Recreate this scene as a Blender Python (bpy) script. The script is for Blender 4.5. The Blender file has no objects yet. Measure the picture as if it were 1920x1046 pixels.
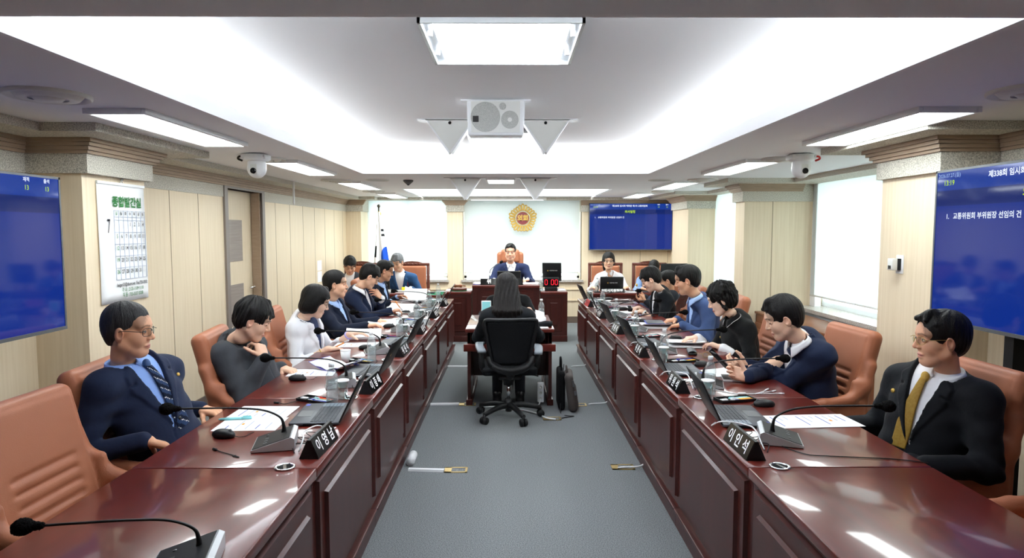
import bpy, bmesh, math, random
import numpy as np
from mathutils import Vector, Matrix
random.seed(7)
SC = bpy.context.scene
COL = SC.collection
PI = math.pi
R = math.radians

# ---------------------------------------------------------------- materials
def lin(c):
    if isinstance(c, str):
        c = [int(c[i:i+2], 16)/255 for i in (0, 2, 4)]
    return tuple((v/12.92 if v <= .04045 else ((v+.055)/1.055)**2.4) for v in c)

MATS = {}
def mat(name, col, rough=.5, spec=.5, metal=0, coat=0, noise=None, bump=None, trans=0, emit=0, sheen=0, coat_rough=.05, ior=1.45, attr=None):
    """noise = (scale vec, second colour, detail, contrast); bump = (scale, strength)"""
    m = bpy.data.materials.new(name); m.use_nodes = True
    nt = m.node_tree; b = nt.nodes['Principled BSDF']
    c = lin(col)
    b.inputs['Base Color'].default_value = (*c, 1)
    b.inputs['Roughness'].default_value = rough
    b.inputs['Specular IOR Level'].default_value = spec
    b.inputs['Metallic'].default_value = metal
    b.inputs['Coat Weight'].default_value = coat
    b.inputs['Coat Roughness'].default_value = coat_rough
    b.inputs['IOR'].default_value = ior
    b.inputs['Transmission Weight'].default_value = trans
    if sheen:
        b.inputs['Sheen Weight'].default_value = sheen
        b.inputs['Sheen Roughness'].default_value = .5
    if emit:
        b.inputs['Emission Color'].default_value = (*c, 1)
        b.inputs['Emission Strength'].default_value = emit
    L = nt.links
    if attr:
        a = nt.nodes.new('ShaderNodeAttribute'); a.attribute_name = attr
        L.new(a.outputs['Color'], b.inputs['Base Color'])
    if noise or bump:
        tc = nt.nodes.new('ShaderNodeTexCoord')
    if noise:
        sc, c2, det, con = noise
        mp = nt.nodes.new('ShaderNodeMapping'); mp.inputs['Scale'].default_value = sc
        L.new(tc.outputs['Object'], mp.inputs['Vector'])
        n = nt.nodes.new('ShaderNodeTexNoise'); n.inputs['Scale'].default_value = 1; n.inputs['Detail'].default_value = det
        L.new(mp.outputs['Vector'], n.inputs['Vector'])
        r = nt.nodes.new('ShaderNodeValToRGB')
        r.color_ramp.elements[0].position = .5-con; r.color_ramp.elements[1].position = .5+con
        r.color_ramp.elements[0].color = (*lin(c2), 1); r.color_ramp.elements[1].color = (*c, 1)
        L.new(n.outputs['Fac'], r.inputs['Fac']); L.new(r.outputs['Color'], b.inputs['Base Color'])
    if bump:
        n2 = nt.nodes.new('ShaderNodeTexNoise'); n2.inputs['Scale'].default_value = bump[0]; n2.inputs['Detail'].default_value = 3
        if len(bump) > 2:
            mp2 = nt.nodes.new('ShaderNodeMapping'); mp2.inputs['Scale'].default_value = bump[2]
            L.new(tc.outputs['Object'], mp2.inputs['Vector']); L.new(mp2.outputs['Vector'], n2.inputs['Vector'])
        else: L.new(tc.outputs['Object'], n2.inputs['Vector'])
        bp = nt.nodes.new('ShaderNodeBump'); bp.inputs['Strength'].default_value = bump[1]; bp.inputs['Distance'].default_value = .01
        L.new(n2.outputs['Fac'], bp.inputs['Height']); L.new(bp.outputs['Normal'], b.inputs['Normal'])
    MATS[name] = m
    return m

def emis(name, col, s):
    m = bpy.data.materials.new(name); m.use_nodes = True; nt = m.node_tree
    nt.nodes.remove(nt.nodes['Principled BSDF'])
    e = nt.nodes.new('ShaderNodeEmission'); e.inputs['Color'].default_value = (*lin(col), 1); e.inputs['Strength'].default_value = s
    nt.links.new(e.outputs[0], nt.nodes['Material Output'].inputs[0])
    MATS[name] = m
    return m

def clear(name, tint='ffffff', gloss=.12, rough=.02):
    """thin clear sheet: transparent to light, with a glossy reflection by angle"""
    m = bpy.data.materials.new(name); m.use_nodes = True; nt = m.node_tree
    nt.nodes.remove(nt.nodes['Principled BSDF'])
    t = nt.nodes.new('ShaderNodeBsdfTransparent'); t.inputs[0].default_value = (*lin(tint), 1)
    g = nt.nodes.new('ShaderNodeBsdfGlossy'); g.inputs['Roughness'].default_value = rough
    lw = nt.nodes.new('ShaderNodeLayerWeight'); lw.inputs[0].default_value = gloss
    mx = nt.nodes.new('ShaderNodeMixShader')
    nt.links.new(lw.outputs['Facing'], mx.inputs[0]); nt.links.new(t.outputs[0], mx.inputs[1]); nt.links.new(g.outputs[0], mx.inputs[2])
    nt.links.new(mx.outputs[0], nt.nodes['Material Output'].inputs[0])
    MATS[name] = m
    return m

def blind_mat(name, k=.5):
    m = bpy.data.materials.new(name); m.use_nodes = True; nt = m.node_tree
    nt.nodes.remove(nt.nodes['Principled BSDF'])
    d = nt.nodes.new('ShaderNodeBsdfDiffuse'); d.inputs[0].default_value = (.80, .82, .82, 1)
    t = nt.nodes.new('ShaderNodeBsdfTranslucent'); t.inputs[0].default_value = (.94, .98, .98, 1)
    mx = nt.nodes.new('ShaderNodeMixShader'); mx.inputs[0].default_value = k
    nt.links.new(d.outputs[0], mx.inputs[1]); nt.links.new(t.outputs[0], mx.inputs[2])
    nt.links.new(mx.outputs[0], nt.nodes['Material Output'].inputs[0])
    MATS[name] = m
    return m

mat('panel_wood', 'e8d8bd', .45, .4, noise=((55, 55, 1.6), 'ddcbad', 4, .22))
mat('panel_groove', '9a8a70', .7)
mat('granite', 'e6e2d6', .8, noise=((150, 150, 150), '9f9b90', 3, .16), bump=(260, .35))
mat('crown_wood', 'b09a84', .5, noise=((8, 8, 90), 'a08a74', 3, .25))
mat('trim_grey', '8f8580', .45, noise=((40, 40, 2), '7f7670', 3, .25))
mat('door_grey', 'a0958d', .5, noise=((3, 3, 70), '8d827b', 4, .25))
mat('base_brown', '6e5f55', .5)
mat('white_paint', 'f7f8fb', .7, .3)
mat('soffit_paint', 'f0f2f6', .75, .3, bump=(400, .05))
mat('carpet', '979b9d', .95, .1, noise=((190, 190, 190), '55595b', 4, .17), bump=(380, .4))
mat('mahog_top', '6e2419', .30, .5, coat=.55, coat_rough=.07, noise=((14, 1.4, 6), '531b14', 5, .3))
mat('mahog', '4a1811', .38, .45, coat=.22, coat_rough=.12, noise=((12, 12, 1.3), '39120d', 5, .3))
mat('mahog_dark', '3a130e', .4, .5, coat=.3, noise=((12, 12, 1.3), '2c0e0a', 5, .3))
mat('leather', 'b06f50', .45, .4, noise=((5, 5, 5), 'a56547', 3, .35), bump=(300, .12))
mat('seam', '7d4029', .7)
mat('black_plastic', '17181a', .45, .4)
mat('black_matte', '101113', .8, .2)
mat('black_gloss', '0b0c0d', .15, .5)
mat('foam', '141414', .95, .1, bump=(160, .9))
mat('grey_plastic', '55585b', .45)
mat('silver', 'c3c6c8', .28, .5, metal=.85)
mat('alu', 'd8dadd', .22, .5, metal=.9)
mat('chrome', 'e4e6e8', .08, .5, metal=1)
mat('mic_silver', 'bfc2c4', .35, .5, metal=.45)
mat('paper', 'f4f5f6', .8, .2)
mat('white_plastic', 'eceef0', .35, .4)
mat('off_white', 'dfe0dc', .5, .3)
mat('ink', '2a2c33', .9, .1)
mat('ink_blue', '3b54a8', .9, .1)
mat('ink_pale', 'a9b3c8', .9, .1)
mat('ink_orange', 'e59a3a', .9, .1)
mat('ink_green', '3e7d48', .9, .1)
mat('white_ink', 'f4f4f4', .7, .1)
mat('gold', 'c2a04e', .35, .5, metal=.6)
mat('emblem_red', '7a2f35', .4, .5)
mat('laptop_grey', '4b4f56', .38, .5, metal=.3)
mat('key', '34383f', .5, .4)
mat('keypad_light', '77838f', .4, .5)
mat('red', 'c8201e', .4)
mat('orange', 'f08a1e', .4)
mat('yellow', 'f2d21f', .4)
mat('blue', '2a3fb4', .4)
mat('aqua', '8fd9dc', .35)
mat('violet', '5a4aa0', .4)
mat('granite_sill', 'cfcac4', .25, .5, noise=((120, 120, 120), '8c857f', 3, .2))
mat('cab_wood', '8a5230', .38, .5, noise=((10, 10, 1.2), '74421f', 4, .3))
mat('jujube', '5c2c1d', .4, coat=.3)
mat('green_felt', '1f6b4a', .9)
mat('bag_fabric', '4d4744', .8)
mat('mesh_black', '15171a', .85, .2, noise=((300, 300, 300), '0c0d0f', 2, .1))
mat('chair_grey', '3d4145', .45, .4)
mat('arm_grey', '7f868c', .4, .4)
mat('brass', 'b59a5c', .35, .5, metal=.8)
mat('flag_white', 'eff0f2', .8, .2)
mat('flag_blue', '1f4fb8', .8, .2)
mat('flag_red', 'c53a45', .8, .2)
mat('pole_dark', '3f3a2e', .4, .5, metal=.4)
mat('grille', 'c9cac6', .5, noise=((900, 900, 900), '8d8e8a', 1, .05))
clear('glass', 'eef6f5', .25)
clear('lens', 'f4f8f8', .04, .01)
m_ = clear('water', 'f6fafa', .18, .03); _nt = m_.node_tree
_d = _nt.nodes.new('ShaderNodeBsdfDiffuse'); _d.inputs[0].default_value = (.85, .9, .92, 1); _mx = _nt.nodes.new('ShaderNodeMixShader'); _mx.inputs[0].default_value = .13
_o = _nt.nodes['Material Output']; _src = _o.inputs[0].links[0].from_socket
_nt.links.new(_src, _mx.inputs[1]); _nt.links.new(_d.outputs[0], _mx.inputs[2]); _nt.links.new(_mx.outputs[0], _o.inputs[0])
blind_mat('blind'); blind_mat('blind_thick', .24)
emis('lamp', 'f1f8f7', 7.3)
emis('lamp_far', 'f1f8f7', 3.2)
emis('lamp_bar', 'f4f8ff', 1.0)
emis('lamp_center', 'eff6ff', 9.5)
emis('lamp_cove', 'f3f8f8', 11)
emis('led_red', 'ff2a3a', .75)
def screen_mat(name, col, s):
    m = mat(name, '05070c', .06, .5)
    b = m.node_tree.nodes['Principled BSDF']
    b.inputs['Emission Color'].default_value = (*lin(col), 1); b.inputs['Emission Strength'].default_value = s
    return m
screen_mat('scr_blue', '123499', .30)
screen_mat('scr_band', '122a78', .30)
screen_mat('scr_top', '1a42a8', .30)
emis('scr_white', 'e8f0ff', .42)
emis('scr_pale', 'a8c0e8', .42)
emis('scr_lime', 'b4dc28', .42)

# ---------------------------------------------------------------- mesh builder
_fontcache = {}
def text_mesh(s, size=1.0, align='CENTER', bold=0.0):
    key = (s, align, bold)
    if key not in _fontcache:
        c = bpy.data.curves.new('t', 'FONT'); c.body = s; c.align_x = align; c.align_y = 'CENTER'; c.size = 1
        c.resolution_u = 3; c.offset = bold
        o = bpy.data.objects.new('t', c); COL.objects.link(o)
        dg = bpy.context.evaluated_depsgraph_get()
        e = o.evaluated_get(dg); me = e.to_mesh()
        v = [tuple(x.co) for x in me.vertices]; f = [tuple(p.vertices) for p in me.polygons]
        e.to_mesh_clear(); bpy.data.objects.remove(o); bpy.data.curves.remove(c)
        _fontcache[key] = (v, f)
    v, f = _fontcache[key]
    return [(x*size, y*size, 0) for x, y, z in v], f

def frame(origin, xdir, ydir):
    """matrix with columns xdir, ydir, xdir x ydir at origin"""
    x = Vector(xdir).normalized(); y = Vector(ydir); y = (y - x*y.dot(x)).normalized(); z = x.cross(y)
    return Matrix(((x.x, y.x, z.x, origin[0]), (x.y, y.y, z.y, origin[1]), (x.z, y.z, z.z, origin[2]), (0, 0, 0, 1)))

def rotz(a): return Matrix.Rotation(a, 4, 'Z')
def tr(x, y, z): return Matrix.Translation((x, y, z))

class MB:
    def __init__(s, M=None):
        s.v = []; s.f = []; s.m = []; s.sm = []; s.M = M or Matrix()
    def add(s, verts, faces, m=0, smooth=False, M=None):
        T = s.M @ M if M is not None else s.M
        b = len(s.v)
        s.v += [tuple(T @ Vector(p)) for p in verts]
        s.f += [tuple(b+i for i in f) for f in faces]
        s.m += [m]*len(faces); s.sm += [smooth]*len(faces)
        return s
    def box(s, c, d, m=0, bev=0, seg=2, M=None, taper=None):
        x, y, z = [q/2 for q in d]
        if bev <= 0:
            tx, ty = taper or (1, 1)
            vs = [(-x, -y, -z), (x, -y, -z), (x, y, -z), (-x, y, -z), (-x*tx, -y*ty, z), (x*tx, -y*ty, z), (x*tx, y*ty, z), (-x*tx, y*ty, z)]
            fs = [(3, 2, 1, 0), (4, 5, 6, 7), (0, 1, 5, 4), (1, 2, 6, 5), (2, 3, 7, 6), (3, 0, 4, 7)]
            return s.add([(a+c[0], b+c[1], e+c[2]) for a, b, e in vs], fs, m, False, M)
        bm = bmesh.new(); bmesh.ops.create_cube(bm, size=1)
        tx, ty = taper or (1, 1)
        for v in bm.verts:
            k = (tx, ty) if v.co.z > 0 else (1, 1)
            v.co = Vector((v.co.x*d[0]*k[0], v.co.y*d[1]*k[1], v.co.z*d[2]))
        bmesh.ops.bevel(bm, geom=bm.edges[:], offset=min(bev, min(d)*.49), segments=seg, affect='EDGES', profile=.5)
        bm.verts.index_update()
        vs = [(v.co.x+c[0], v.co.y+c[1], v.co.z+c[2]) for v in bm.verts]; fs = [tuple(v.index for v in f.verts) for f in bm.faces]
        bm.free()
        return s.add(vs, fs, m, seg > 1, M)
    def b2(s, lo, hi, m=0, bev=0, seg=2, M=None):
        c = [(a+b)/2 for a, b in zip(lo, hi)]; d = [abs(b-a) for a, b in zip(lo, hi)]
        return s.box(c, d, m, bev, seg, M)
    def lathe(s, prof, n=24, m=0, smooth=True, M=None, cap=True):
        """prof: list of (r,z)"""
        vs = []; fs = []
        for r, z in prof:
            for i in range(n):
                a = 2*PI*i/n; vs.append((r*math.cos(a), r*math.sin(a), z))
        for k in range(len(prof)-1):
            for i in range(n):
                j = (i+1) % n
                fs.append((k*n+i, k*n+j, (k+1)*n+j, (k+1)*n+i))
        if cap:
            if prof[0][0] > 1e-6: fs.append(tuple(range(n))[::-1])
            if prof[-1][0] > 1e-6: fs.append(tuple((len(prof)-1)*n+i for i in range(n)))
        return s.add(vs, fs, m, smooth, M)
    def cyl(s, p0, p1, r0, r1=None, n=16, m=0, smooth=True):
        p0 = Vector(p0); p1 = Vector(p1); d = p1-p0; r1 = r0 if r1 is None else r1
        q = d.to_track_quat('Z', 'Y').to_matrix().to_4x4()
        return s.lathe([(r0, 0), (r1, d.length)], n, m, smooth, Matrix.Translation(p0) @ q)
    def tube(s, pts, r, n=8, m=0, res=6, smooth=True, closed=False):
        """Catmull-Rom tube through pts; r a number or a list"""
        P = [Vector(p) for p in pts]
        rr = [r]*len(P) if not isinstance(r, (list, tuple)) else list(r)
        path = []; rad = []
        N = len(P)
        if N == 2 or res <= 1:
            path = P; rad = rr
        else:
            for i in range(N-1 if not closed else N):
                p0 = P[(i-1) % N] if (closed or i > 0) else P[0]*2-P[1]
                p1 = P[i]; p2 = P[(i+1) % N]
                p3 = P[(i+2) % N] if (closed or i+2 < N) else P[-1]*2-P[-2]
                for k in range(res):
                    t = k/res
                    path.append(.5*((2*p1)+(p2-p0)*t+(2*p0-5*p1+4*p2-p3)*t*t+(3*p1-p0-3*p2+p3)*t**3))
                    rad.append(rr[i]*(1-t)+rr[(i+1) % N]*t)
            if not closed: path.append(P[-1]); rad.append(rr[-1])
        vs = []; fs = []; K = len(path)
        nrm = None
        for i, p in enumerate(path):
            if closed: t = path[(i+1) % K]-path[(i-1) % K]
            else: t = path[min(i+1, K-1)]-path[max(i-1, 0)]
            if t.length < 1e-9: t = Vector((0, 0, 1))
            t.normalize()
            if nrm is None:
                nrm = t.orthogonal().normalized()
            else:
                nrm = (nrm - t*nrm.dot(t))
                nrm = nrm.normalized() if nrm.length > 1e-6 else t.orthogonal().normalized()
            bn = t.cross(nrm)
            for k in range(n):
                a = 2*PI*k/n
                vs.append(tuple(p+(nrm*math.cos(a)+bn*math.sin(a))*rad[i]))
        for i in range(K-1 if not closed else K):
            j = (i+1) % K
            for k in range(n):
                l = (k+1) % n
                fs.append((i*n+k, i*n+l, j*n+l, j*n+k))
        if not closed:
            fs.append(tuple(range(n))[::-1]); fs.append(tuple((K-1)*n+k for k in range(n)))
        return s.add(vs, fs, m, smooth)
    def prism(s, poly, z0, z1, m=0, M=None, smooth=False):
        n = len(poly)
        vs = [(x, y, z0) for x, y in poly]+[(x, y, z1) for x, y in poly]
        fs = [tuple(range(n))[::-1], tuple(range(n, 2*n))]+[(i, (i+1) % n, n+(i+1) % n, n+i) for i in range(n)]
        return s.add(vs, fs, m, smooth, M)
    def quad(s, a, b, c, d, m=0):
        return s.add([a, b, c, d], [(0, 1, 2, 3)], m)
    def sheet(s, nx, ny, fn, m=0, smooth=True, thick=0):
        """grid surface from fn(u,v); thick adds a back side"""
        vs = []; fs = []
        G = [[Vector(fn(i/nx, j/ny)) for i in range(nx+1)] for j in range(ny+1)]
        def idx(i, j, o=0): return o+j*(nx+1)+i
        for row in G: vs += [tuple(p) for p in row]
        for j in range(ny):
            for i in range(nx): fs.append((idx(i, j), idx(i+1, j), idx(i+1, j+1), idx(i, j+1)))
        if thick:
            o = len(vs)
            for j in range(ny+1):
                for i in range(nx+1):
                    du = G[j][min(i+1, nx)]-G[j][max(i-1, 0)]; dv = G[min(j+1, ny)][i]-G[max(j-1, 0)][i]
                    nn = du.cross(dv); nn = nn.normalized() if nn.length > 1e-9 else Vector((0, 0, 1))
                    vs.append(tuple(G[j][i]-nn*thick))
            for j in range(ny):
                for i in range(nx): fs.append((idx(i, j+1, o), idx(i+1, j+1, o), idx(i+1, j, o), idx(i, j, o)))
            for i in range(nx):
                fs.append((idx(i+1, 0), idx(i, 0), idx(i, 0, o), idx(i+1, 0, o)))
                fs.append((idx(i, ny), idx(i+1, ny), idx(i+1, ny, o), idx(i, ny, o)))
            for j in range(ny):
                fs.append((idx(0, j), idx(0, j+1), idx(0, j+1, o), idx(0, j, o)))
                fs.append((idx(nx, j+1), idx(nx, j), idx(nx, j, o), idx(nx, j+1, o)))
        return s.add(vs, fs, m, smooth)
    def text(s, txt, M, size, m=0, align='CENTER', sx=1.0, bold=0.0):
        v, f = text_mesh(txt, size, align, bold)
        return s.add([(x*sx, y, 0) for x, y, z in v], f, m, False, M)
    def build(s, name, mats, parent=None, loc=None):
        me = bpy.data.meshes.new(name)
        me.from_pydata(s.v, [], s.f)
        for k in (mats if isinstance(mats, (list, tuple)) else [mats]):
            me.materials.append(MATS[k] if isinstance(k, str) else k)
        me.polygons.foreach_set('material_index', s.m)
        me.polygons.foreach_set('use_smooth', s.sm)
        me.update()
        return link(name, me, parent, loc)

def link(name, me, parent=None, loc=None):
    o = bpy.data.objects.new(name, me); COL.objects.link(o)
    if parent is not None: o.parent = parent
    if loc is not None: o.location = loc
    return o

def tag(o, label, cat, group=None):
    o['label'] = label; o['category'] = cat
    if group: o['group'] = group
    return o

def thing(name, label, cat, loc=(0, 0, 0), rz=0, group=None):
    o = bpy.data.objects.new(name, None); COL.objects.link(o)
    o.empty_display_size = .05
    o.location = loc; o.rotation_euler = (0, 0, rz)
    return tag(o, label, cat, group)

def struct(o):
    o['kind'] = 'structure'
    return o

def dup(root, loc, rz, label=None, group=None):
    def cp(o, par):
        c = o.copy(); COL.objects.link(c)
        if par is not None: c.parent = par
        for ch in kids.get(o.name, ()): cp(ch, c)
        return c
    kids = {}
    def walk(o):
        kids[o.name] = list(o.children)
        for ch in o.children: walk(ch)
    walk(root)
    r = cp(root, None)
    r.location = loc; r.rotation_euler = (0, 0, rz)
    if label: r['label'] = label
    if group: r['group'] = group
    return r
# ================================================================ smooth solid modelling (signed distances -> surface nets)
def V3(*a): return np.array(a, float)
def unit(v): v = np.asarray(v, float); return v/(np.linalg.norm(v)+1e-12)
def basis(f, up=(0, 0, 1)):
    """rows right, forward, up for a forward vector"""
    f = unit(f); r = unit(np.cross(f, up)); u = np.cross(r, f)
    return np.array([r, f, u])

def cap(a, b, ra, rb=None, k=.02, sub=False):
    return ('cap', V3(*a), V3(*b), ra, ra if rb is None else rb, k, sub)
def ell(c, r, B=None, k=.02, sub=False):
    return ('ell', V3(*c), V3(*r), np.eye(3) if B is None else B, k, sub)
def rbx(c, h, rad, B=None, k=.02, sub=False):
    return ('rbx', V3(*c), V3(*h), rad, np.eye(3) if B is None else B, k, sub)
def fun(fn, lo, hi, k=.0, mode='int'):
    """fn(P) -> distance; mode 'int' keeps where fn<0, 'sub' removes it, 'add' unions it, 'off' adds to the field"""
    return ('fun', fn, V3(*lo), V3(*hi), k, mode)

def _bounds(p):
    if p[0] == 'cap':
        r = max(p[3], p[4]); return np.minimum(p[1], p[2])-r, np.maximum(p[1], p[2])+r
    if p[0] == 'ell':
        e = np.sqrt(((p[3]*p[2][:, None])**2).sum(0)); return p[1]-e, p[1]+e
    if p[0] == 'rbx':
        e = np.abs(p[4]*p[2][:, None]).sum(0); return p[1]-e, p[1]+e
    return p[2], p[3]

def solid(prims, h, pad=.02):
    """verts, quads of the blended solid at cell size h"""
    los, his = zip(*[_bounds(p) for p in prims if not (p[0] == 'fun' and p[5] != 'add') and not (p[0] != 'fun' and p[-1])])
    lo = np.min(los, 0)-pad; hi = np.max(his, 0)+pad
    n = np.ceil((hi-lo)/h).astype(int)+1
    ax = [lo[i]+h*np.arange(n[i]) for i in range(3)]
    F = np.full(n, .2, np.float32)
    for p in prims:
        a, b = _bounds(p)
        k = p[4] if p[0] == 'fun' else p[-2]
        mg = k+3*h
        i0 = np.clip(np.floor((a-mg-lo)/h).astype(int), 0, n-1); i1 = np.clip(np.ceil((b+mg-lo)/h).astype(int)+1, 1, n)
        if (i1 <= i0).any(): continue
        sl = tuple(slice(i0[j], i1[j]) for j in range(3))
        X, Y, Z = np.meshgrid(*[ax[j][sl[j]] for j in range(3)], indexing='ij', sparse=True)
        if p[0] == 'cap':
            A, B_, ra, rb = p[1:5]; d = B_-A; L2 = max(d@d, 1e-12)
            x, y, z = X-A[0], Y-A[1], Z-A[2]
            t = np.clip((x*d[0]+y*d[1]+z*d[2])/L2, 0, 1)
            D = np.sqrt((x-t*d[0])**2+(y-t*d[1])**2+(z-t*d[2])**2)-(ra+(rb-ra)*t)
        elif p[0] == 'ell':
            c, r, B_ = p[1:4]; x, y, z = X-c[0], Y-c[1], Z-c[2]
            q = [(x*B_[i][0]+y*B_[i][1]+z*B_[i][2])/r[i] for i in range(3)]
            k0 = np.sqrt(q[0]**2+q[1]**2+q[2]**2); k1 = np.sqrt((q[0]/r[0])**2+(q[1]/r[1])**2+(q[2]/r[2])**2)
            D = k0*(k0-1)/np.maximum(k1, 1e-6)
        elif p[0] == 'rbx':
            c, hh, rad, B_ = p[1:5]; x, y, z = X-c[0], Y-c[1], Z-c[2]
            q = [np.abs(x*B_[i][0]+y*B_[i][1]+z*B_[i][2])-(hh[i]-rad) for i in range(3)]
            D = np.sqrt(sum(np.maximum(v, 0)**2 for v in q))+np.minimum(np.maximum(q[0], np.maximum(q[1], q[2])), 0)-rad
        else:
            D = p[1](X, Y, Z)
        G = F[sl]
        if p[0] == 'fun':
            m = p[5]
            if m == 'int': F[sl] = np.maximum(G, D)
            elif m == 'off': F[sl] = G+D
            elif m == 'sub': F[sl] = np.maximum(G, -D)
            else: F[sl] = np.minimum(G, D)
        elif p[-1]:
            if k > 0:
                hh_ = np.clip(.5-.5*(G+D)/k, 0, 1); F[sl] = G+(-D-G)*hh_+k*hh_*(1-hh_)
            else: F[sl] = np.maximum(G, -D)
        elif k > 0:
            hh_ = np.clip(.5+.5*(G-D)/k, 0, 1); F[sl] = G*(1-hh_)+D*hh_-k*hh_*(1-hh_)
        else: F[sl] = np.minimum(G, D)
    F[[0, -1], :, :] = np.abs(F[[0, -1], :, :])+1e-3; F[:, [0, -1], :] = np.abs(F[:, [0, -1], :])+1e-3; F[:, :, [0, -1]] = np.abs(F[:, :, [0, -1]])+1e-3
    return nets(F, lo, h)

def nets(F, lo, h):
    S = F < 0
    nx, ny, nz = F.shape
    c = np.zeros((nx-1, ny-1, nz-1), np.uint8)
    for dx in (0, 1):
        for dy in (0, 1):
            for dz in (0, 1): c += S[dx:nx-1+dx, dy:ny-1+dy, dz:nz-1+dz]
    act = (c > 0) & (c < 8)
    I = np.argwhere(act)
    if len(I) == 0: return np.zeros((0, 3)), []
    idx = np.full(act.shape, -1, np.int64); idx[act] = np.arange(len(I))
    acc = np.zeros((len(I), 3)); cnt = np.zeros(len(I))
    cor = [(a, b, d) for a in (0, 1) for b in (0, 1) for d in (0, 1)]
    fv = {k: F[I[:, 0]+k[0], I[:, 1]+k[1], I[:, 2]+k[2]].astype(float) for k in cor}
    for a in cor:
        for axn in range(3):
            if a[axn]: continue
            b = list(a); b[axn] = 1; b = tuple(b)
            fa, fb = fv[a], fv[b]; x = (fa < 0) != (fb < 0)
            t = np.where(x, fa/np.where(x, fa-fb, 1), 0)
            pt = np.tile(np.array(a, float), (len(I), 1)); pt[:, axn] = t
            acc[x] += pt[x]; cnt[x] += 1
    Vt = lo+(I+acc/cnt[:, None])*h
    Q = []
    for axn in range(3):
        u, v = [(1, 2), (2, 0), (0, 1)][axn]
        sl0 = [slice(None)]*3; sl1 = [slice(None)]*3
        sl0[axn] = slice(0, -1); sl1[axn] = slice(1, None)
        A, B_ = S[tuple(sl0)], S[tuple(sl1)]
        E = np.argwhere(A != B_)
        ok = (E[:, u] > 0) & (E[:, v] > 0) & (E[:, u] < F.shape[u]-1) & (E[:, v] < F.shape[v]-1)
        E = E[ok]
        if len(E) == 0: continue
        du = np.zeros(3, int); du[u] = 1; dv = np.zeros(3, int); dv[v] = 1
        g = lambda e: idx[e[:, 0], e[:, 1], e[:, 2]]
        q = np.stack([g(E-du-dv), g(E-dv), g(E), g(E-du)], 1)
        fl = ~A[E[:, 0], E[:, 1], E[:, 2]]
        q[fl] = q[fl][:, ::-1]
        Q.append(q)
    return Vt, np.concatenate(Q)

def relax(vq, it=2, lam=.5):
    """even out a quad surface"""
    v, q = vq; v = v.copy(); n = len(v)
    e = np.concatenate([q[:, [0, 1]], q[:, [1, 2]], q[:, [2, 3]], q[:, [3, 0]]])
    i = np.concatenate([e[:, 0], e[:, 1]]); j = np.concatenate([e[:, 1], e[:, 0]])
    cnt = np.bincount(i, minlength=n)[:, None].astype(float); cnt[cnt == 0] = 1
    for k in range(it*2):
        acc = np.stack([np.bincount(i, weights=v[j, c], minlength=n) for c in range(3)], 1)/cnt
        v += (acc-v)*(lam if k % 2 == 0 else -lam*.62)
    return v, q

def np_mesh(name, parts, mats, parent=None, loc=None, colors=None):
    """one mesh from [(verts, quads[, material index])]; colors = array per vertex"""
    vs = np.concatenate([p[0] for p in parts]); off = 0; qs = []; mi = []
    for p in parts:
        qs.append(np.asarray(p[1])+off); mi.append(np.full(len(p[1]), p[2] if len(p) > 2 else 0)); off += len(p[0])
    qs = np.concatenate(qs); mi = np.concatenate(mi)
    me = bpy.data.meshes.new(name)
    me.vertices.add(len(vs)); me.vertices.foreach_set('co', vs.astype(np.float32).ravel())
    n = len(qs)
    me.loops.add(n*4); me.loops.foreach_set('vertex_index', qs.astype(np.int32).ravel())
    me.polygons.add(n); me.polygons.foreach_set('loop_start', (np.arange(n)*4).astype(np.int32))
    for k in (mats if isinstance(mats, (list, tuple)) else [mats]): me.materials.append(MATS[k])
    me.polygons.foreach_set('material_index', mi.astype(np.int32)); me.polygons.foreach_set('use_smooth', np.ones(n, bool))
    me.update(calc_edges=True); me.validate()
    if colors is not None:
        ca = me.color_attributes.new('tone', 'FLOAT_COLOR', 'POINT')
        c4 = np.ones((len(vs), 4), np.float32); c4[:, :3] = colors
        ca.data.foreach_set('color', c4.ravel())
    return link(name, me, parent, loc)
# ================================================================ ROOM
XL, XR, YB, YF = -2.874, 3.50, 11.71, -2.2
ZS, ZU = 2.25, 2.50            # soffit, upper ceiling
ZBAND = 2.003
CX0, CX1, CY0, CY1 = -1.51, 1.44, 1.85, 6.79   # cove opening
H0 = 2.62

b = MB(); b.b2((XL-.3, YF-.3, -.1), (XR+.5, YB+.7, 0))
struct(b.build('floor', 'carpet'))

# --- ceiling: soffit ring, lip of the cove, upper ceiling
b = MB()
def slab(x0, x1, y0, y1, z0=ZS, z1=ZS+.03, m=0): b.b2((x0, y0, z0), (x1, y1, z1), m)
slab(XL-.3, CX0-.025, YF-.3, YB+.7); slab(CX1+.025, XR+.5, YF-.3, YB+.7)
slab(CX0-.03, CX1+.03, YF-.3, CY0-.025)
slab(CX0-.03, CX1+.03, CY1+.025, 9.30); slab(CX0, CX1, 11.10, YB+.7)
LX0, LX1 = -1.51, 1.44
# lip
t = .025
b.b2((CX0-t, CY0-t, ZS), (CX0, CY1+t, ZS+.085), 1); b.b2((CX1, CY0-t, ZS), (CX1+t, CY1+t, ZS+.085), 1)
b.b2((CX0-t, CY0-t, ZS), (CX1+t, CY0, ZS+.085), 1); b.b2((CX0-t, CY1, ZS), (CX1+t, CY1+t, ZS+.085), 1)
# trough walls and upper ceiling
e = .34
b.b2((CX0-e-.03, CY0-e, ZS+.03), (CX0-e, CY1+e, ZU), 1); b.b2((CX1+e, CY0-e, ZS+.03), (CX1+e+.03, CY1+e, ZU), 1)
b.b2((CX0-e, CY0-e-.03, ZS+.03), (CX1+e, CY0-e, ZU), 1); b.b2((CX0-e, CY1+e, ZS+.03), (CX1+e, CY1+e+.03, ZU), 1)
b.b2((CX0-e-.03, CY0-e-.03, ZU), (CX1+e+.03, CY1+e+.03, ZU+.04), 2)
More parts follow.
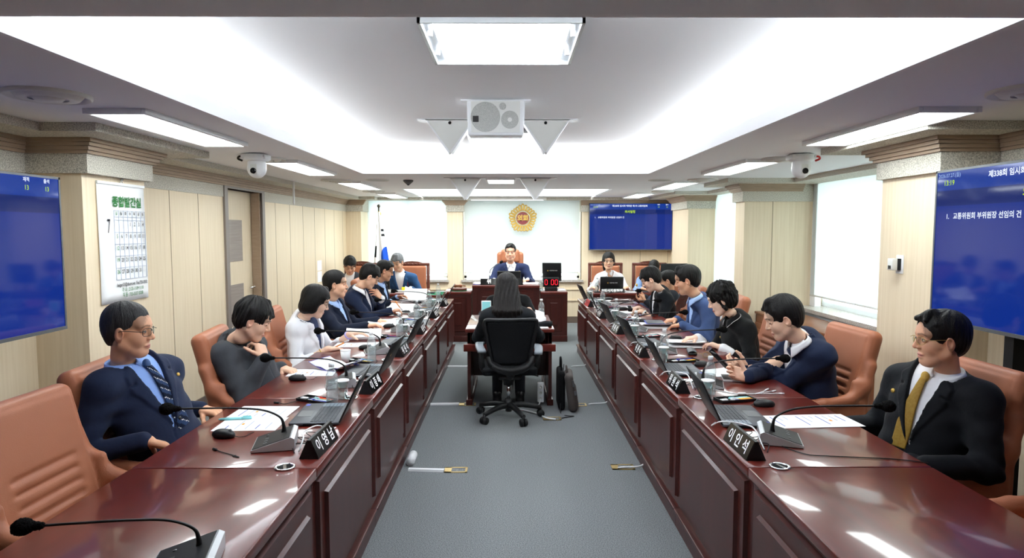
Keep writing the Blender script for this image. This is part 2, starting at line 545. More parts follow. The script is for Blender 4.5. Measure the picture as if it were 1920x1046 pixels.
# box over the far light
b.b2((CX0-.02, 9.28, ZS+.10), (CX1+.02, 11.12, ZS+.13), 1)
for q in ((CX0-.02, 9.28, CX0, 11.12), (CX1, 9.28, CX1+.02, 11.12), (CX0, 9.28, CX1, 9.30), (CX0, 11.10, CX1, 11.12)):
    b.b2((q[0], q[1], ZS+.03), (q[2], q[3], ZS+.11), 1)
struct(b.build('ceiling', ['soffit_paint', 'white_paint', 'white_paint']))

# --- stone strips under the soffit along the walls
b = MB()
def strip(x0, y0, x1, y1): b.b2((x0, y0, 2.203), (x1, y1, ZS), 0)
strip(XL, YF, XL+.32, 3.60); strip(XL, 3.60, -2.25, 4.95); strip(XL, 4.95, XL+.30, YB-.5); strip(XL, YB-.5, -2.30, YB)
strip(-2.30, YB-.22, 3.2, YB)
strip(2.78, YF, XR, 3.52); strip(2.24, 3.52, XR, 4.72); strip(3.18, 4.72, XR+.2, 7.30); strip(2.44, 7.30, XR+.1, 8.2)
strip(2.95, 8.2, 3.2, 9.7); strip(2.46, 9.7, 3.2, YB)
o = struct(b.build('trim_1', 'granite'))

# --- walls
def seamed_wall(mb, axis, c, a0, a1, z0, z1, seams, side):
    """panel wall on a plane; seams are thin recessed lines"""
    t = .10
    if axis == 'x':
        lo, hi = (c-t, c) if side > 0 else (c, c+t)
        mb.b2((lo, a0, z0), (hi, a1, z1), 0)
        for s_ in seams: mb.b2((c-.001, s_-.004, z0), (c+.0015, s_+.004, z1), 2) if side > 0 else mb.b2((c-.0015, s_-.004, z0), (c+.001, s_+.004, z1), 2)
    else:
        mb.b2((a0, c, z0), (a1, c+t, z1), 0)
        for s_ in seams: mb.b2((s_-.004, c-.0015, z0), (s_+.004, c+.001, z1), 2)

b = MB()
DY0, DY1, DZ = 6.66, 7.58, 2.095
seamed_wall(b, 'x', XL, YF, DY0, 0, ZBAND, [-1.5, -.4, .7, 1.8, 2.9, 5.03, 5.55, 6.06], 1)
seamed_wall(b, 'x', XL, DY1, YB+.3, 0, ZBAND, [8.05, 8.58, 9.12, 9.66, 10.20, 10.74, 11.28], 1)
b.b2((XL-.10, DY0, DZ), (XL, DY1, 2.12), 0)
b.b2((XL-.10, YF, ZBAND), (XL+.008, DY0, H0), 1); b.b2((XL-.10, DY1, ZBAND), (XL+.008, YB+.3, H0), 1); b.b2((XL-.10, DY0, 2.12), (XL+.008, DY1, H0), 1)
# near pillar
b.b2((XL, 3.93, 0), (-2.553, 4.60, ZBAND), 0); b.b2((XL, 3.905, ZBAND), (-2.50, 4.62, ZS), 1)
# far corner column
b.b2((XL, 11.52, 0), (-2.61, 12.3, ZBAND), 0); b.b2((XL, 11.49, ZBAND), (-2.57, 12.3, ZS), 1)
struct(b.build('wall_left', ['panel_wood', 'granite', 'panel_groove']))

b = MB()   # crown moulding, left wall
def crown_run(mb, p, q, out, m=0):
    """stepped moulding from p to q (xy), projecting along out (xy)"""
    for k, (pr, za, zb) in enumerate(((.018, 2.118, 2.142), (.034, 2.136, 2.164), (.052, 2.160, 2.184), (.070, 2.180, 2.2035))):
        x0, x1 = sorted((p[0], q[0])); y0, y1 = sorted((p[1], q[1]))
        if out[0] > 0: x1 += pr; x0 -= .02
        if out[0] < 0: x0 -= pr; x1 += .02
        if out[1] < 0: y0 -= pr; y1 += .02
        if out[1] > 0: y1 += pr; y0 -= .02
        if out[1] == 0 and p[1] != q[1]: y0 -= pr*.99*out[2]; y1 += pr*.99*out[3]
        if out[0] == 0 and p[0] != q[0]: x0 -= pr*.99*out[2]; x1 += pr*.99*out[3]
        mb.b2((x0, y0, za), (x1, y1, zb), m)
X_ = XL+.008
crown_run(b, (X_, YF), (X_, 3.905), (1, 0, 0, 0)); crown_run(b, (X_, 3.905), (-2.50, 3.905), (0, -1, 0, 1))
crown_run(b, (-2.50, 3.905), (-2.50, 4.62), (1, 0, 1, 1)); crown_run(b, (X_, 4.62), (-2.50, 4.62), (0, 1, 0, 1))
crown_run(b, (X_, 4.62), (X_, 11.49), (1, 0, 0, 0)); crown_run(b, (X_, 11.49), (-2.57, 11.49), (0, -1, 0, 1))
struct(b.build('trim_2', 'crown_wood'))
b = MB()
b.b2((XL, YF, 0), (XL+.012, 3.93, .11)); b.b2((XL, 4.60, 0), (XL+.012, DY0-.09, .11)); b.b2((XL, DY1+.09, 0), (XL+.012, 11.52, .11))
b.b2((-2.554, 3.93, 0), (-2.541, 4.60, .11)); b.b2((XL, 3.918, 0), (-2.541, 3.931, .11))
struct(b.build('baseboard_left', 'base_brown'))

# door, set back into its frame
d = thing('door_1', 'pale wooden door with two grey panels set back in a grey frame on left wall', 'door', (XL, DY0, 0)); del d['category']; del d['label']; struct(d)
b = MB(); b.b2((-.145, .0, .005), (-.105, .92, DZ+.03))
b.build('door_leaf', 'panel_wood', d)
b = MB()
for z0, z1 in ((1.32, 1.78), (.62, 1.08), (.0, .36)): b.b2((-.106, .03, z0+.01), (-.1, .62, z1))
b.build('door_panel', 'door_grey', d)
b = MB()
b.b2((-.15, -.075, 0), (.022, .0, DZ+.075), 0); b.b2((-.15, .92, 0), (.022, .995, DZ+.075), 0); b.b2((-.15, 0, DZ), (.022, .92, DZ+.075), 0)
b.b2((-.10, .885, 0), (-.005, .921, DZ), 1)
b.b2((-.10, .001, 0), (-.005, .012, DZ), 1)
b.b2((-.19, -.2, 0), (-.17, 1.2, 2.3), 1)
b.build('door_frame', ['trim_grey', 'crown_wood'], d)
b = MB(); b.cyl((-.10, .82, 1.02), (-.05, .82, 1.02), .012, m=0); b.cyl((-.055, .82, 1.02), (-.055, .70, 1.02), .009, m=0)
b.build('door_handle', 'chrome', d)

# --- far wall
b = MB()
WB = YB
# panels below sills and around openings
def col_back(x0, x1, y=WB, m=0): b.b2((x0, y, 0), (x1, y+.12, ZBAND), 0); b.b2((x0-.02, y-.03, ZBAND), (x1+.02, y+.12, H0), 1)
col_back(-1.105, -.83, WB-.01)
col_back(1.30, 1.42, WB-.01)
seamed_wall(b, 'y', WB, 1.42, 3.3, 0, ZBAND, [1.74, 2.36, 2.86], 1)
b.b2((1.42, WB-.012, ZBAND), (3.3, WB+.1, H0), 1)
b.b2((-2.62, WB, 0), (-1.10, WB+.1, .74), 0); b.b2((-.84, WB, 0), (1.31, WB+.1, .74), 0)
b.b2((-2.7, WB, ZS-.02), (1.42, WB+.1, H0), 1)
for z in (.40, .60): b.b2((-2.6, WB-.02, z), (-1.09, WB, z+.02), 0); b.b2((-.83, WB-.02, z), (1.30, WB, z+.02), 0)
# window reveals
b.b2((-1.11, WB, .7), (-1.085, WB+.5, ZS), 0); b.b2((-.85, WB, .7), (-.83, WB+.5, ZS), 0); b.b2((1.30, WB, .7), (1.32, WB+.5, ZS), 0)
# right end column beside the TV
b.b2((2.76, 10.05, 0), (3.3, 11.0, ZBAND), 0); b.b2((2.73, 10.03, ZBAND), (3.3, 11.0, ZS), 1); b.b2((2.90, 11.0, 0), (3.3, WB, ZS), 0)
struct(b.build('wall_back', ['panel_wood', 'granite', 'panel_groove']))
b = MB()
crown_run(b, (-1.12, WB-.04), (-.81, WB-.04), (0, -1, 1, 1)); crown_run(b, (1.28, WB-.04), (2.90, WB-.04), (0, -1, 0, 0))
crown_run(b, (2.73, 10.03), (2.73, 11.0), (-1, 0, 1, 1)); crown_run(b, (2.73, 10.03), (3.2, 10.03), (0, -1, 1, 0))
struct(b.build('trim_3', 'crown_wood'))
b = MB()
b.b2((-2.61, WB-.055, .745), (-1.085, WB+.30, .785)); b.b2((-.86, WB-.055, .745), (1.335, WB+.30, .785))
struct(b.build('trim_4', 'granite_sill'))
b = MB(); b.b2((-2.61, WB-.012, 0), (3.3, WB, .115)); b.b2((2.748, 10.05, 0), (2.76, 11.0, .11))
struct(b.build('baseboard_back', 'base_brown'))

# windows: frame, pane, blind
def window(n, M, w, z0, z1, drop, seams=(), label=None):
    """opening of width w along local x, room on -y"""
    e_ = bpy.data.objects.new('window_%d' % n, None); COL.objects.link(e_); struct(e_); e_.matrix_world = M
    b = MB()
    f = .05
    for x0, x1, a, c in ((0, w, z0, z0+f), (0, w, z1-f, z1), (0, f, z0, z1), (w-f, w, z0, z1), (w/2-f/2, w/2+f/2, z0, z1)):
        b.b2((x0, .17, a), (x1, .23, c))
    b.build('window_frame', 'white_plastic', e_)
    b = MB(); b.b2((f, .195, z0+f), (w-f, .20, z1-f)); b.build('window_pane', 'glass', e_)
    return e_
def blind(name, M, w, z0, z1, label, seams=()):
    o = bpy.data.objects.new(name, None); COL.objects.link(o); o.matrix_world = M; tag(o, label, 'blind', 'white roller blinds')
    b = MB()
    cuts = [0]+list(seams)+[w]
    for a, c in zip(cuts, cuts[1:]):
        b.b2((a+.002, 0, z0+.02), (c-.002, .0015, z1))
    b.build('blind_cloth', 'blind_thick' if w > 2.1 and w < 2.115 else 'blind', o)
    b = MB()
    for a, c in zip(cuts, cuts[1:]): b.cyl((a+.004, 0, z0+.012), (c-.004, 0, z0+.012), .011, n=10)
    b.build('bottom_bar', 'white_plastic', o)
    b = MB(); b.cyl((.01, .03, z1-.01), (w-.01, .03, z1-.01), .028, n=12); b.build('roller', 'white_plastic', o)
    return o
window(1, tr(-2.60, WB+.16, 0), 1.50, .785, ZS, 0)
blind('roller_blind', tr(-2.59, WB+.26, 0), 1.48, .86, ZS-.01, 'white roller blind behind the flag, left of the seated chairman', (.74,))
window(2, tr(-.84, WB+.16, 0), 2.15, .785, ZS, 0)
blind('roller_blind', tr(-.82, WB+.20, 0), 2.11, .885, ZS-.01, 'wide white roller blind behind the chairman with the gold emblem in front')
# right hand windows (plane x=XR)
MR = lambda y: frame((XR, y, 0), (0, -1, 0), (1, 0, 0))
def MRw(x, y): 
    m = Matrix(((0, 1, 0, x), (-1, 0, 0, y), (0, 0, 1, 0), (0, 0, 0, 1)))
    return m
window(3, MRw(XR+.02, 7.62), 3.20, .785, ZS, 0)
blind('roller_blind', MRw(XR+.04, 7.60), 3.16, .90, ZS-.01, 'white roller blind in the right window above the brown cabinet', (1.02, 2.2))
window(4, MRw(XR-.02-.35, 10.06), 2.14, .785, ZS, 0)
blind('roller_blind', MRw(3.17, 10.05), 2.12, .80, ZS-.01, 'white roller blind between the two pillars in the far right window', (1.05,))

# --- right wall
b = MB()
T = 3.95
b.b2((2.53, 3.82, 0), (T, 4.43, ZBAND), 0); b.b2((2.495, 3.79, ZBAND), (T, 4.45, ZS), 1)          # near pillar
b.b2((2.752, 7.63, 0), (T, 7.93, ZBAND), 0); b.b2((2.715, 7.60, ZBAND), (T, 7.95, ZS), 1)        # second pillar
b.b2((3.078, 7.6285, 0), (3.086, 7.631, ZBAND), 2)
b.b2((2.85, YF, 0), (2.95, 3.82, ZBAND), 0); b.b2((2.842, YF, ZBAND), (2.95, 3.82, H0), 1)
for s_ in (3.45, 2.9, 2.3, 1.7, .6): b.b2((2.8485, s_-.004, 0), (2.851, s_+.004, ZBAND), 2)
b.b2((XR-.02, 4.43, 0), (XR+.5, 7.63, .745), 3); b.b2((3.14, 7.93, 0), (XR+.3, 10.05, .745), 3)
b.b2((3.55, 7.5, .745), (3.62, 7.63, ZS), 3); 
b.b2((XR, 4.43, ZS-.01), (XR+.5, 7.63, H0), 1)
b.b2((3.62, 4.40, 0), (3.95, 4.44, ZS), 0)
b.b2((3.20, 7.93, ZS-.01), (3.5, 10.05, H0), 1)
struct(b.build('wall_right', ['panel_wood', 'granite', 'panel_groove', 'white_paint']))
b = MB()
crown_run(b, (2.495, 3.79), (2.495, 4.45), (-1, 0, 1, 1)); crown_run(b, (2.495, 3.79), (2.85, 3.79), (0, -1, 1, 0))
crown_run(b, (2.842, YF), (2.842, 3.79), (-1, 0, 0, 0)); crown_run(b, (2.495, 4.45), (3.2, 4.45), (0, 1, 1, 0))
crown_run(b, (2.715, 7.60), (2.715, 7.95), (-1, 0, 1, 1)); crown_run(b, (2.715, 7.60), (XR-.09, 7.60), (0, -1, 1, 0))
struct(b.build('trim_5', 'crown_wood'))
b = MB(); b.b2((3.36, 4.43, .745), (XR+.30, 7.63, .785)); b.b2((3.02, 7.93, .745), (3.4, 10.05, .785))
struct(b.build('trim_6', 'granite_sill'))
b = MB(); b.b2((2.518, 3.82, 0), (2.53, 4.43, .11)); b.b2((2.518, 3.808, 0), (2.86, 3.82, .11)); b.b2((2.838, YF, 0), (2.85, 3.82, .11))
struct(b.build('baseboard_right', 'base_brown'))
# wall behind the camera
b = MB(); b.b2((XL-.2, YF-.1, 0), (XR, YF, H0)); struct(b.build('wall_front', 'panel_wood'))

# ================================================================ LAMPS IN THE CEILING
def panel_light(name, x0, x1, y0, y1, zb, label, group, m='lamp', th=.03):
    o = thing(name, label, 'ceiling light', ((x0+x1)/2, (y0+y1)/2, zb), 0, group)
    w, l = (x1-x0)/2, (y1-y0)/2
    b = MB(); f = .022
    b.box((-w+f/2, 0, th/2), (f, 2*l, th), 0, .004); b.box((w-f/2, 0, th/2), (f, 2*l, th), 0, .004)
    b.box((0, -l+f/2, th/2), (2*w-2*f, f, th)); b.box((0, l-f/2, th/2), (2*w-2*f, f, th))
    b.box((0, 0, th-.002), (2*w-.02, 2*l-.02, .004))
    b.build('frame', 'silver' if m == 'lamp_center' else 'white_plastic', o)
    b = MB(); b.box((0, 0, .012), (2*w-2*f, 2*l-2*f, .012)); b.build('diffuser', m, o)
    return o
ords = ['nearest the camera', 'second from the camera', 'third from the camera', 'farthest from the camera']
for k, (y0, y1) in enumerate(((3.19, 4.43), (5.46, 6.70), (7.76, 9.0), (10.1, 11.34))):
    panel_light('panel_light', -2.055, -1.75, y0, y1, 2.222, 'slim white panel light on the left side ceiling, '+ords[k], 'slim panel lights on the side ceilings')
    panel_light('panel_light', 1.945, 2.25, y0-.06, y1-.06, 2.222, 'slim white panel light on the right side ceiling, '+ords[k], 'slim panel lights on the side ceilings')
def center_light(y0, y1, label):
    o = thing('panel_light', label, 'ceiling light', (-.03, (y0+y1)/2, 2.462), 0, 'square panel lights in the raised ceiling')
    l = (y1-y0)/2; w = .325
    b = MB(); b.box((0, 0, .03), (2*w, 2*l, .016), 0)
    b.box((-w+.006, 0, .012), (.012, 2*l, .03)); b.box((w-.006, 0, .012), (.012, 2*l, .03)); b.box((0, -l+.006, .012), (2*w, .012, .03)); b.box((0, l-.006, .012), (2*w, .012, .03))
    b.build('frame', 'silver', o)
    b = MB(); b.box((0, 0, .012), (2*w-.11, 2*l-.06, .02)); b.build('diffuser', 'lamp_center', o)
    for sx in (-1, 1):
        for sy in (-.45, .45): MB().box((sx*(w-.03), sy*l, .010), (.022, .012, .026), 0, .003).build('clip', 'white_plastic', o)
center_light(2.57, 3.21, 'large square panel light in the raised ceiling, nearer the camera')
center_light(5.40, 6.02, 'square panel light in the raised ceiling behind the speaker box')
panel_light('panel_light', -.26, .075, 7.27, 7.85, 2.222, 'small square panel light between the two white speaker brackets of the far soffit', None)
o = thing('panel_light', 'very wide luminous ceiling panel above the chairman bench', 'ceiling light', (-.035, 10.2, ZS))
b = MB(); b.box((0, 0, .035), (2.93, 1.79, .02)); b.build('diffuser', 'lamp_far', o)
b = MB()
b.box((-1.47, 0, .03), (.02, 1.8, .06)); b.box((1.47, 0, .03), (.02, 1.8, .06)); b.box((0, -.892, .03), (2.93, .015, .06)); b.box((0, .892, .03), (2.93, .015, .06))
b.build('frame', 'white_plastic', o)
o = thing('light_bar', 'thin white light bar on the ceiling above the gold emblem', 'ceiling light', (-.03, 11.42, 2.2))
b = MB(); b.box((0, 0, .024), (1.36, .09, .05), 0, .008); b.build('housing', 'off_white', o)
b = MB(); b.box((0, 0, -.004), (1.26, .05, .01)); b.build('diffuser', 'lamp_bar', o)
# hidden trough strips: slim bars tilted towards the middle of the raised ceiling
for (p0, p1, inn, lb) in (((CX0-.17, CY0-.1), (CX0-.17, CY1+.1), (1, 0), 'cove light strip hidden above the left edge of the raised ceiling'), ((CX1+.17, CY0-.1), (CX1+.17, CY1+.1), (-1, 0), 'cove light strip hidden above the right edge of the raised ceiling'),
                     ((CX0-.05, CY1+.17), (CX1+.05, CY1+.17), (0, -1), 'cove light strip hidden above the far edge of the raised ceiling'), ((CX0-.05, CY0-.17), (CX1+.05, CY0-.17), (0, 1), 'cove light strip hidden above the near edge of the raised ceiling')):
    c_ = Vector(((p0[0]+p1[0])/2, (p0[1]+p1[1])/2, ZS+.068)); L_ = (Vector(p1)-Vector(p0)).length
    ax_ = Vector((p1[0]-p0[0], p1[1]-p0[1], 0)).normalized(); nn_ = (Vector((inn[0], inn[1], 0))*.75+Vector((0, 0, 1))*.66).normalized()
    b = MB(frame(c_, ax_, nn_.cross(ax_))); b.box((0, 0, 0), (L_, .07, .012))
    tag(b.build('cove_light', 'lamp_cove'), lb, 'ceiling light', 'cove lights')

# world and camera
w = bpy.data.worlds.new('sky'); SC.world = w; w.use_nodes = True
bg = w.node_tree.nodes['Background']; bg.inputs[0].default_value = (.96, .99, 1, 1); bg.inputs[1].default_value = 3.3
cam = bpy.data.cameras.new('camera'); co = bpy.data.objects.new('camera', cam); COL.objects.link(co)
FPX = 1220.0
cam.sensor_width = 36; cam.lens = 36*FPX/1920; cam.clip_start = .05
pit = math.atan(90/FPX); yaw = math.atan(5.5/FPX*math.cos(pit))
co.location = (0, 0, 1.66); co.rotation_euler = (PI/2-pit, 0, -yaw)
SC.camera = co
SC.view_settings.view_transform = 'Standard'; SC.view_settings.look = 'None'; SC.view_settings.gamma = 1
SC.view_settings.exposure = 1.38
SC.view_settings.use_curve_mapping = False
SC.cycles.use_denoising = True
SC.cycles.max_bounces = 10; SC.cycles.diffuse_bounces = 6; SC.cycles.transparent_max_bounces = 16
SC.cycles.sample_clamp_indirect = 6
SC.cycles.caustics_reflective = False; SC.cycles.caustics_refractive = False
# ================================================================ FURNITURE
XDL, XDR, DD, ZD = -.765, .95, .715, .735     # aisle edges of the two desk rows, depth, top height
MOD = 1.065
ordn = ['farthest from the camera', 'second from the far end', 'third from the far end', 'in the middle of the row', 'third from the camera', 'second from the camera', 'nearest the camera']
def make_desk(side, label):
    """local: aisle face at x=0, body towards +x*side, y from 0 to MOD"""
    o = thing('conference_desk', label, 'desk', group=('left' if side < 0 else 'right')+' row of mahogany desks')
    s = side; g = .0015
    b = MB(); b.b2((-.012*s, g, ZD-.042), (DD*s, MOD-g, ZD), 0, .006, 2); b.build('desk_top', 'mahog_top', o)
    b = MB()
    b.b2((.012*s, g, .10), (.034*s, MOD-g, ZD-.042))
    def plate(y0, y1, z0, z1, x0, th, bv):
        """raised field with sloping edges"""
        x1 = x0-th*s
        vs = [(x0, y0, z0), (x0, y1, z0), (x0, y1, z1), (x0, y0, z1), (x1, y0+bv, z0+bv), (x1, y1-bv, z0+bv), (x1, y1-bv, z1-bv), (x1, y0+bv, z1-bv)]
        fs = [(4, 5, 6, 7), (0, 1, 5, 4), (1, 2, 6, 5), (2, 3, 7, 6), (3, 0, 4, 7)]
        if s > 0: fs = [f[::-1] for f in fs]
        b.add(vs, fs)
    plate(.045, MOD-.045, .150, .665, .0125*s, .018, .007)
    plate(.115, MOD-.115, .235, .595, -.0055*s, .016, .007)
    b.build('front_panel', 'mahog', o)
    b = MB(); b.b2((-.012*s, g, 0), (.03*s, MOD-g, .088)); b.b2((-.026*s, g, .088), (.034*s, MOD-g, .105), 0, .005, 2)
    b.build('plinth', 'mahog', o)
    for y in (g, MOD-g-.022):
        b = MB(); b.b2((.036*s, y, 0), ((DD-.40)*s, y+.022, ZD-.043)); b.build('side_panel', 'mahog_dark', o)
    return o
for side, x, nm in ((-1, XDL, 'left'), (1, XDR, 'right')):
    d0 = make_desk(side, 'mahogany desk unit with double raised front panel, %s row, %s' % (nm, ordn[0]))
    d0.location = (x, 8.88-MOD, 0)
    for k in range(1, 7):
        dup(d0, (x, 8.88-MOD*(k+1), 0), 0, 'mahogany desk unit with double raised front panel, %s row, %s' % (nm, ordn[k]))

# --- leather tub chairs
def chair_mesh():
    P = []
    tilt = R(14)
    Bk = np.array([[1, 0, 0], [0, math.cos(tilt), math.sin(tilt)], [0, -math.sin(tilt), math.cos(tilt)]])   # back panel frame rows x, normal, up
    cb = V3(0, -.275, .735)
    P.append(rbx((0, .02, .445), (.245, .26, .06), .045, k=.0))
    P.append(rbx(cb, (.262, .048, .325), .045, Bk, k=.05))
    return P, Bk, cb
def build_chair():
    o = thing('conference_chair', 'x', 'chair', group='tan leather conference chairs')
    P, Bk, cb = chair_mesh()
    # arms: swept pads that flow out of the back
    arms = []
    for s in (-1, 1):
        pts = [(.255, -.31, .84), (.268, -.265, .72), (.282, -.17, .648), (.288, .0, .622), (.280, .20, .612)]
        for a, c in zip(pts, pts[1:]): arms.append(cap((s*a[0], a[1], a[2]), (s*c[0], c[1], c[2]), .030, k=.03))
        arms.append(rbx((s*.278, -.015, .515), (.020, .235, .115), .018, k=.03))
        arms.append(rbx((s*.262, -.24, .60), (.020, .05, .16), .018, k=.04))
    def ribs(X, Y, Z):
        # five stitched channels across the front of the back pad
        x, y, z = X-cb[0], Y-cb[1], Z-cb[2]
        n = y*Bk[1][1]+z*Bk[1][2]; u = y*Bk[2][1]+z*Bk[2][2]
        band = np.clip((.17-np.abs(x))/.03, 0, 1)*(n > .0)
        g = sum(np.exp(-((u-(q+.0*x))/.0085)**2) for q in (.045, -.005, -.055, -.105))
        return .011*g*band
    def seamg(X, Y, Z):
        x, y, z = X-cb[0], Y-cb[1], Z-cb[2]
        n = y*Bk[1][1]+z*Bk[1][2]; u = y*Bk[2][1]+z*Bk[2][2]
        ring = np.maximum(np.abs(x)-.228, u-.292)
        return .005*np.exp(-(ring/.006)**2)*(n > .01)*(u > -.25)
    big = ((-.35, -.5, .3), (.35, .35, 1.2))
    v, q = solid(P+arms+[fun(ribs, *big, mode='off'), fun(seamg, *big, mode='off')], .0085)
    # split faces into seat, back and arms so that each is a part
    c = v[q].mean(1)
    n_ = (c-cb) @ Bk[1]; 
    arm = (np.abs(c[:, 0]) > .252) & (c[:, 2] < .80)
    seat = ~arm & (c[:, 2] < .52)
    back = ~arm & ~seat
    def sub(nm, sel):
        f = q[sel]; ids = np.unique(f); mp = np.full(len(v), -1); mp[ids] = np.arange(len(ids))
        np_mesh(nm, [(v[ids], mp[f])], 'leather', o)
    sub('seat', seat); sub('backrest', back)
    sub('armrest', arm & (c[:, 0] < 0)); sub('armrest', arm & (c[:, 0] > 0))
    b = MB(); b.cyl((0, 0, .10), (0, 0, .40), .028, n=14); b.cyl((0, 0, .22), (0, 0, .39), .04, n=14); b.box((0, 0, .385), (.22, .22, .03))
    b.build('column', 'black_plastic', o)
    b = MB()
    for k in range(5):
        a = k*2*PI/5+.3
        b.tube([(0, 0, .115), (.15*math.cos(a), .15*math.sin(a), .105), (.29*math.cos(a), .29*math.sin(a), .075)], [.032, .026, .018], n=8, res=3)
    b.build('star_base', 'black_plastic', o)
    for k in range(5):
        a = k*2*PI/5+.3; b = MB()
        c_ = (.29*math.cos(a), .29*math.sin(a))
        for q_ in (-.016, .016):
            dx, dy = -math.sin(a)*q_, math.cos(a)*q_
            b.cyl((c_[0]+dx*.4, c_[1]+dy*.4, .032), (c_[0]+dx*1.6, c_[1]+dy*1.6, .032), .032, n=12)
        b.build('caster', 'black_plastic', o)
    return o
chair0 = build_chair()
CH = []
def put_chair(x, y, face, label, group='tan leather conference chairs'):
    """face = direction the sitter looks (degrees from +y towards +x)"""
    if not CH:
        chair0.location = (x, y, 0); chair0.rotation_euler = (0, 0, -R(face)); chair0['label'] = label; c = chair0
    else: c = dup(chair0, (x, y, 0), -R(face), label)
    CH.append(c); return c
put_chair(-1.47, 2.34, 92, 'empty tan leather chair at the near end of the left desk row')
put_chair(-1.60, 3.06, 84, 'tan leather chair under the man in blue striped tie')
put_chair(-1.52, 4.08, 82, 'tan leather chair under the man in charcoal jacket resting his chin')
put_chair(-1.56, 5.18, 84, 'tan leather chair under the woman in white jacket')
put_chair(-1.56, 6.25, 86, 'tan leather chair under the man in open light blue collar, left row')
put_chair(-1.62, 7.30, 86, 'tan leather chair under the man covering his mouth, left row')
put_chair(-1.62, 8.40, 86, 'tan leather chair under the man turning pages at the far left')
put_chair(1.90, 2.10, -90, 'tan leather chair mostly cut off at the lower right corner')
put_chair(1.87, 2.98, -92, 'tan leather chair under the man in gold tie')
put_chair(1.87, 4.12, -93, 'tan leather chair under the young man in navy jacket holding a phone, right row')
put_chair(1.86, 5.19, -90, 'tan leather chair under the woman in black polo top')
put_chair(1.87, 6.24, -86, 'tan leather chair under the man in mid blue jacket, right row')
put_chair(1.80, 7.32, -86, 'tan leather chair under the woman with a white smart watch')
put_chair(1.80, 8.42, -88, 'tan leather chair under the man in navy waistcoat at the far right')

# chairman chair with a headrest
o = thing('executive_chair', 'high tan leather chair with padded headrest behind the chairman', 'chair', (.02, 10.78, 0), PI)
def part(nm, prims, m, par, h=.012): 
    v, q = solid(prims, h); return np_mesh(nm, [(v, q)], m, par)
part('seat', [rbx((0, .02, .47), (.26, .26, .065), .05)], 'leather', o)
part('backrest', [rbx((0, -.27, .89), (.225, .06, .42), .055, k=.04)], 'leather', o)
part('headrest', [rbx((0, -.225, 1.24), (.155, .055, .115), .045)], 'leather', o)
for s in (-1, 1): part('armrest', [rbx((s*.30, -.02, .66), (.04, .24, .03), .028), rbx((s*.30, -.02, .55), (.02, .16, .10), .018)], 'leather', o)
b = MB(); b.cyl((0, 0, .08), (0, 0, .42), .035); b.build('column', 'black_plastic', o)
b = MB()
for k in range(5):
    a = k*2*PI/5; b.tube([(0, 0, .10), (.30*math.cos(a), .30*math.sin(a), .035)], [.03, .03], res=1)
b.build('star_base', 'black_plastic', o)

# carved wooden armchairs at the far side tables
def carved_chair(x, y, label):
    o = thing('carved_armchair', label, 'chair', (x, y, 0), PI, 'carved armchairs at the far side tables')
    b = MB()
    for s in (-1, 1): b.box((s*.265, -.27, .62), (.05, .05, 1.0), 0, .008)
    b.box((0, -.27, 1.105), (.58, .055, .05), 0, .012)
    b.prism([(-.20, 1.12), (-.10, 1.15), (0, 1.158), (.10, 1.15), (.20, 1.12)], -.295, -.245, 0, Matrix(((1, 0, 0, 0), (0, 0, 1, 0), (0, 1, 0, 0), (0, 0, 0, 1))))
    b.box((0, -.27, .56), (.5, .04, .06))
    for k in range(5): b.lathe([(.0, -.004), (.016, -.002), (.016, .004), (0, .008)], 10, 0, True, frame((-.12+.06*k, -.24, 1.11), (1, 0, 0), (0, 0, 1)))
    b.build('back_frame', 'jujube', o)
    part('backrest', [rbx((0, -.255, .83), (.235, .035, .25), .03)], 'leather', o)
    part('seat', [rbx((0, .0, .46), (.27, .27, .05), .04)], 'leather', o)
    for s in (-1, 1):
        b = MB(); b.tube([(s*.28, -.25, .68), (s*.29, .0, .69), (s*.28, .20, .66)], .022, res=4); b.cyl((s*.28, .19, .42), (s*.28, .19, .66), .02); b.build('armrest', 'jujube', o)
        for yy in (-.26, .23):
            b = MB(); b.cyl((s*.25, yy, 0), (s*.25, yy, .43), .022, .028); b.build('leg', 'jujube', o)
carved_chair(-2.46, 10.60, 'carved wooden armchair behind the young man in dark suit and glasses, far left')
carved_chair(-1.62, 10.62, 'carved wooden armchair behind the grey haired man, far left')
carved_chair(1.62, 10.66, 'carved wooden armchair behind the woman in white shirt, far right')
carved_chair(2.36, 10.66, 'carved wooden armchair behind the man hidden by a monitor, far right')

# --- chairman bench (three units) and side tables
def bench(x0, x1, y0, y1, h, label, name='bench_unit', grp=None):
    w = x1-x0; dp = y1-y0
    o = thing(name, label, 'desk', ((x0+x1)/2, y0, 0), 0, grp)
    b = MB(); b.b2((-w/2-.001, -.012, h-.04), (w/2+.001, dp, h), 0, .006); b.build('desk_top', 'mahog_top', o)
    b = MB()
    b.b2((-w/2, .012, .09), (w/2, .035, h-.04))
    def plate(mx, z0, z1, yy, th, bv):
        x = w/2-mx; y2 = yy-th
        vs = [(-x, yy, z0), (x, yy, z0), (x, yy, z1), (-x, yy, z1), (-x+bv, y2, z0+bv), (x-bv, y2, z0+bv), (x-bv, y2, z1-bv), (-x+bv, y2, z1-bv)]
        b.add(vs, [(4, 5, 6, 7), (0, 1, 5, 4), (1, 2, 6, 5), (2, 3, 7, 6), (3, 0, 4, 7)])
    plate(.075, .15, h-.095, .0125, .016, .011); plate(.145, .24, h-.165, -.0025, .014, .010)
    b.build('front_panel', 'mahog', o)
    b = MB(); b.b2((-w/2-.002, -.012, 0), (w/2+.002, .035, .09), 0, .004); b.build('plinth', 'mahog', o)
    for x in (-w/2, w/2-.025):
        b = MB(); b.b2((x, .036, 0), (x+.025, dp-.02, h-.041)); b.build('side_panel', 'mahog', o)
    return o
bench(-.55, .455, 9.68, 10.33, .852, 'raised middle mahogany bench of the chairman')
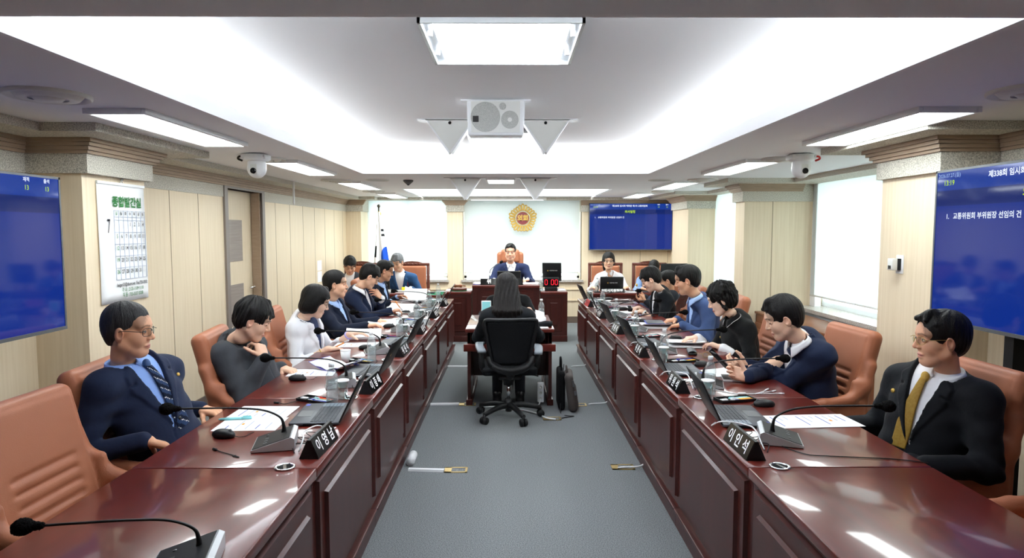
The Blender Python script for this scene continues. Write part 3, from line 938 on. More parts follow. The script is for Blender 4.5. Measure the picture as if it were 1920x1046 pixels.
bench(-.965, -.565, 9.69, 10.33, .755, 'lower mahogany bench wing on the left of the chairman, under the gavel')
bench(.47, .875, 9.69, 10.33, .755, 'lower mahogany bench wing on the right of the chairman, under the red timer')
bench(-2.62, -1.55, 9.62, 10.28, .735, 'mahogany side table at the far left before the flag', 'side_table')
bench(1.22, 2.72, 9.70, 10.28, .735, 'mahogany side table at the far right under the wall screen', 'side_table')
o = thing('felt_table', 'small table with green felt top left of the chairman bench', 'table', (-1.25, 9.72, 0))
b = MB(); b.b2((-.26, 0, .66), (.26, .5, .70), 0, .005); b.build('table_top', 'mahog_top', o)
b = MB(); b.b2((-.25, .01, .701), (.25, .49, .706)); b.build('felt', 'green_felt', o)
for x in (-.22, .22):
    for y in (.04, .46):
        b = MB(); b.cyl((x, y, 0), (x, y, .66), .022); b.build('leg', 'mahog', o)

# --- recorder table in the aisle
o = thing('recorder_table', 'mahogany table with open shelf in the aisle before the mesh office chair', 'table', (.005, 6.10, 0))
b = MB(); b.b2((-.42, 0, .70), (.425, 1.04, ZD), 0, .005); b.build('table_top', 'mahog_top', o)
b = MB(); b.b2((-.435, -.03, .525), (.435, .005, .595), 0, .005); b.b2((-.40, .005, .535), (.40, .55, .55)); b.build('shelf', 'mahog_top', o)
for s in (-1, 1):
    b = MB(); b.b2((s*.385-.016, .01, .06), (s*.385+.016, .46, .70)); b.b2((s*.385-.016, .55, .06), (s*.385+.016, 1.02, .70))
    b.b2((s*.385-.014, .01, .60), (s*.385+.014, 1.02, .70))
    b.b2((s*.385-.03, -.005, 0), (s*.385+.03, 1.03, .06), 0, .006); b.build('side_panel', 'mahog', o)
b = MB(); b.b2((-.37, .50, .18), (.37, .52, .70)); b.build('modesty_panel', 'mahog_dark', o)

# --- mesh office chair (seen from behind)
o = thing('office_chair', 'black mesh office chair with grey armrests seen from behind in the aisle', 'chair', (-.005, 5.70, 0), R(4))
o.scale = (1, 1, 1)
ZS_ = .82
def yb(z): return -.235-.10*max(0, (z-.50))**1.1
def bw(z):
    t = (z-.50)/.50
    return .150+.070*min(1, max(0, t*1.15))
b = MB()
b.sheet(20, 16, lambda u, v: ((2*u-1)*(bw(.53+.375*v*1.2)-.012), yb(.53+.375*v)+.045*(1-(2*u-1)**2)*0-.03*(1-(2*u-1)**2), .53+.375*v), 0, True, .006)
b.build('back_mesh', 'mesh_black', o)
b = MB()
rim = [(-bw(.52+(z-.52)*1.2), yb(z), z) for z in np.linspace(.52, .90, 8)]+[(x, yb(.91)-.022*(1-(x/.22)**2), .915) for x in np.linspace(-.195, .195, 7)]+[(bw(.52+(z-.52)*1.2), yb(z), z) for z in np.linspace(.90, .52, 8)]
b.tube(rim, [.016]*len(rim), n=10, res=4)
b.tube([(-.18, -.24, .535), (-.10, -.285, .50), (0, -.295, .485), (.10, -.285, .50), (.18, -.24, .535)], [.026, .034, .040, .034, .026], n=12, res=5)
b.tube([(-.19, -.24, .60), (-.165, -.255, .54), (-.10, -.27, .50)], [.02, .03, .035], n=10); b.tube([(.19, -.24, .60), (.165, -.255, .54), (.10, -.27, .50)], [.02, .03, .035], n=10)
b.build('back_frame', 'black_plastic', o)
part('seat', [rbx((0, .02, .455), (.24, .235, .035), .03)], 'mesh_black', o)
b = MB(); b.box((0, -.04, .40), (.20, .26, .045), 0, .015); b.tube([(0, -.10, .40), (0, -.24, .43), (0, -.285, .50)], [.03, .035, .03]); b.cyl((0, 0, .30), (0, 0, .40), .045, .06)
b.tube([(.08, -.05, .39), (.20, -.05, .395), (.26, -.06, .385)], .007, n=8); b.build('mechanism', 'black_plastic', o)
b = MB(); b.cyl((0, 0, .16), (0, 0, .32), .016); b.build('gas_lift', 'chrome', o)
b = MB(); b.cyl((0, 0, .06), (0, 0, .175), .028, .03)
for k in range(5):
    a = R(18+72*k+180-50); ca, sa = math.cos(a), math.sin(a)
    b.tube([(.02*ca, .02*sa, .115), (.13*ca, .13*sa, .115), (.29*ca, .29*sa, .082)], [.030, .026, .020], n=8, res=3)
b.build('star_base', 'black_plastic', o)
for k in range(5):
    a = R(18+72*k+180-50); ca, sa = math.cos(a), math.sin(a); b = MB()
    for q in (-.018, .018): b.cyl((.29*ca-sa*q*.5, .29*sa+ca*q*.5, .032), (.29*ca-sa*q*1.5, .29*sa+ca*q*1.5, .032), .032, n=14)
    b.cyl((.29*ca, .29*sa, .03), (.29*ca, .29*sa, .085), .012, n=8)
    b.build('caster', 'black_plastic', o)
for s in (-1, 1):
    b = MB()
    b.tube([(s*.18, -.10, .44), (s*.225, -.12, .46), (s*.245, -.13, .54), (s*.24, -.10, .625)], [.02, .026, .024, .02], n=10)
    b.add(*(lambda m_: (m_.v, m_.f))(MB().sheet(3, 10, lambda u, v: (s*(.205+.070*u+.02*math.sin(v*PI)), -.21+.34*v, .642+.012*math.sin(v*PI)-.02*(1-v)**2), 0, True, .022)), 1, True)
    b.build('armrest', ['black_plastic', 'arm_grey'], o)

# --- brown low cabinet under the right window
o = thing('low_cabinet', 'brown wooden low cabinet with panelled front under the right window', 'cabinet', (2.90, 4.55, 0))
b = MB(); b.b2((-.015, 0, .695), (.42, 3.04, .725), 0, .006); b.b2((0, .01, .62), (.02, 3.03, .695)); b.b2((0, .01, 0), (.02, 3.03, .62)); b.b2((0, 3.01, 0), (.40, 3.03, .695)); b.b2((0, .01, 0), (.40, .03, .695))
b.build('body', 'cab_wood', o)
for k in range(4):
    b = MB(); y0 = .03+.755*k
    b.b2((-.012, y0+.02, .10), (0, y0+.73, .60), 0, .004); b.b2((-.02, y0+.10, .17), (-.01, y0+.65, .53), 0, .004)
    b.build('door_panel', 'cab_wood', o)
# ================================================================ THINGS ON THE DESKS
SEATS = {}
WHO = {('L', 1): 'the man in blue striped tie', ('L', 2): 'the man in charcoal jacket', ('L', 3): 'the woman in white jacket', ('L', 4): 'the man in open light blue collar',
       ('L', 5): 'the man covering his mouth', ('L', 6): 'the man turning pages', ('R', 1): 'the man in gold tie', ('R', 2): 'the young man holding a phone',
       ('R', 3): 'the woman in black polo top', ('R', 4): 'the man in mid blue jacket', ('R', 5): 'the woman with white smart watch', ('R', 6): 'the man in navy waistcoat'}
YC = [1.96+1.065*k for k in range(7)]
def dpos(side, k, u, v, z=ZD):
    return ((XDL-u) if side == 'L' else (XDR+u), YC[k]+v, z)
def drot(side, a=0): return (PI/2 if side == 'L' else -PI/2)+R(a)
PROTO = {}
def place(kind, side, k, u, v, a, label, group=None, z=ZD):
    """first call builds, later calls copy"""
    loc = dpos(side, k, u, v, z); rz = drot(side, a)
    if kind not in PROTO:
        o = BUILD[kind](); PROTO[kind] = o
        o.location = loc; o.rotation_euler = (0, 0, rz); o['label'] = label
        if group: o['group'] = group
    else:
        o = dup(PROTO[kind], loc, rz, label, group)
    return o

# local axes of desk things: +y points to the sitter, +x to the sitter's left seen from the aisle
def b_laptop():
    o = thing('laptop', 'x', 'laptop')
    b = MB(); b.b2((-.18, -.118, .004), (.18, .118, .018), 0, .004)
    for x in (-.15, .15):
        for y in (-.09, .09): b.b2((x-.012, y-.006, 0), (x+.012, y+.006, .005), 1)
    b.b2((-.181, -.07, .007), (-.1795, .05, .013), 1); b.b2((.1795, -.07, .007), (.181, .05, .013), 1)
    b.build('base', ['laptop_grey', 'black_matte'], o)
    b = MB()
    for r_ in range(6):
        for c in range(15):
            x = -.163+c*.0223; y = -.088+r_*.0185
            if r_ == 5 and 3 < c < 9: continue
            b.b2((x, y, .018), (x+.0195, y+.0155, .0200), 1 if c >= 12 else 0)
    b.b2((-.163+4*.0223, -.088+5*.0185, .018), (-.163+9*.0223-.003, -.088+5*.0185+.0155, .020), 0)
    b.build('keyboard', ['key', 'keypad_light'], o)
    b = MB(); b.b2((-.07, .038, .0178), (.035, .105, .0186)); b.build('touchpad', 'grey_plastic', o)
    b = MB(); b.b2((.125, .088, .018), (.16, .108, .0187)); b.build('sticker', 'blue', o)
    T = frame((0, -.118, .014), (1, 0, 0), (0, -math.sin(R(26)), math.cos(R(26))))
    b = MB(T); b.b2((-.18, 0, -.004), (.18, .232, .004), 0, .003)
    b.build('lid', 'black_plastic', o)
    b = MB(T); b.b2((-.17, .014, -.0047), (.17, .222, -.0040)); 
    b.build('screen', 'black_gloss', o)
    b = MB(T @ frame((0, .125, .0046), (1, 0, 0), (0, 1, 0)))
    b.lathe([(0, 0), (.011, 0), (.011, .0006), (0, .0008)], 12, 0, False, tr(-.055, 0, 0))
    b.text('서울특별시의회', tr(.015, 0, .0006), .017, 1, 'CENTER')
    b.build('lid_logo', ['gold', 'grey_plastic'], o)
    return o
def b_mic():
    o = thing('conference_microphone', 'x', 'microphone')
    b = MB()
    # wedge: high on the aisle side, low towards the sitter
    prof = [(-.075, .004), (-.075, .050), (-.060, .058), (.10, .012), (.10, .004)]
    n = len(prof)
    for x0, x1, m in ((-.095, .095, 1),):
        vs = [(x0, y, z) for y, z in prof]+[(x1, y, z) for y, z in prof]
        b.add(vs, [tuple(range(n)), tuple(range(2*n-1, n-1, -1))]+[(i, n+i, n+(i+1) % n, (i+1) % n) for i in range(n)], m)
    b.build('base', ['grey_plastic', 'mic_silver'], o)
    T = frame((0, .02, .0360), (1, 0, 0), (0, .160, -.046))
    b = MB(T); b.b2((-.089, -.078, -.002), (.089, .078, .0015)); 
    for x in (-.06, -.03, 0): b.b2((x-.009, .02, .0015), (x+.009, .035, .003), 1)
    b.lathe([(0, 0), (.006, 0), (.006, .002), (0, .002)], 10, 1, True, tr(.05, .03, .0015))
    b.build('control_panel', ['black_plastic', 'grey_plastic'], o)
    b = MB(); b.b2((-.03, .098, 0), (.03, .102, .004)); b.b2((-.09, -.07, 0), (.09, .098, .004)); b.build('foot_pad', 'black_matte', o)
    b = MB()
    b.tube([(.03, -.02, .045), (.03, -.02, .075), (.028, -.005, .115), (.024, .06, .150), (.014, .16, .168), (.006, .28, .178), (0, .39, .185)], [.011, .0075, .0048, .0045, .0042, .0042, .0042], n=8, res=6)
    b.build('gooseneck', 'black_plastic', o)
    v, q = solid([cap((0, .390, .185), (0, .417, .186), .0105, .014, k=.004), ell((0, .436, .187), (.026, .029, .025), k=.006)], .0035)
    rr = np.random.RandomState(3).normal(0, .0011, v.shape)
    np_mesh('foam_windscreen', [(v+rr, q)], 'foam', o)
    return o
def b_mouse():
    o = thing('computer_mouse', 'x', 'mouse')
    v, q = solid([ell((0, 0, .012), (.031, .056, .026)), fun(lambda X, Y, Z: .001-Z+0*X+0*Y, (-.1, -.1, -.1), (.1, .1, .1))], .0035)
    np_mesh('body', [(v, q)], 'black_plastic', o)
    b = MB(); b.cyl((-.003, -.034, .031), (.003, -.034, .031), .008, n=10); b.build('scroll_wheel', 'grey_plastic', o)
    b = MB(); b.tube([(0, -.054, .010), (.006, -.075, .004), (.03, -.092, .003), (.06, -.088, .003), (.085, -.096, .003)], .0016, n=6); b.build('cord', 'black_plastic', o)
    return o
def b_bottle():
    o = thing('water_bottle', 'x', 'bottle')
    b = MB()
    prof = [(.0, .004), (.026, .001), (.031, .008)]
    for k in range(8): z = .02+.0135*k; prof += [(.0315, z), (.0300, z+.006)]
    prof += [(.0315, .135), (.0305, .155), (.020, .180), (.0125, .192), (.0125, .205)]
    b.lathe(prof, 20, 0, True, cap=False); b.build('bottle_body', 'water', o)
    b = MB(); b.lathe([(0, .006), (.0285, .006), (.0285, .118), (0, .118)], 16, 0, True); b.build('water_fill', 'water', o)
    b = MB(); b.lathe([(.0145, .200), (.0145, .219), (.013, .221), (0, .221)], 16, 0, True); b.build('cap', 'white_plastic', o)
    return o
def b_glass():
    o = thing('drinking_glass', 'x', 'glass')
    b = MB(); b.lathe([(0, .004), (.026, .002), (.033, .105)], 20, 0, True, cap=False); b.lathe([(0, .012), (.024, .012), (.030, .104)], 20, 0, True, cap=False); b.build('glass_body', 'glass', o)
    b = MB(); b.lathe([(0, .108), (.037, .107), (.0375, .1005), (.036, .1005), (.035, .106), (0, .1065)], 20, 0, True); b.build('paper_lid', 'paper', o)
    return o
def b_tray():
    o = thing('pen_tray', 'x', 'tray')
    b = MB(); b.b2((-.105, -.045, 0), (.105, .045, .003), 0)
    for lo, hi in (((-.105, -.045, 0), (-.101, .045, .016)), ((.101, -.045, 0), (.105, .045, .016)), ((-.105, -.045, 0), (.105, -.041, .016)), ((-.105, .041, 0), (.105, .045, .016))): b.b2(lo, hi)
    b.build('tray_body', 'black_plastic', o)
    b = MB(); b.b2((.045, -.041, .003), (.048, .041, .014)); b.build('divider', 'black_plastic', o)
    return o
def b_plate():
    o = thing('name_plate', 'x', 'name plate')
    b = MB(); n = 3; pr = [(-.040, 0), (.040, 0), (.006, .078), (-.006, .078)]
    x0, x1 = -.135, .135
    vs = [(x0, y, z) for y, z in pr]+[(x1, y, z) for y, z in pr]; n = 4
    b.add(vs, [tuple(range(n)), tuple(range(2*n-1, n-1, -1))]+[(i, n+i, n+(i+1) % n, (i+1) % n) for i in range(n)])
    b.build('stand', 'black_plastic', o)
    return o
def plate_face(o, txt, face='black_gloss', ink='white_ink', size=.062):
    """printed face of the plate, on the aisle side"""
    ny = Vector((0, -.078, .034)).normalized()
    up = Vector((0, .034, .078)).normalized()
    T = frame(Vector((0, -.023, .039))+ny*.0015, (1, 0, 0), up)
    b = MB(T); b.b2((-.133, -.041, -.001), (.133, .041, .0015), 0)
    if txt:
        for i, ch in enumerate(txt):
            b.text(ch, tr((i-(len(txt)-1)/2)*.078, -.002, .0022), size, 1, 'CENTER', 1.0, .018)
    b.build('printed_face', [face, ink], o)
def b_grommet():
    o = thing('cable_grommet', 'x', 'grommet')
    b = MB(); b.lathe([(.030, .0), (.040, .001), (.041, .004), (.037, .006), (.031, .005), (.030, 0)], 24, 0, True, cap=False); b.build('ring', 'chrome', o)
    b = MB(); b.lathe([(0, .002), (.030, .002)], 20, 0, False, cap=False); b.b2((-.028, -.006, .002), (.028, .006, .005), 1); b.build('cover', ['black_matte', 'chrome'], o)
    return o
BUILD = dict(laptop=b_laptop, mic=b_mic, mouse=b_mouse, bottle=b_bottle, glass=b_glass, tray=b_tray, plate=b_plate, grommet=b_grommet)

def sheet_thing(name, label, cat, side, k, u, v, a, w, l, z, lines=0, m='paper', group=None, seed=0, curl=0, h=.0006):
    """a printed sheet: w along local x, l along local y"""
    o = None
    b = MB()
    if curl: b.sheet(10, 10, lambda p, q: ((p-.5)*w, (q-.5)*l, .001+curl*max(0, (q-.45))**2*4+curl*.3*abs(p-.5)), 0, True, .0006)
    else: b.b2((-w/2, -l/2, 0), (w/2, l/2, h))
    rs = random.Random(seed)
    if lines:
        for i in range(lines):
            y = l*.40-(i+.5)*(l*.8/lines); x0 = -w*.38; x1 = x0+w*rs.uniform(.2, .74)
            zt = h+.0003+(curl*max(0, (y/l+.5-.45))**2*4 if curl else 0)
            b.b2((x0, y-.0022, zt-.0003), (x1, y+.0022, zt+.0002), 1+(i % 3 == 0))
        b.b2((-.012, l*.1, h), (.012, l*.1+.012, h+.0004), 3)
    o = b.build(name, [m, 'ink_pale', 'ink_blue', 'ink_orange'])
    o.location = dpos(side, k, u, v, z); o.rotation_euler = (0, 0, drot(side, a))
    return tag(o, label, cat, group)

# --- per seat layout (u from the aisle edge, v from the seat centre)
PENC = ['orange', 'yellow', 'red', 'blue', 'violet', 'white_plastic', 'aqua', 'black_plastic']
def pen(label, m, loc, rz, tilt=0, length=.14, r=.0048, group=None):
    o = thing('pen', label, 'pen', loc, rz, group)
    b = MB(); b.cyl((-length/2, 0, 0), (length*.18, 0, 0), r, n=8); b.cyl((-length/2, 0, 0), (-length/2-.010, 0, 0), r*.8, .001, n=8); b.build('barrel', m, o)
    b = MB(); b.cyl((length*.18, 0, 0), (length/2, 0, 0), r*1.12, n=8); b.b2((length*.22, -.0015, r*.9), (length*.48, .0015, r*1.7)); b.build('cap', 'white_plastic' if m in ('orange', 'yellow') else m, o)
    return o
for side in 'LR':
    sn = 'left' if side == 'L' else 'right'
    s = 1 if side == 'L' else -1          # mirrored details
    for k in range(1, 7):
        who = WHO[side, k]
        jit = random.Random(k*7+ord(side))
        J = lambda a: jit.uniform(-a, a)
        far = k >= 4
        u0 = .175 if side == 'L' else .185
        la = {('L', 1): -3*0+4, ('R', 1): -4}.get((side, k), J(5))
        place('laptop', side, k, u0+.0, .165+J(.03)-(.03 if side == 'R' else 0), la, 'dark grey laptop open on the desk before '+who, 'laptops on the two desk rows')
        place('mic', side, k, .235, -.235+J(.03), (14 if side == 'L' else -14)+J(4), 'gooseneck microphone with black foam before '+who, 'gooseneck microphones on the two desk rows')
        mu, mv = {('L', 1): (.52, -.15), ('L', 2): (.55, -.10), ('L', 3): (.36, -.10), ('R', 1): (.40, .355), ('R', 2): (.37, .31), ('R', 3): (.47, .34)}.get((side, k), (.40+J(.03), (-.02 if side == 'L' else .33)+J(.03)))
        place('mouse', side, k, mu, mv, J(20), 'black computer mouse on the desk before '+who, 'mice on the two desk rows')
        bu, bv = (.19, .42) if side == 'L' else (.18, .56)
        if (side, k) == ('R', 1): bv = .60
        place('bottle', side, k, bu+J(.01), bv-(.02 if far else 0), J(60), 'clear water bottle with white cap before '+who, 'water bottles on the two desk rows')
        if (side, k) != ('L', 2):
            place('glass', side, k, bu-.035, bv+(.095 if side == 'L' else -.095), J(60), 'drinking glass with white paper lid before '+who, 'covered glasses on the two desk rows')
        tu, tv = (.285, .47) if side == 'L' else (.285, .47)
        ta = (68 if side == 'L' else -70)+J(6)
        place('tray', side, k, tu, tv-.0, ta, 'black tray of pens on the desk before '+who, 'pen trays on the two desk rows')
        base = dpos(side, k, tu, tv); rz = drot(side, ta)
        cols = PENC[:]; jit.shuffle(cols); n = 6 if k <= 2 else 4
        nm = {'white_plastic': 'white', 'black_plastic': 'black'}
        for i in range(n):
            off = -.034+.068*i/(n-1)
            x, y = -.031+J(.004), off
            loc = (base[0]+math.cos(rz)*x-math.sin(rz)*y, base[1]+math.sin(rz)*x+math.cos(rz)*y, ZD+.0085)
            pen('%s pen in the tray before %s' % (nm.get(cols[i], cols[i]), who), cols[i], loc, rz+R(J(2)), length=.118, group='pens in the desk trays')
        o = tag(MB().box((0, 0, .009), (.040, .022, .013), 0, .002).build('eraser', 'white_plastic'), 'white eraser in the tray before '+who, 'eraser', 'erasers in the desk trays')
        x, y = .075, .012
        o.location = (base[0]+math.cos(rz)*x-math.sin(rz)*y, base[1]+math.sin(rz)*x+math.cos(rz)*y, ZD+.001); o.rotation_euler = (0, 0, rz)
        pl = place('plate', side, k, .045, -.30+J(.02)-(.03 if side == 'R' else 0), J(3), 'black name plate at the desk edge before '+who, 'name plates on the two desk rows')
        for ch in list(pl.children):
            if ch.name.startswith('printed_face'): bpy.data.objects.remove(ch)
        txt = {('L', 1): '이영남', ('L', 2): '이종배', ('R', 1): '이인석'}.get((side, k), '위원석')
        if (side, k) == ('R', 6): plate_face(pl, txt, 'red', 'black_matte')
        else: plate_face(pl, txt)
        place('grommet', side, k, .115, -.53+.0*k, 20, 'round chrome cable grommet in the desk beside '+who, 'cable grommets')
        # cables behind the laptop
        b = MB()
        p = [(.115, -.36), (.11, -.31), (.135, -.24), (.10, -.14), (.07, -.06), (.05, -.02)]
        if side == 'L': pts = [dpos(side, k, u, v, ZD+.004+(.045 if 0 < i < 4 else 0)) for i, (u, v) in enumerate(p)]
        else: pts = [dpos(side, k, u, v+(.02 if i else 0), ZD+.004+(.05 if 0 < i < 4 else 0)) for i, (u, v) in enumerate([(.128, -.34), (.13, -.25), (.115, -.17), (.03, -.12), (.012, -.02), (.045, .03)])]
        b.tube(pts, .0032, n=7)
        tag(b.build('network_cable', 'white_plastic'), 'white cable looping behind the laptop of '+who, 'cable', 'white cables behind the laptops')
        b = MB()
        pts = [dpos(side, k, u, v, ZD+.003+.012*(i % 2)) for i, (u, v) in enumerate([(.13, -.37), (.16, -.30), (.12, -.24), (.17, -.20), (.11, -.18), (.155, -.13), (.09, -.10)])]
        b.tube(pts, .0022, n=6)
        tag(b.build('power_cable', 'black_plastic'), 'black tangled power cable behind the laptop of '+who, 'cable', 'black cables behind the laptops')

# papers and personal things
sheet_thing('paper_sheet', 'white sheet of paper at the front left place, lower of two under the mint pen', 'paper', 'L', 1, .475, .045, 2, .21, .297, ZD+.0005, 5, seed=1)
sheet_thing('paper_sheet', 'printed sheet of paper at the front left place, upper of two behind the mint pen', 'paper', 'L', 1, .49, .255, -1, .21, .297, ZD+.0016, 6, seed=2)
pen('mint green pen lying on the papers before the man in blue striped tie', 'aqua', dpos('L', 1, .575, .115, ZD+.008), R(12), r=.0065, length=.145)
b = MB(); P_ = [dpos('L', 1, u, v, ZD+.004) for u, v in ((.473, .419), (.43, .40), (.38, .47), (.33, .47), (.30, .40))]
b.tube(P_, .002, n=6); b.cyl(P_[0], dpos('L', 1, .50, .425, ZD+.005), .006, n=8)
tag(b.build('audio_cable', 'black_plastic'), 'thin black cable with a plug lying before the pen tray, front left place', 'cable')
b = MB(); P_ = [dpos('L', 1, u, v, ZD+.004) for u, v in ((.36, -.40), (.37, -.41), (.34, -.42), (.42, -.37), (.47, -.335))]
b.tube(P_, .0022, n=6); b.cyl(P_[-1], dpos('L', 1, .487, -.325, ZD+.006), .006, n=8)
tag(b.build('audio_cable', 'black_plastic'), 'thin black cable with a plug curling before the front left microphone', 'cable')
sheet_thing('paper_sheet', 'printed sheet of paper under the hand of the man in charcoal jacket', 'paper', 'L', 2, .52, .12, 3, .21, .297, ZD+.0005, 7, seed=3)
def booklet(label, side, k, u, v, a, cover='violet', w=.21, l=.29, lift=.05):
    o = thing('open_booklet', label, 'booklet', dpos(side, k, u, v, ZD+.001), drot(side, a))
    b = MB(); b.sheet(12, 2, lambda p, q: ((2*p-1)*w, (q-.5)*l, .002+lift*abs(2*p-1)**1.6), 0, True, .0012); b.build('cover', cover, o)
    b = MB(); b.sheet(12, 2, lambda p, q: ((2*p-1)*w*.96, (q-.5)*l*.97, .007+lift*.85*abs(2*p-1)**1.6+.012*math.sin(PI*min(1, abs(2*p-1)*1.6))), 0, True, .004); b.build('pages', 'paper', o)
    return o
booklet('open booklet with purple cover on the desk beside the white paper cup', 'L', 2, .40, .265, 66, w=.15, l=.22)
o = thing('paper_cup', 'white paper cup on the left desk between the booklet and the woman in white jacket', 'cup', dpos('L', 2, .392, .465))
b = MB(); b.lathe([(0, .004), (.025, .004), (.025, .0), (.027, 0), (.036, .084), (.034, .084), (.024, .008), (0, .008)], 24, 0, True); b.build('cup_body', 'paper', o)
b = MB(); b.lathe([(.0345, .083), (.037, .083), (.0375, .085), (.037, .088), (.0345, .087)], 24, 0, True, cap=False); b.build('rim', 'paper', o)
pen('blue pen lying alone on the desk near the white paper cup', 'blue', dpos('L', 2, .30, .43, ZD+.006), R(80), length=.12)
sheet_thing('paper_sheet', 'blank white sheet before the woman in white jacket', 'paper', 'L', 3, .48, .10, 4, .21, .34, ZD+.0005, 3, seed=5)
def stack(label, side, k, u, v, a, n=5, w=.21, l=.297, z0=0, cat='document', name='document_stack', curl=.02, grp=None):
    o = thing(name, label, cat, dpos(side, k, u, v, ZD+z0), drot(side, a), grp)
    rs = random.Random(int(u*1000+v*77))
    b = MB()
    for i in range(n):
        dx, dy = rs.uniform(-.012, .012), rs.uniform(-.012, .012)
        b.b2((-w/2+dx, -l/2+dy, .001+i*.004), (w/2+dx, l/2+dy, .001+i*.004+.0036), 0)
    b.build('pages', ['paper'], o)
    b = MB(tr(.01, .0, n*.004+.001)); b.sheet(10, 10, lambda p, q: ((p-.5)*w*1.02, (q-.5)*l*1.02, .001+curl*max(0, p-.35)**2*4+curl*.5*max(0, q-.5)**2*4), 0, True, .001); b.build('top_sheet', 'paper', o)
    return o
stack('thick white document under the left hand of the woman in white jacket', 'L', 3, .50, .44, 8, 7)
stack('white papers under the hands of the man in open light blue collar', 'L', 4, .49, .14, -5, 2)
stack('white papers under the writing hand of the man covering his mouth', 'L', 5, .48, .05, 4, 3)
stack('open white document being leafed by the man turning pages', 'L', 6, .475, .16, 0, 9, .30, .29, curl=.07)
stack('white papers on the far left desk corner beside the bottle', 'L', 5, .53, .45, -8, 3)
sheet_thing('paper_sheet', 'printed sheet of paper before the man in gold tie, nearer the aisle', 'paper', 'R', 1, .455, .08, 5, .21, .297, ZD+.0005, 7, seed=8)
sheet_thing('paper_sheet', 'printed sheet of paper before the man in gold tie, nearer his chair', 'paper', 'R', 1, .585, .085, 4, .21, .297, ZD+.0016, 7, seed=9)
o = thing('notebook', 'black notebook closed with elastic on the desk before the young man holding a phone', 'notebook', dpos('R', 2, .475, -.10), drot('R', -12))
b = MB(); b.b2((-.065, -.095, .0), (.065, .095, .002), 0); b.b2((-.065, -.095, .016), (.065, .095, .018), 0); b.b2((-.065, .090, .0), (.065, .095, .018), 0); b.build('cover', 'black_plastic', o)
b = MB(); b.b2((-.063, -.092, .002), (.063, .090, .016)); b.build('pages', 'paper', o)
sheet_thing('paper_sheet', 'white sheet with curled edge beside the black notebook', 'paper', 'R', 2, .475, .12, 20, .21, .297, ZD+.0005, 3, seed=11, curl=.012)
pen('black pen lying alone on the desk behind the black notebook', 'black_plastic', dpos('R', 2, .40, .36, ZD+.006), R(2))
o = thing('charging_cable', 'white charging cable with three plugs on the right desk', 'cable', (0, 0, 0))
b = MB(); b.tube([dpos('R', 1, u, v, ZD+.004) for u, v in ((.24, .70), (.31, .63), (.36, .60), (.45, .60))], .0032, n=7); b.build('cord', 'white_plastic', o)
b = MB(); b.box(dpos('R', 1, .37, .60, ZD+.006), (.045, .016, .010), 0, .003); b.build('splitter', 'white_plastic', o)
for du, dv in ((.58, .60), (.56, .65), (.535, .68)):
    b = MB(); b.tube([dpos('R', 1, .44, .60, ZD+.004), dpos('R', 1, .50, (.6+dv)/2, ZD+.006), dpos('R', 1, du, dv, ZD+.005)], .0028, n=6)
    b.cyl(dpos('R', 1, du, dv, ZD+.005), dpos('R', 1, du+.03, dv+(dv-.6)*.4, ZD+.005), .0055, n=8); b.build('plug', 'white_plastic', o)
b = MB(); b.tube([dpos('R', 1, u, v, ZD+.004) for u, v in ((.22, -.30), (.28, -.40), (.36, -.42), (.50, -.44), (.62, -.46), (.72, -.50))], .0024, n=6); 
tag(b.build('microphone_cable', 'black_plastic'), 'long black cable crossing the right desk in front of the man in gold tie', 'cable')
stack('spread white papers before the woman in black polo top', 'R', 3, .50, .10, -10, 3, .34, .30)
o = thing('eyeglass_case', 'open dark spectacle case on the desk before the woman in black polo top', 'case', dpos('R', 3, .43, -.30), drot('R', 80))
v, q = solid([rbx((0, 0, .012), (.033, .080, .012), .010)], .004); np_mesh('case_base', [(v, q)], 'black_plastic', o)
b = MB(); b.sheet(6, 10, lambda p, q: ((p-.5)*.066, (q-.5)*.16, .024+.012*math.sin(PI*p)), 0, True, .002); b.build('lid', 'grey_plastic', o)
def spectacles(label, loc, rz):
    o = thing('reading_glasses', label, 'glasses', loc, rz)
    for s_ in (-1, 1):
        b = MB(); b.tube([(s_*.034+.026*math.cos(t), 0, .022+.019*math.sin(t)) for t in np.linspace(0, 2*PI, 13)[:-1]], .0014, n=6, res=2, closed=True)
        b.build('rim', 'brass', o)
        b = MB(); b.lathe([(0, 0), (.025, 0)], 16, 0, False, frame((s_*.034, 0, .022), (1, 0, 0), (0, 0, 1)), cap=False); b.build('lens', 'glass', o)
        b = MB(); b.tube([(s_*.062, 0, .028), (s_*.066, .06, .027), (s_*.064, .125, .018)], .0013, n=6); b.build('temple', 'brass', o)
    b = MB(); b.tube([(-.009, 0, .026), (0, -.002, .030), (.009, 0, .026)], .0013, n=6); b.build('bridge', 'brass', o)
    return o
spectacles('gold rimmed glasses lying on the desk beside the dark spectacle case', dpos('R', 3, .52, -.44), R(20))
stack('white papers under the hands of the man in mid blue jacket', 'R', 4, .49, .06, -4, 3, .34, .30)
o = thing('tablet', 'grey tablet in a blue case before the man in mid blue jacket', 'tablet', dpos('R', 4, .48, .12, ZD+.028), drot('R', 85))
b = MB(); b.b2((-.09, -.125, 0), (.09, .125, .004)); b.build('case', 'blue', o)
b = MB(); b.b2((-.083, -.118, .004), (.083, .118, .010), 0, .003); b.build('body', 'grey_plastic', o)
sheet_thing('paper_sheet', 'white sheet on the desk before the woman with white smart watch', 'paper', 'R', 5, .46, .10, 8, .21, .297, ZD+.0005, 3, seed=15)
stack('white papers on the far right desk near the man in navy waistcoat', 'R', 6, .49, .08, 6, 3, .30, .30)
# near left microphone and grommet (empty chair)
m0_ = place('mic', 'L', 0, .115, -.225, 14, 'gooseneck microphone with black foam nearest the camera, before the empty chair', 'gooseneck microphones on the two desk rows')

for ch in m0_.children:
    if ch.name.startswith(('gooseneck', 'foam')): ch.scale = (1, .90, .86)
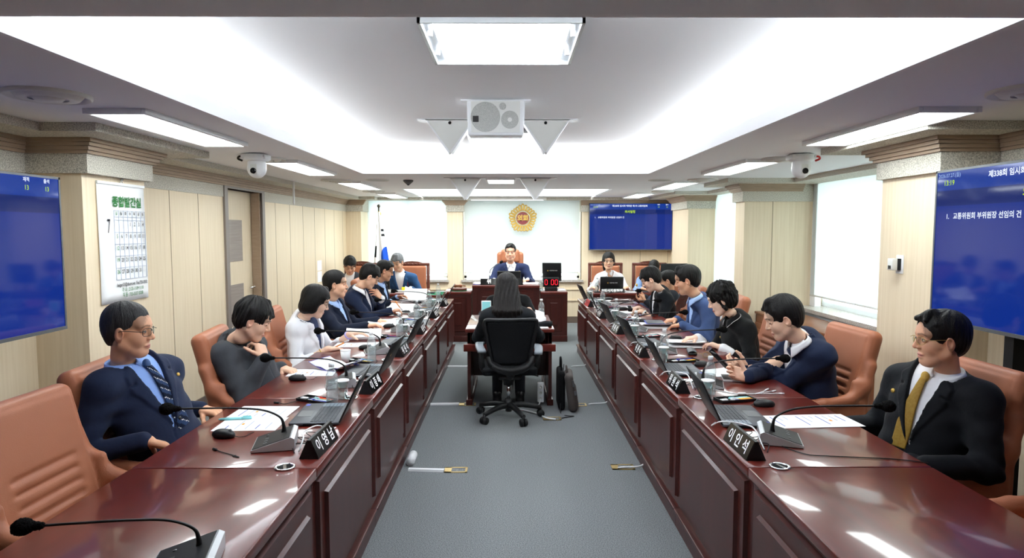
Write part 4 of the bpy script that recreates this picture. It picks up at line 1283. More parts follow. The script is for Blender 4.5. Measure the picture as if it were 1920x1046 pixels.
# ================================================================ SCREENS
def tv(name, label, T, w, h, lines, stand=False, mirror=None):
    o = bpy.data.objects.new(name, None); COL.objects.link(o); o.matrix_world = T; tag(o, label, 'screen')
    f = .012
    b = MB(); b.b2((-w/2, 0, -h/2), (w/2, .045, h/2), 0, .004)
    b.build('housing', 'black_plastic', o)
    b = MB()
    for lo, hi in (((-w/2, -.004, -h/2), (-w/2+f, .002, h/2)), ((w/2-f, -.004, -h/2), (w/2, .002, h/2)), ((-w/2, -.004, h/2-f), (w/2, .002, h/2)), ((-w/2, -.005, -h/2), (w/2, .002, -h/2+f*1.5))): b.b2(lo, hi)
    b.build('bezel', 'grey_plastic', o)
    b = MB(); iw, ih = w/2-f, h/2-f
    y = -.001
    b.b2((-iw, y, -ih), (iw, y+.001, ih), 0)
    def z(t): return h/2-t*h
    b.b2((-iw, y-.0004, z(.135)), (iw, y, ih), 1); b.b2((-iw, y-.0004, z(.235)), (iw, y, z(.135)), 2)
    mi = {'w': 3, 'p': 4, 'y': 5}
    for tx, px, pz, sz, al, c, bd in lines:
        b.text(tx, frame((-w/2+px*w, y-.0012, z(pz)), (1, 0, 0), (0, 0, 1)), sz*h, mi[c], al, 1.0, bd)
    b.build('display', ['scr_blue', 'scr_top', 'scr_band', 'scr_white', 'scr_pale', 'scr_lime'], o)
    return o
LN = [('2026.07.27.(월)', .075, .040, .034, 'CENTER', 'p', 0), ('13:19', .075, .088, .046, 'CENTER', 'y', .01), ('제338회 임시회 폐회중 제1차 교통위원회', .487, .062, .0445, 'CENTER', 'w', .03),
      ('재적', .83, .036, .030, 'CENTER', 'w', .02), ('13', .83, .085, .040, 'CENTER', 'y', .01), ('출석', .93, .036, .030, 'CENTER', 'w', .02), ('13', .93, .085, .040, 'CENTER', 'y', .01),
      ('의사일정', .49, .185, .062, 'CENTER', 'y', .03), ('1.', .075, .305, .044, 'CENTER', 'w', .02), ('교통위원회 부위원장 선임의 건', .105, .305, .044, 'LEFT', 'w', .02)]
TVB = tv('wall_screen', 'blue agenda screen on the far wall above the woman in white shirt', tr(2.16, 11.58, 1.735), 1.485, .835, LN)
b = MB(); b.b2((-.3, .045, -.2), (.3, .12, .2)); b.cyl((-.02, .08, .2), (-.02, .08, .52), .02); b.build('wall_bracket', 'black_plastic', TVB)
def side_tv(side):
    w, h = 1.455, .83
    if side == 'R':
        T = Matrix(((0, 1, 0, 2.375), (-1, 0, 0, 3.635-w/2), (0, 0, 1, 1.575), (0, 0, 0, 1)))
        o = tv('stand_screen', 'blue agenda screen on a stand behind the man in gold tie', T, w, h, LN)
    else:
        T = Matrix(((0, -1, 0, -2.45), (1, 0, 0, 3.585-w/2), (0, 0, 1, 1.535), (0, 0, 0, 1)))
        o = tv('stand_screen', 'large blue agenda screen on a stand, cut by the left border', T, w, h, LN)
    b = MB()
    for x in (-.22, .22): b.b2((x-.03, .06, -1.42), (x+.03, .12, .25), 0)
    b.b2((-.30, .045, -.2), (.30, .07, .2)); b.build('post', 'black_plastic', o)
    b = MB(); b.b2((-.36, -.10, -.80), (.36, .14, -.788)); 
    for x in (-.30, .30): b.tube([(x, .10, -.93), (x, -.08, -.80)], .008, res=1)
    b.build('shelf', 'black_plastic', o)
    b = MB(); 
    zb = -T[2][3]
    b.sheet(2, 14, lambda u, v: ((u-.5)*1.0, -.04+.42*v, zb+.035+.10*math.sin(PI*v)**.7), 0, True, .02); b.b2((-.52, -.05, zb), (.52, .40, zb+.035))
    b.build('stand_base', 'alu', o)
    return o
side_tv('R'); side_tv('L')

# ================================================================ WALL AND CEILING THINGS
# calendar on the left pillar (face x = -2.553, looking +x; +y runs to the right)
o = thing('wall_calendar', 'white paper wall calendar for July on the left pillar', 'calendar', (-2.549, 4.315, 0))
T = Matrix(((0, 0, 1, 0), (1, 0, 0, 0), (0, 1, 0, 0), (0, 0, 0, 1)))
b = MB(T); b.sheet(6, 14, lambda u, v: ((u-.5)*.52, 1.195+.765*v, .004+.006*math.sin(3*v)*(1-v)+.004*u*(1-v)), 0, True, .003)
zt = .0125
def ct(s_, x, z_, size, m, al='CENTER', sx=1, bd=0): b.text(s_, tr(x, z_, zt), size, m, al, sx, bd)
ct('종합발간실', .045, 1.845, .072, 2, bd=.03)
ct('7', -.165, 1.685, .13, 1, sx=.55)
x0, x1 = -.105, .245
cw = (x1-x0)/7
for i, dname in enumerate('일월화수목금토'): ct(dname, x0+cw*(i+.5), 1.772, .024, 2 if i == 0 else 1, bd=.02)
rowz = [1.703, 1.624, 1.547, 1.470, 1.393]
d_ = 1
for r_ in range(5):
    for i in range(7):
        if r_ == 0 and i < 3: continue
        if d_ > 31: break
        ct(str(d_), x0+cw*(i+.5), rowz[r_], .036, 2 if i == 0 else 1, sx=.85, bd=.008); d_ += 1
b.M = Matrix(T)
zs = [1.745, 1.695, 1.672, 1.572, 1.462, 1.352, 1.268-.0]
E_ = [1.792, 1.752, 1.731, 1.651, 1.574, 1.497, 1.420, 1.343]
for tx_, z_, sz_, m_ in (('baigan33@daum.net  Fax:735-3332', 1.308, .030, 1), ('구 내 : 2133-1109·1110', 1.272, .032, 2), ('직 통 : 735-3337·3338', 1.237, .032, 2)): b.text(tx_, T and Matrix.Translation((.07, z_, zt)), sz_, m_, 'CENTER', .82, .015)
for z_ in E_[:]: b.b2((x0, z_-.0008, zt-.003), (x1, z_+.0008, zt), 3)
for i in range(8): b.b2((x0+cw*i-.0006, 1.343, zt-.003), (x0+cw*i+.0006, 1.792, zt), 3)
o_page = b.build('page', ['paper', 'ink', 'ink_green', 'ink_pale'], o)
b = MB(T)
b.b2((-.26, 1.955, 0), (.26, 1.972, .012)); b.build('top_strip', 'white_plastic', o)
b = MB(T); b.tube([(-.012, 1.97, .006), (0, 1.992, .006), (.012, 1.97, .006)], .0025); b.cyl((0, 1.995, 0), (0, 1.995, .018), .006); b.build('hook', 'chrome', o)

# wall switch on the right pillar
o = thing('wall_sensor', 'small beige sensor box on a white wall plate on the right pillar', 'sensor', (2.53, 4.19, 1.445))
b = MB(); b.box((-.004, 0, 0), (.008, .075, .12), 0, .003); b.build('wall_plate', 'white_plastic', o)
b = MB(); b.box((-.018, .005, 0), (.022, .05, .075), 0, .002); b.build('base', 'black_plastic', o)
b = MB(); b.box((-.045, .012, 0), (.035, .055, .075), 0, .003); b.b2((-.064, .0, -.03), (-.0625, .03, -.008), 1); b.build('cover', ['yellow_beige' if 'yellow_beige' in MATS else 'off_white', 'black_gloss'], o)
for i, (y, z_, h_) in enumerate(((9.86, 1.14, .15), (9.86, .97, .16))):
    o = tag(MB().b2((XL+.001, y-.11, z_-h_/2), (XL+.003, y+.11, z_+h_/2)).build('notice_sheet', 'paper'), ('upper' if i == 0 else 'lower')+' white notice sheet taped on the left panel wall behind the seated men', 'paper', 'notices on the left wall')

# dome cameras hung under the side soffits
def ptz(x, y, label, cable):
    o = thing('dome_camera', label, 'camera', (x, y, ZS), 0, 'white ceiling cameras')
    b = MB(); b.lathe([(.075, -.004), (.095, -.010), (.095, -.045), (.085, -.055), (.07, -.06)], 28, 0, True, cap=False); b.lathe([(0, -.06), (.07, -.06)], 28, 0, False, cap=False); b.b2((-.10, -.06, -.048), (.09, .06, -.008), 0, .006); b.build('mount', 'white_plastic', o)
    v, q = solid([cap((0, 0, -.075), (0, 0, -.115), .068, .068), ell((0, 0, -.118), (.068, .068, .068), k=.01)], .005); np_mesh('head', [(v, q)], 'white_plastic', o)
    b = MB(); b.b2((-.026, -.071, -.155), (.026, -.060, -.085), 0, .008); b.build('lens_panel', 'off_white', o)
    b = MB(); b.lathe([(0, 0), (.022, 0), (.022, .012), (.018, .014), (0, .010)], 20, 0, True, frame((0, -.066, -.135), (1, 0, 0), (0, 0, 1))); b.build('lens', 'black_gloss', o)
    b = MB(); b.b2((.03, -.0605, -.030), (.075, -.0595, -.016)); b.build('vent_slot', 'black_matte', o)
    b = MB(); s_ = cable; b.tube([(s_*.095, 0, -.025), (s_*.13, .0, -.02), (s_*.15, .02, -.035), (s_*.12, .03, -.05)], .008, n=8); b.build('cable', 'black_plastic' if s_ < 0 else 'red', o)
ptz(-1.935, 5.05, 'white dome camera under the left side ceiling before the door', -1)
ptz(2.245, 5.04, 'white dome camera under the right side ceiling before the windows', 1)
def diffuser(x, y, r, label):
    o = thing('air_diffuser', label, 'air vent', (x, y, ZS), 0, 'round ceiling air vents')
    b = MB(); b.lathe([(r*.82, .0), (r*.95, -.018), (r, -.014), (r, 0)], 32, 0, True, cap=False); b.build('ring', 'off_white', o)
    b = MB(); b.lathe([(0, -.030), (r*.30, -.030), (r*.42, -.012), (r*.42, -.002)], 28, 0, True, cap=False); b.lathe([(r*.46, -.022), (r*.70, -.022), (r*.80, -.004)], 28, 0, True, cap=False); b.build('cone', 'off_white', o)
for x, y, r, lb in ((-1.99, 2.87, .165, 'round white ceiling air vent at the upper left, nearest the camera'), (2.19, 2.76, .165, 'round white ceiling air vent at the upper right edge, nearest the camera'),
                    (-1.98, 5.345, .165, 'round white ceiling air vent above the left dome camera'), (2.22, 5.335, .16, 'round white ceiling air vent above the right dome camera'),
                    (-2.0, 7.6, .175, 'round white ceiling air vent on the left side ceiling behind the dome camera'), (2.22, 7.50, .175, 'round white ceiling air vent on the right side ceiling behind the dome camera'),
                    (-2.0, 9.7, .165, 'round white ceiling air vent on the left side ceiling near the flag'), (2.28, 9.72, .165, 'round white ceiling air vent on the right side ceiling near the wall screen')):
    diffuser(x, y, r, lb)
for x, lb in ((-1.52, 'round grey ceiling speaker grille left of the far soffit'), (1.75, 'round grey ceiling speaker grille right of the far soffit')):
    o = thing('ceiling_speaker', lb, 'speaker', (x, 7.59, ZS), 0, 'round ceiling speakers')
    b = MB(); b.lathe([(0, -.006), (.125, -.006)], 28, 0, False, cap=False); b.build('grille', 'grille', o)
    b = MB(); b.lathe([(.12, 0), (.124, -.010), (.134, -.010), (.136, 0)], 28, 0, True, cap=False); b.build('rim', 'off_white', o)
o = thing('fire_detector', 'grey cone shaped fire detector on the far soffit', 'detector', (-1.17, 7.62, ZS))
b = MB(); b.lathe([(.058, 0), (.060, -.012), (.055, -.02), (.02, -.052), (0, -.056)], 20, 0, True); b.build('body', 'grey_plastic', o)
b = MB(); b.lathe([(.012, -.045), (.016, -.058), (0, -.064)], 12, 0, True); b.build('sensor_head', 'black_matte', o)
o = thing('ceiling_pipe', 'thin white rod hanging from the left side ceiling beside the door', 'rod', (-2.56, 7.80, ZS))
b = MB(); b.lathe([(.05, 0), (.05, -.006), (.012, -.010), (.012, -.26), (.006, -.28), (0, -.28)], 14, 0, True); b.build('rod', 'white_plastic', o)
# white brackets (speaker mounts)
def bracket(x, y, z, s, label, grp):
    """triangular shroud of two sloping plates and a face plate, open above"""
    o = thing('speaker_bracket', label, 'bracket', (x, y, z), 0, grp)
    w, h, dp = .175*s, .245*s, .12
    b = MB()
    vs = [(-w, -dp/2, -.004), (w, -dp/2, -.004), (.0, -dp/2, -h), (-w, -dp/2+.012, -.004), (w, -dp/2+.012, -.004), (0, -dp/2+.012, -h)]
    b.add(vs, [(0, 1, 2), (5, 4, 3), (0, 2, 5, 3), (2, 1, 4, 5), (1, 0, 3, 4)]); b.build('face_plate', 'off_white', o)
    for sg in (-1, 1):
        b = MB(); b.add([(sg*w, -dp/2, 0), (sg*(w+.012), -dp/2, 0), (sg*.012, -dp/2, -h-.012), (0, -dp/2, -h), (sg*w, dp/2, 0), (sg*(w+.012), dp/2, 0), (sg*.012, dp/2, -h-.012), (0, dp/2, -h)],
                        [(0, 1, 2, 3), (7, 6, 5, 4), (0, 4, 5, 1), (1, 5, 6, 2), (2, 6, 7, 3), (3, 7, 4, 0)]); b.build('side_plate', 'white_plastic', o)
    b = MB(); b.b2((-w-.07, -dp/2, -.010), (w+.07, dp/2, 0)); b.build('ceiling_plate', 'white_plastic', o)
    b = MB(); b.cyl((0, -dp/2-.003, -.03), (0, -dp/2+.002, -.03), .012, n=12); b.build('screw', 'black_matte', o)
    return o
for x, lb in ((-.445, 'white triangular speaker bracket left of the white speaker box'), (.275, 'white triangular speaker bracket right of the white speaker box')): bracket(x, 5.02, ZU, 1.0, lb, 'triangular brackets in the raised ceiling')
for x, lb in ((-.485, 'white triangular speaker bracket under the far soffit, left of the small panel light'), (.29, 'white triangular speaker bracket under the far soffit, right of the small panel light')): bracket(x, 7.30, ZS, .95, lb, 'triangular brackets on the far soffit')
o = thing('ceiling_loudspeaker', 'white loudspeaker box with round grilles hanging under the raised ceiling', 'loudspeaker', (-.085, 4.19, ZU))
o.rotation_euler = (R(4), 0, 0)
b = MB(); b.b2((-.178, 0, -.235), (.178, .26, -.01), 0, .012); b.build('cabinet', 'white_plastic', o)
b = MB(); b.b2((-.155, -.004, -.215), (.155, .001, -.022), 0)
b.build('front_grille', 'off_white', o)
b = MB()
for x, z_, r in ((-.065, -.118, .092), (.090, -.135, .055), (.045, -.052, .022)):
    b.lathe([(0, 0), (r, 0), (r*1.02, -.003)], 32, 0, False, frame((x, -.006, z_), (1, 0, 0), (0, 0, 1)), cap=False)
b.lathe([(0, 0.002), (.014, .002)], 16, 1, False, frame((.090, -.006, -.135), (1, 0, 0), (0, 0, 1)), cap=False)
b.build('driver_mesh', ['grille', 'off_white'], o)
b = MB(); b.b2((-.145, -.009, -.150), (-.108, -.006, -.112)); b.build('badge', 'black_plastic', o)
b = MB(); b.b2((-.225, .05, -.012), (.225, .22, 0)); b.build('ceiling_plate', 'white_plastic', o)
for s_ in (-1, 1): b = MB(); b.b2((s_*.182-.004, .06, -.14), (s_*.182+.004, .2, 0)); b.build('arm', 'white_plastic', o)

# emblem in front of the wide blind
o = thing('council_emblem', 'gold rayed round emblem with red disc reading 의회 on the white blind', 'emblem', (.245, 11.66, 1.885))
b = MB()
N = 25
def rout(a):   # pentagon like outline, a measured from the top
    q = (a % (2*PI/5))-PI/5
    return .212+.034*abs(q)/(PI/5)+.004
FR = frame((0, 0, 0), (1, 0, 0), (0, 0, 1))
for i in range(N):
    a = 2*PI*i/N; ro = rout(a); wdt = .022
    dx, dz = math.sin(a), math.cos(a); tx, tz = math.cos(a), -math.sin(a)
    def pt(r_, t_): return (dx*r_+tx*t_, 0, dz*r_+tz*t_)
    b.tube([pt(.132, .007), pt(ro*.62, .009), pt(ro*.86, wdt*.85), pt(ro*.97, wdt*.62), pt(ro, 0), pt(ro*.97, -wdt*.62), pt(ro*.86, -wdt*.85), pt(ro*.62, -.009), pt(.132, -.007)], [.008, .010, .011, .012, .013, .012, .011, .010, .008], n=6, res=4)
b.build('rays', 'gold', o)
b = MB(); b.lathe([(0, -.008), (.112, -.008), (.114, .006), (0, .006)], 40, 0, False, FR); b.build('disc', 'emblem_red', o)
b = MB(); b.tube([(.115*math.cos(t), -.008, .115*math.sin(t)) for t in np.linspace(0, 2*PI, 33)[:-1]], .0045, n=6, res=1, closed=True); b.build('disc_rim', 'gold', o)
b = MB(); b.text('의회', frame((0, -.0105, -.006), (1, 0, 0), (0, 0, 1)), .125, 0, 'CENTER', .86, .04); b.build('lettering', 'gold', o)
b = MB()
for s_ in (-.05, .05): b.cyl((s_, .002, 0), (s_, .235, 0), .004)
b.build('mount', 'gold', o)

# national flag on a pole
o = thing('flag_on_pole', 'white flag with blue and black marks hanging on a dark pole', 'flag', (-2.20, 11.05, 0))
b = MB(); b.lathe([(0, 0), (.16, 0), (.16, .03), (.05, .06), (.03, .10), (.014, .12), (.014, 2.05), (0, 2.05)], 20, 0, True); b.build('pole', 'pole_dark', o)
b = MB(); b.lathe([(0, 2.045), (.012, 2.05), (.028, 2.075), (.028, 2.085), (.015, 2.105), (0, 2.11)], 14, 0, True); b.build('finial', 'pole_dark', o)
b = MB(); b.tube([(.0, -.02, 1.98), (.03, -.03, 1.95), (.0, -.03, 1.85), (-.025, -.03, 1.72), (-.02, -.02, 1.60)], [.02, .018, .012, .014, .01], n=8); b.build('tassel_cord', 'gold', o)
NF = 34
def flag_pt(u, v):
    """u across the folded cloth, v from the hem (0) to the top (1)"""
    q = 1-v
    xl = -.005-.085*q; xr = .03+.165*q**.9
    x = xl+(xr-xl)*u
    y = -.03-.05*q-.03*q**.5*math.sin(u*11+1.5*v)-.03*math.sin(u*PI)
    return (x, y, 1.98-.98*q)
b = MB(); b.sheet(90, 72, flag_pt, 0, True, .004)
# black bars and the blue half disc lie on the cloth (own face materials)
def mk(fid):
    pass
for i, (f_) in enumerate(b.f[:6480]):
    c = [sum(b.v[k][j] for k in f_)/len(f_) for j in range(3)]
    iu, iv = i % 90, i//90
    u, v = (iu+.5)/90, (iv+.5)/72
    col = 0
    if v < .42 and ((u-1.02)/.52)**2+((v-.22)/.19)**2 < 1: col = 1
    if .66 < u < .98 and .54 < v < .74 and (iv//3 % 2 == 0): col = 2
    if .0 < u < .17 and .22 < v < .42: col = 2
    b.m[i] = col
b.build('cloth', ['flag_white', 'flag_blue', 'black_matte'], o)

# ================================================================ CHAIRMAN BENCH THINGS
ZB, ZW = .852, .755
o = thing('chairman_plate', 'long black plate with white letters on the chairman bench', 'name plate', (-.11, 9.74, ZB))
b = MB(); b.b2((-.32, -.012, 0), (.32, .05, .006)); b.add([(-.32, -.012, 0), (.32, -.012, 0), (.32, .02, .095), (-.32, .02, .095), (-.32, .05, 0), (.32, .05, 0)], [(0, 1, 2, 3), (3, 2, 5, 4), (0, 3, 4), (1, 5, 2)]); b.build('stand', 'black_gloss', o)
b = MB()
for i, ch in enumerate('위원장'): b.text(ch, frame((-.19+.20*i, .003, .047), (1, 0, 0), (0, .032, .095)), .075, 0, 'CENTER', 1, .04)
b.build('lettering', 'white_ink', o)
def monitor(name, label, loc, rz, w, h, tilt, z0, logo=True, m='black_plastic', legs=True, grp=None):
    """seen from behind: local -y is the side towards the viewer"""
    o = thing(name, label, 'monitor', loc, rz, grp)
    T = frame((0, 0, z0), (1, 0, 0), (0, math.sin(R(tilt)), math.cos(R(tilt))))
    b = MB(T); b.b2((-w/2, 0, -.0125), (w/2, h, .0125), 0, .006); b.build('housing', m, o)
    b = MB(T); b.b2((-w/2+.01, .012, -.0145), (w/2-.01, h-.01, -.0122)); b.build('screen', 'black_gloss', o)
    if logo:
        b = MB(T); b.lathe([(0, 0), (.011, 0), (.011, .001), (0, .001)], 12, 0, False, tr(-.06, h*.58, .0127))
        b.text('서울특별시의회', tr(.025, h*.58, .0135), .019, 1); b.build('logo', ['gold', 'white_ink'], o)
    if legs:
        b = MB(); b.cyl((0, .03, 0), (0, .03, z0+.1), .018); b.box((0, .03, .006), (.20, .16, .012), 0, .004); b.build('stand', 'black_plastic', o)
    return o
monitor('monitor', 'black monitor before the seated chairman', (.0, 9.95, ZB), 0, .36, .19, -12, .012, False, legs=True)
monitor('monitor', 'tilted black monitor with gold logo behind the red timer', (.66, 9.98, ZW), R(-8), .29, .29, -14, .14, True)
o = thing('digital_timer', 'black digital timer with red digits 0 00 on the right wing of the bench', 'timer', (.635, 9.80, ZW))
b = MB(); b.b2((-.12, 0, .06), (.12, .05, .205), 0, .005); b.b2((-.095, -.01, 0), (.095, .06, .06), 0, .004); b.build('housing', 'black_plastic', o)
b = MB()
def seg7(mb, ch, x, z_, w, h, T):
    on = {'0': 'abcdef', '8': ''}[ch]; t = w*.22
    S = dict(a=(0, h/2, 1), b=(w/2, h/4, 0), c=(w/2, -h/4, 0), d=(0, -h/2, 1), e=(-w/2, -h/4, 0), f=(-w/2, h/4, 0), g=(0, 0, 1))
    for k_ in on:
        cx, cz, hor = S[k_]; mb.box((x+cx, -.002, z_+cz), (w*.8 if hor else t, .003, t if hor else h*.42))
for ch, x in (('0', -.075), ('0', .02), ('0', .078)):
    b = MB(); seg7(b, ch, x, .133, .036, .075, None); b.build('digit', 'led_red', o)
b = MB(); b.b2((-.105, -.001, .085), (.105, .0005, .182)); b.build('display_window', 'black_gloss', o)
o = thing('gavel_block', 'dark round gavel block with green felt on the left wing of the bench', 'gavel block', (-.765, 9.83, ZW))
b = MB(); b.lathe([(0, .012), (.12, .012), (.125, .02), (.125, .04), (.115, .05), (0, .05)], 28, 0, True); b.build('block', 'jujube', o)
b = MB(); b.lathe([(0, 0), (.128, 0), (.128, .012), (0, .012)], 28, 0, True); b.build('felt_pad', 'green_felt', o)
o = thing('gavel', 'brown wooden gavel lying on its round block', 'gavel', (-.765, 9.83, ZW+.053))
b = MB(); b.lathe([(0, -.062), (.018, -.062), (.024, -.055), (.024, -.032), (.019, -.024), (.019, .024), (.024, .032), (.024, .055), (.018, .062), (0, .062)], 18, 0, True, tr(-.01, 0, .024) @ Matrix.Rotation(PI/2, 4, 'Y')); b.build('head', 'cab_wood', o)
b = MB(); b.tube([(-.01, 0, .024), (.06, .08, .018), (.09, .13, .010)], [.008, .009, .011], n=8); b.build('handle', 'cab_wood', o)
o = thing('conference_microphone', 'tall thin gooseneck microphone before the seated chairman', 'microphone', (-.30, 9.92, ZB))
b = MB(); b.b2((-.06, -.06, 0), (.06, .06, .03), 0, .008); b.build('base', 'grey_plastic', o)
b = MB(); b.tube([(0, 0, .03), (0, 0, .14), (.02, .0, .22), (.09, .02, .28), (.17, .04, .325)], .006, n=8); b.build('gooseneck', 'grey_plastic', o)
b = MB(); b.cyl((.16, .04, .32), (.20, .05, .345), .020, n=12); b.build('foam_windscreen', 'foam', o)
for x, y, w_, l_, a, lb in ((-.42, 9.95, .21, .29, 20, 'white papers on the left end of the chairman bench'), (.33, 9.95, .24, .29, -8, 'white papers on the right end of the chairman bench')):
    o = tag(MB().b2((-w_/2, -l_/2, 0), (w_/2, l_/2, .008)).build('document_stack', 'paper'), lb, 'document', 'papers on the chairman bench'); o.location = (x, y, ZB+.0005); o.rotation_euler = (0, 0, R(a))
pen('blue pen on the left end of the chairman bench', 'blue', (-.47, 9.76, ZB+.006), R(10))
def put_bottle(x, y, z_, label, grp='bottles away from the desk rows'): return dup(PROTO['bottle'], (x, y, z_), 0, label, grp)
put_bottle(.490, 9.90, ZW, 'water bottle on the right bench wing beside the red timer')
for x, lb in ((.79, 'small white papers on the right bench wing behind the timer'), (-.90, 'white papers on the left bench wing beside the gavel')):
    o = tag(MB().b2((-.06, -.1, 0), (.06, .1, .006)).build('document_stack', 'paper'), lb, 'document', 'papers on the bench wings'); o.location = (x, 9.95, ZW+.0005)

# far side tables
monitor('monitor', 'black monitor before the grey haired man at the far left table', (-1.92, 9.80, .735), R(4), .24, .17, -8, .015)
monitor('monitor', 'black monitor with gold logo before the woman in white shirt', (1.56, 9.86, .735), R(-2), .35, .22, -8, .015)
monitor('monitor', 'large dark monitor hiding the face of the man at the far right table', (2.52, 9.95, .735), R(6), .42, .30, -6, .13)
def low_plate(label, loc, txt, w, rz=0):
    o = thing('name_plate', label, 'name plate', loc, rz, 'plates on the far side tables')
    b = MB(); b.add([(-w/2, -.03, 0), (w/2, -.03, 0), (w/2, 0, .06), (-w/2, 0, .06), (-w/2, .03, 0), (w/2, .03, 0)], [(0, 1, 2, 3), (3, 2, 5, 4), (0, 3, 4), (1, 5, 2), (0, 4, 5, 1)]); b.build('stand', 'black_plastic', o)
    b = MB(); b.text(txt, frame((0, -.0165, .029), (1, 0, 0), (0, .03, .06)), .052, 0, 'CENTER', 1, .04); b.build('lettering', 'white_ink', o)
low_plate('black plate with white letters before the woman in white shirt', (1.57, 9.76, .735), '의사지원팀장', .34)
low_plate('black plate with white letters before the grey haired man', (-1.86, 9.70, .735), '전문위원', .24)
o = thing('conference_microphone', 'small bent black microphone on the far right table before the woman in white shirt', 'microphone', (1.33, 9.71, .735))
b = MB(); b.b2((-.05, 0, 0), (.05, .08, .02), 0, .006); b.build('base', 'black_plastic', o)
b = MB(); b.tube([(0, .04, .02), (.01, .03, .08), (-.01, .02, .11)], .006); b.build('gooseneck', 'black_plastic', o)
put_bottle(1.34, 9.87, .735, 'water bottle on the far right table before the woman in white shirt')
o = thing('gel_bottle', 'small clear bottle with yellow cap on the far right table', 'bottle', (1.93, 9.80, .735))
b = MB(); b.lathe([(0, 0), (.025, 0), (.025, .08), (.012, .095)], 14, 0, True, cap=False); b.build('bottle_body', 'water', o)
b = MB(); b.lathe([(.013, .09), (.016, .10), (.016, .13), (0, .132)], 14, 0, True); b.build('cap', 'gold', o)
for x, y, w_, l_, lb in ((1.86, 9.84, .26, .2, 'flat white documents on the far right table beside the small bottle'), (2.14, 9.85, .34, .22, 'dark tray of papers before the man at the far right table')):
    o = tag(MB().b2((-w_/2, -l_/2, 0), (w_/2, l_/2, .010)).build('document_stack', 'paper' if x < 2 else 'black_plastic'), lb, 'document', 'papers on the far side tables'); o.location = (x, y, .7355)
o = tag(MB().b2((-.14, -.10, 0), (.14, .10, .022)).build('document_stack', 'paper'), 'white thick document on the far left table before the grey haired man', 'document'); o.location = (-1.66, 9.84, .7355); o.rotation_euler = (0, 0, R(4))
o = tag(MB().b2((-.035, -.03, 0), (.035, .03, .07), 0, .004).build('memo_box', 'yellow'), 'small yellow box on the far left table corner', 'box'); o.location = (-1.60, 9.90, .7355)
o = tag(MB().b2((-.11, -.06, 0), (.11, .06, .02), 0, .004).build('remote_tray', 'black_plastic'), 'dark pen tray on the green felt table', 'tray'); o.location = (-1.25, 9.95, .7065)

# recorder table things
o = thing('tissue_pack', 'white tissue pack standing on the recorder table right of the long haired woman', 'tissues', (.315, 6.50, ZD))
b = MB(); b.b2((-.055, -.05, 0), (.055, .06, .06), 0, .008); b.build('pack', 'paper', o)
b = MB(); b.sheet(6, 6, lambda u, v: (-.05+.09*u, .01*math.sin(4*u)+.02*v, .058+.075*v*(1-.35*u)), 0, True, .002); b.build('tissue', 'paper', o)
put_bottle(.335, 6.72, ZD, 'water bottle on the recorder table behind the tissue pack')
v, q = solid([rbx((0, 0, .022), (.075, .05, .02), .018), ell((.02, .0, .03), (.05, .045, .022), k=.02)], .006)
o = np_mesh('fabric_pouch', [(v+np.random.RandomState(1).normal(0, .0012, v.shape), q)], 'mesh_black'); tag(o, 'crumpled dark fabric pouch on the right corner of the recorder table', 'pouch'); o.location = (.345, 6.27, ZD)
o = tag(MB().b2((-.105, -.14, 0), (.105, .14, .004)).build('document_stack', 'paper'), 'white papers on the recorder table under the tissue pack', 'document'); o.location = (.27, 6.28, ZD+.0005)
o = thing('steno_screen', 'small white device with pale screen left of the long haired woman', 'device', (-.235, 6.66, ZD))
b = MB(); b.b2((-.05, -.01, .10), (.05, .01, .21), 0, .004); b.b2((-.045, -.03, 0), (.045, .09, .015), 0, .004); b.cyl((0, .02, .01), (0, .005, .14), .012); b.build('housing', 'white_plastic', o)
b = MB(); b.b2((-.042, -.012, .11), (.042, -.0105, .20)); b.build('screen', 'aqua', o)
pen('black pen on the right side of the recorder table', 'black_plastic', (.385, 6.52, ZD+.006), R(40))

# bags, strips and cables on the floor
def bag(name, label, x, y, rz, prims, m):
    v, q = solid(prims, .009); o = np_mesh(name, [(v, q)], m); tag(o, label, 'bag', 'bags beside the recorder table'); o.location = (x, y, 0); o.rotation_euler = (0, 0, rz); return o
o = bag('shoulder_bag', 'black soft bag leaning on the recorder table', .487, 6.06, 0, [rbx((0, 0, .185), (.032, .16, .18), .03, basis((0, 1, .0)), k=.0)], 'black_matte')
b = MB(); b.tube([(0, -.08, .34), (.0, -.05, .46), (0, .05, .46), (0, .08, .34)], .008, n=8); b.build('strap', 'black_matte', o)
o = bag('backpack', 'dark brown grey backpack standing right of the black bag', .60, 6.0, R(-4), [rbx((0, 0, .18), (.040, .16, .175), .038), rbx((.03, -.01, .12), (.025, .11, .09), .02, k=.02)], 'bag_fabric')
o.rotation_euler = (0, R(-8), R(-4))
b = MB(); b.tube([(-.01, -.05, .35), (-.01, -.03, .40), (-.01, .03, .40), (-.01, .05, .35)], .010, n=8); b.build('handle', 'bag_fabric', o)
b = MB(); b.b2((.030, -.165, .16), (.052, -.155, .20)); b.b2((.026, -.166, .24), (.042, -.157, .30)); b.build('zip_pull', 'grey_plastic', o)
o = thing('power_strip', 'white power strip hanging upright under the recorder table', 'power strip', (.30, 6.12, 0))
b = MB(); b.b2((-.03, -.02, .03), (.03, .02, .22), 0, .006)
b.build('housing', 'white_plastic', o)
for i in range(3):
    b = MB(); b.lathe([(0, 0), (.016, 0), (.016, .006), (.012, .006), (.011, .002), (0, .002)], 14, 0, True, frame((0, -.0205, .07+.055*i), (1, 0, 0), (0, 0, 1))); b.build('socket', 'off_white', o)
b = MB(); b.tube([(-.15, 5.98, .01), (-.05, 5.93, .008), (.10, 5.93, .008), (.25, 5.80, .008), (.33, 5.66, .008), (.41, 5.60, .012)], .008, n=8)
tag(b.build('floor_cable', 'white_plastic'), 'white cable running from under the recorder table to a floor outlet', 'cable')
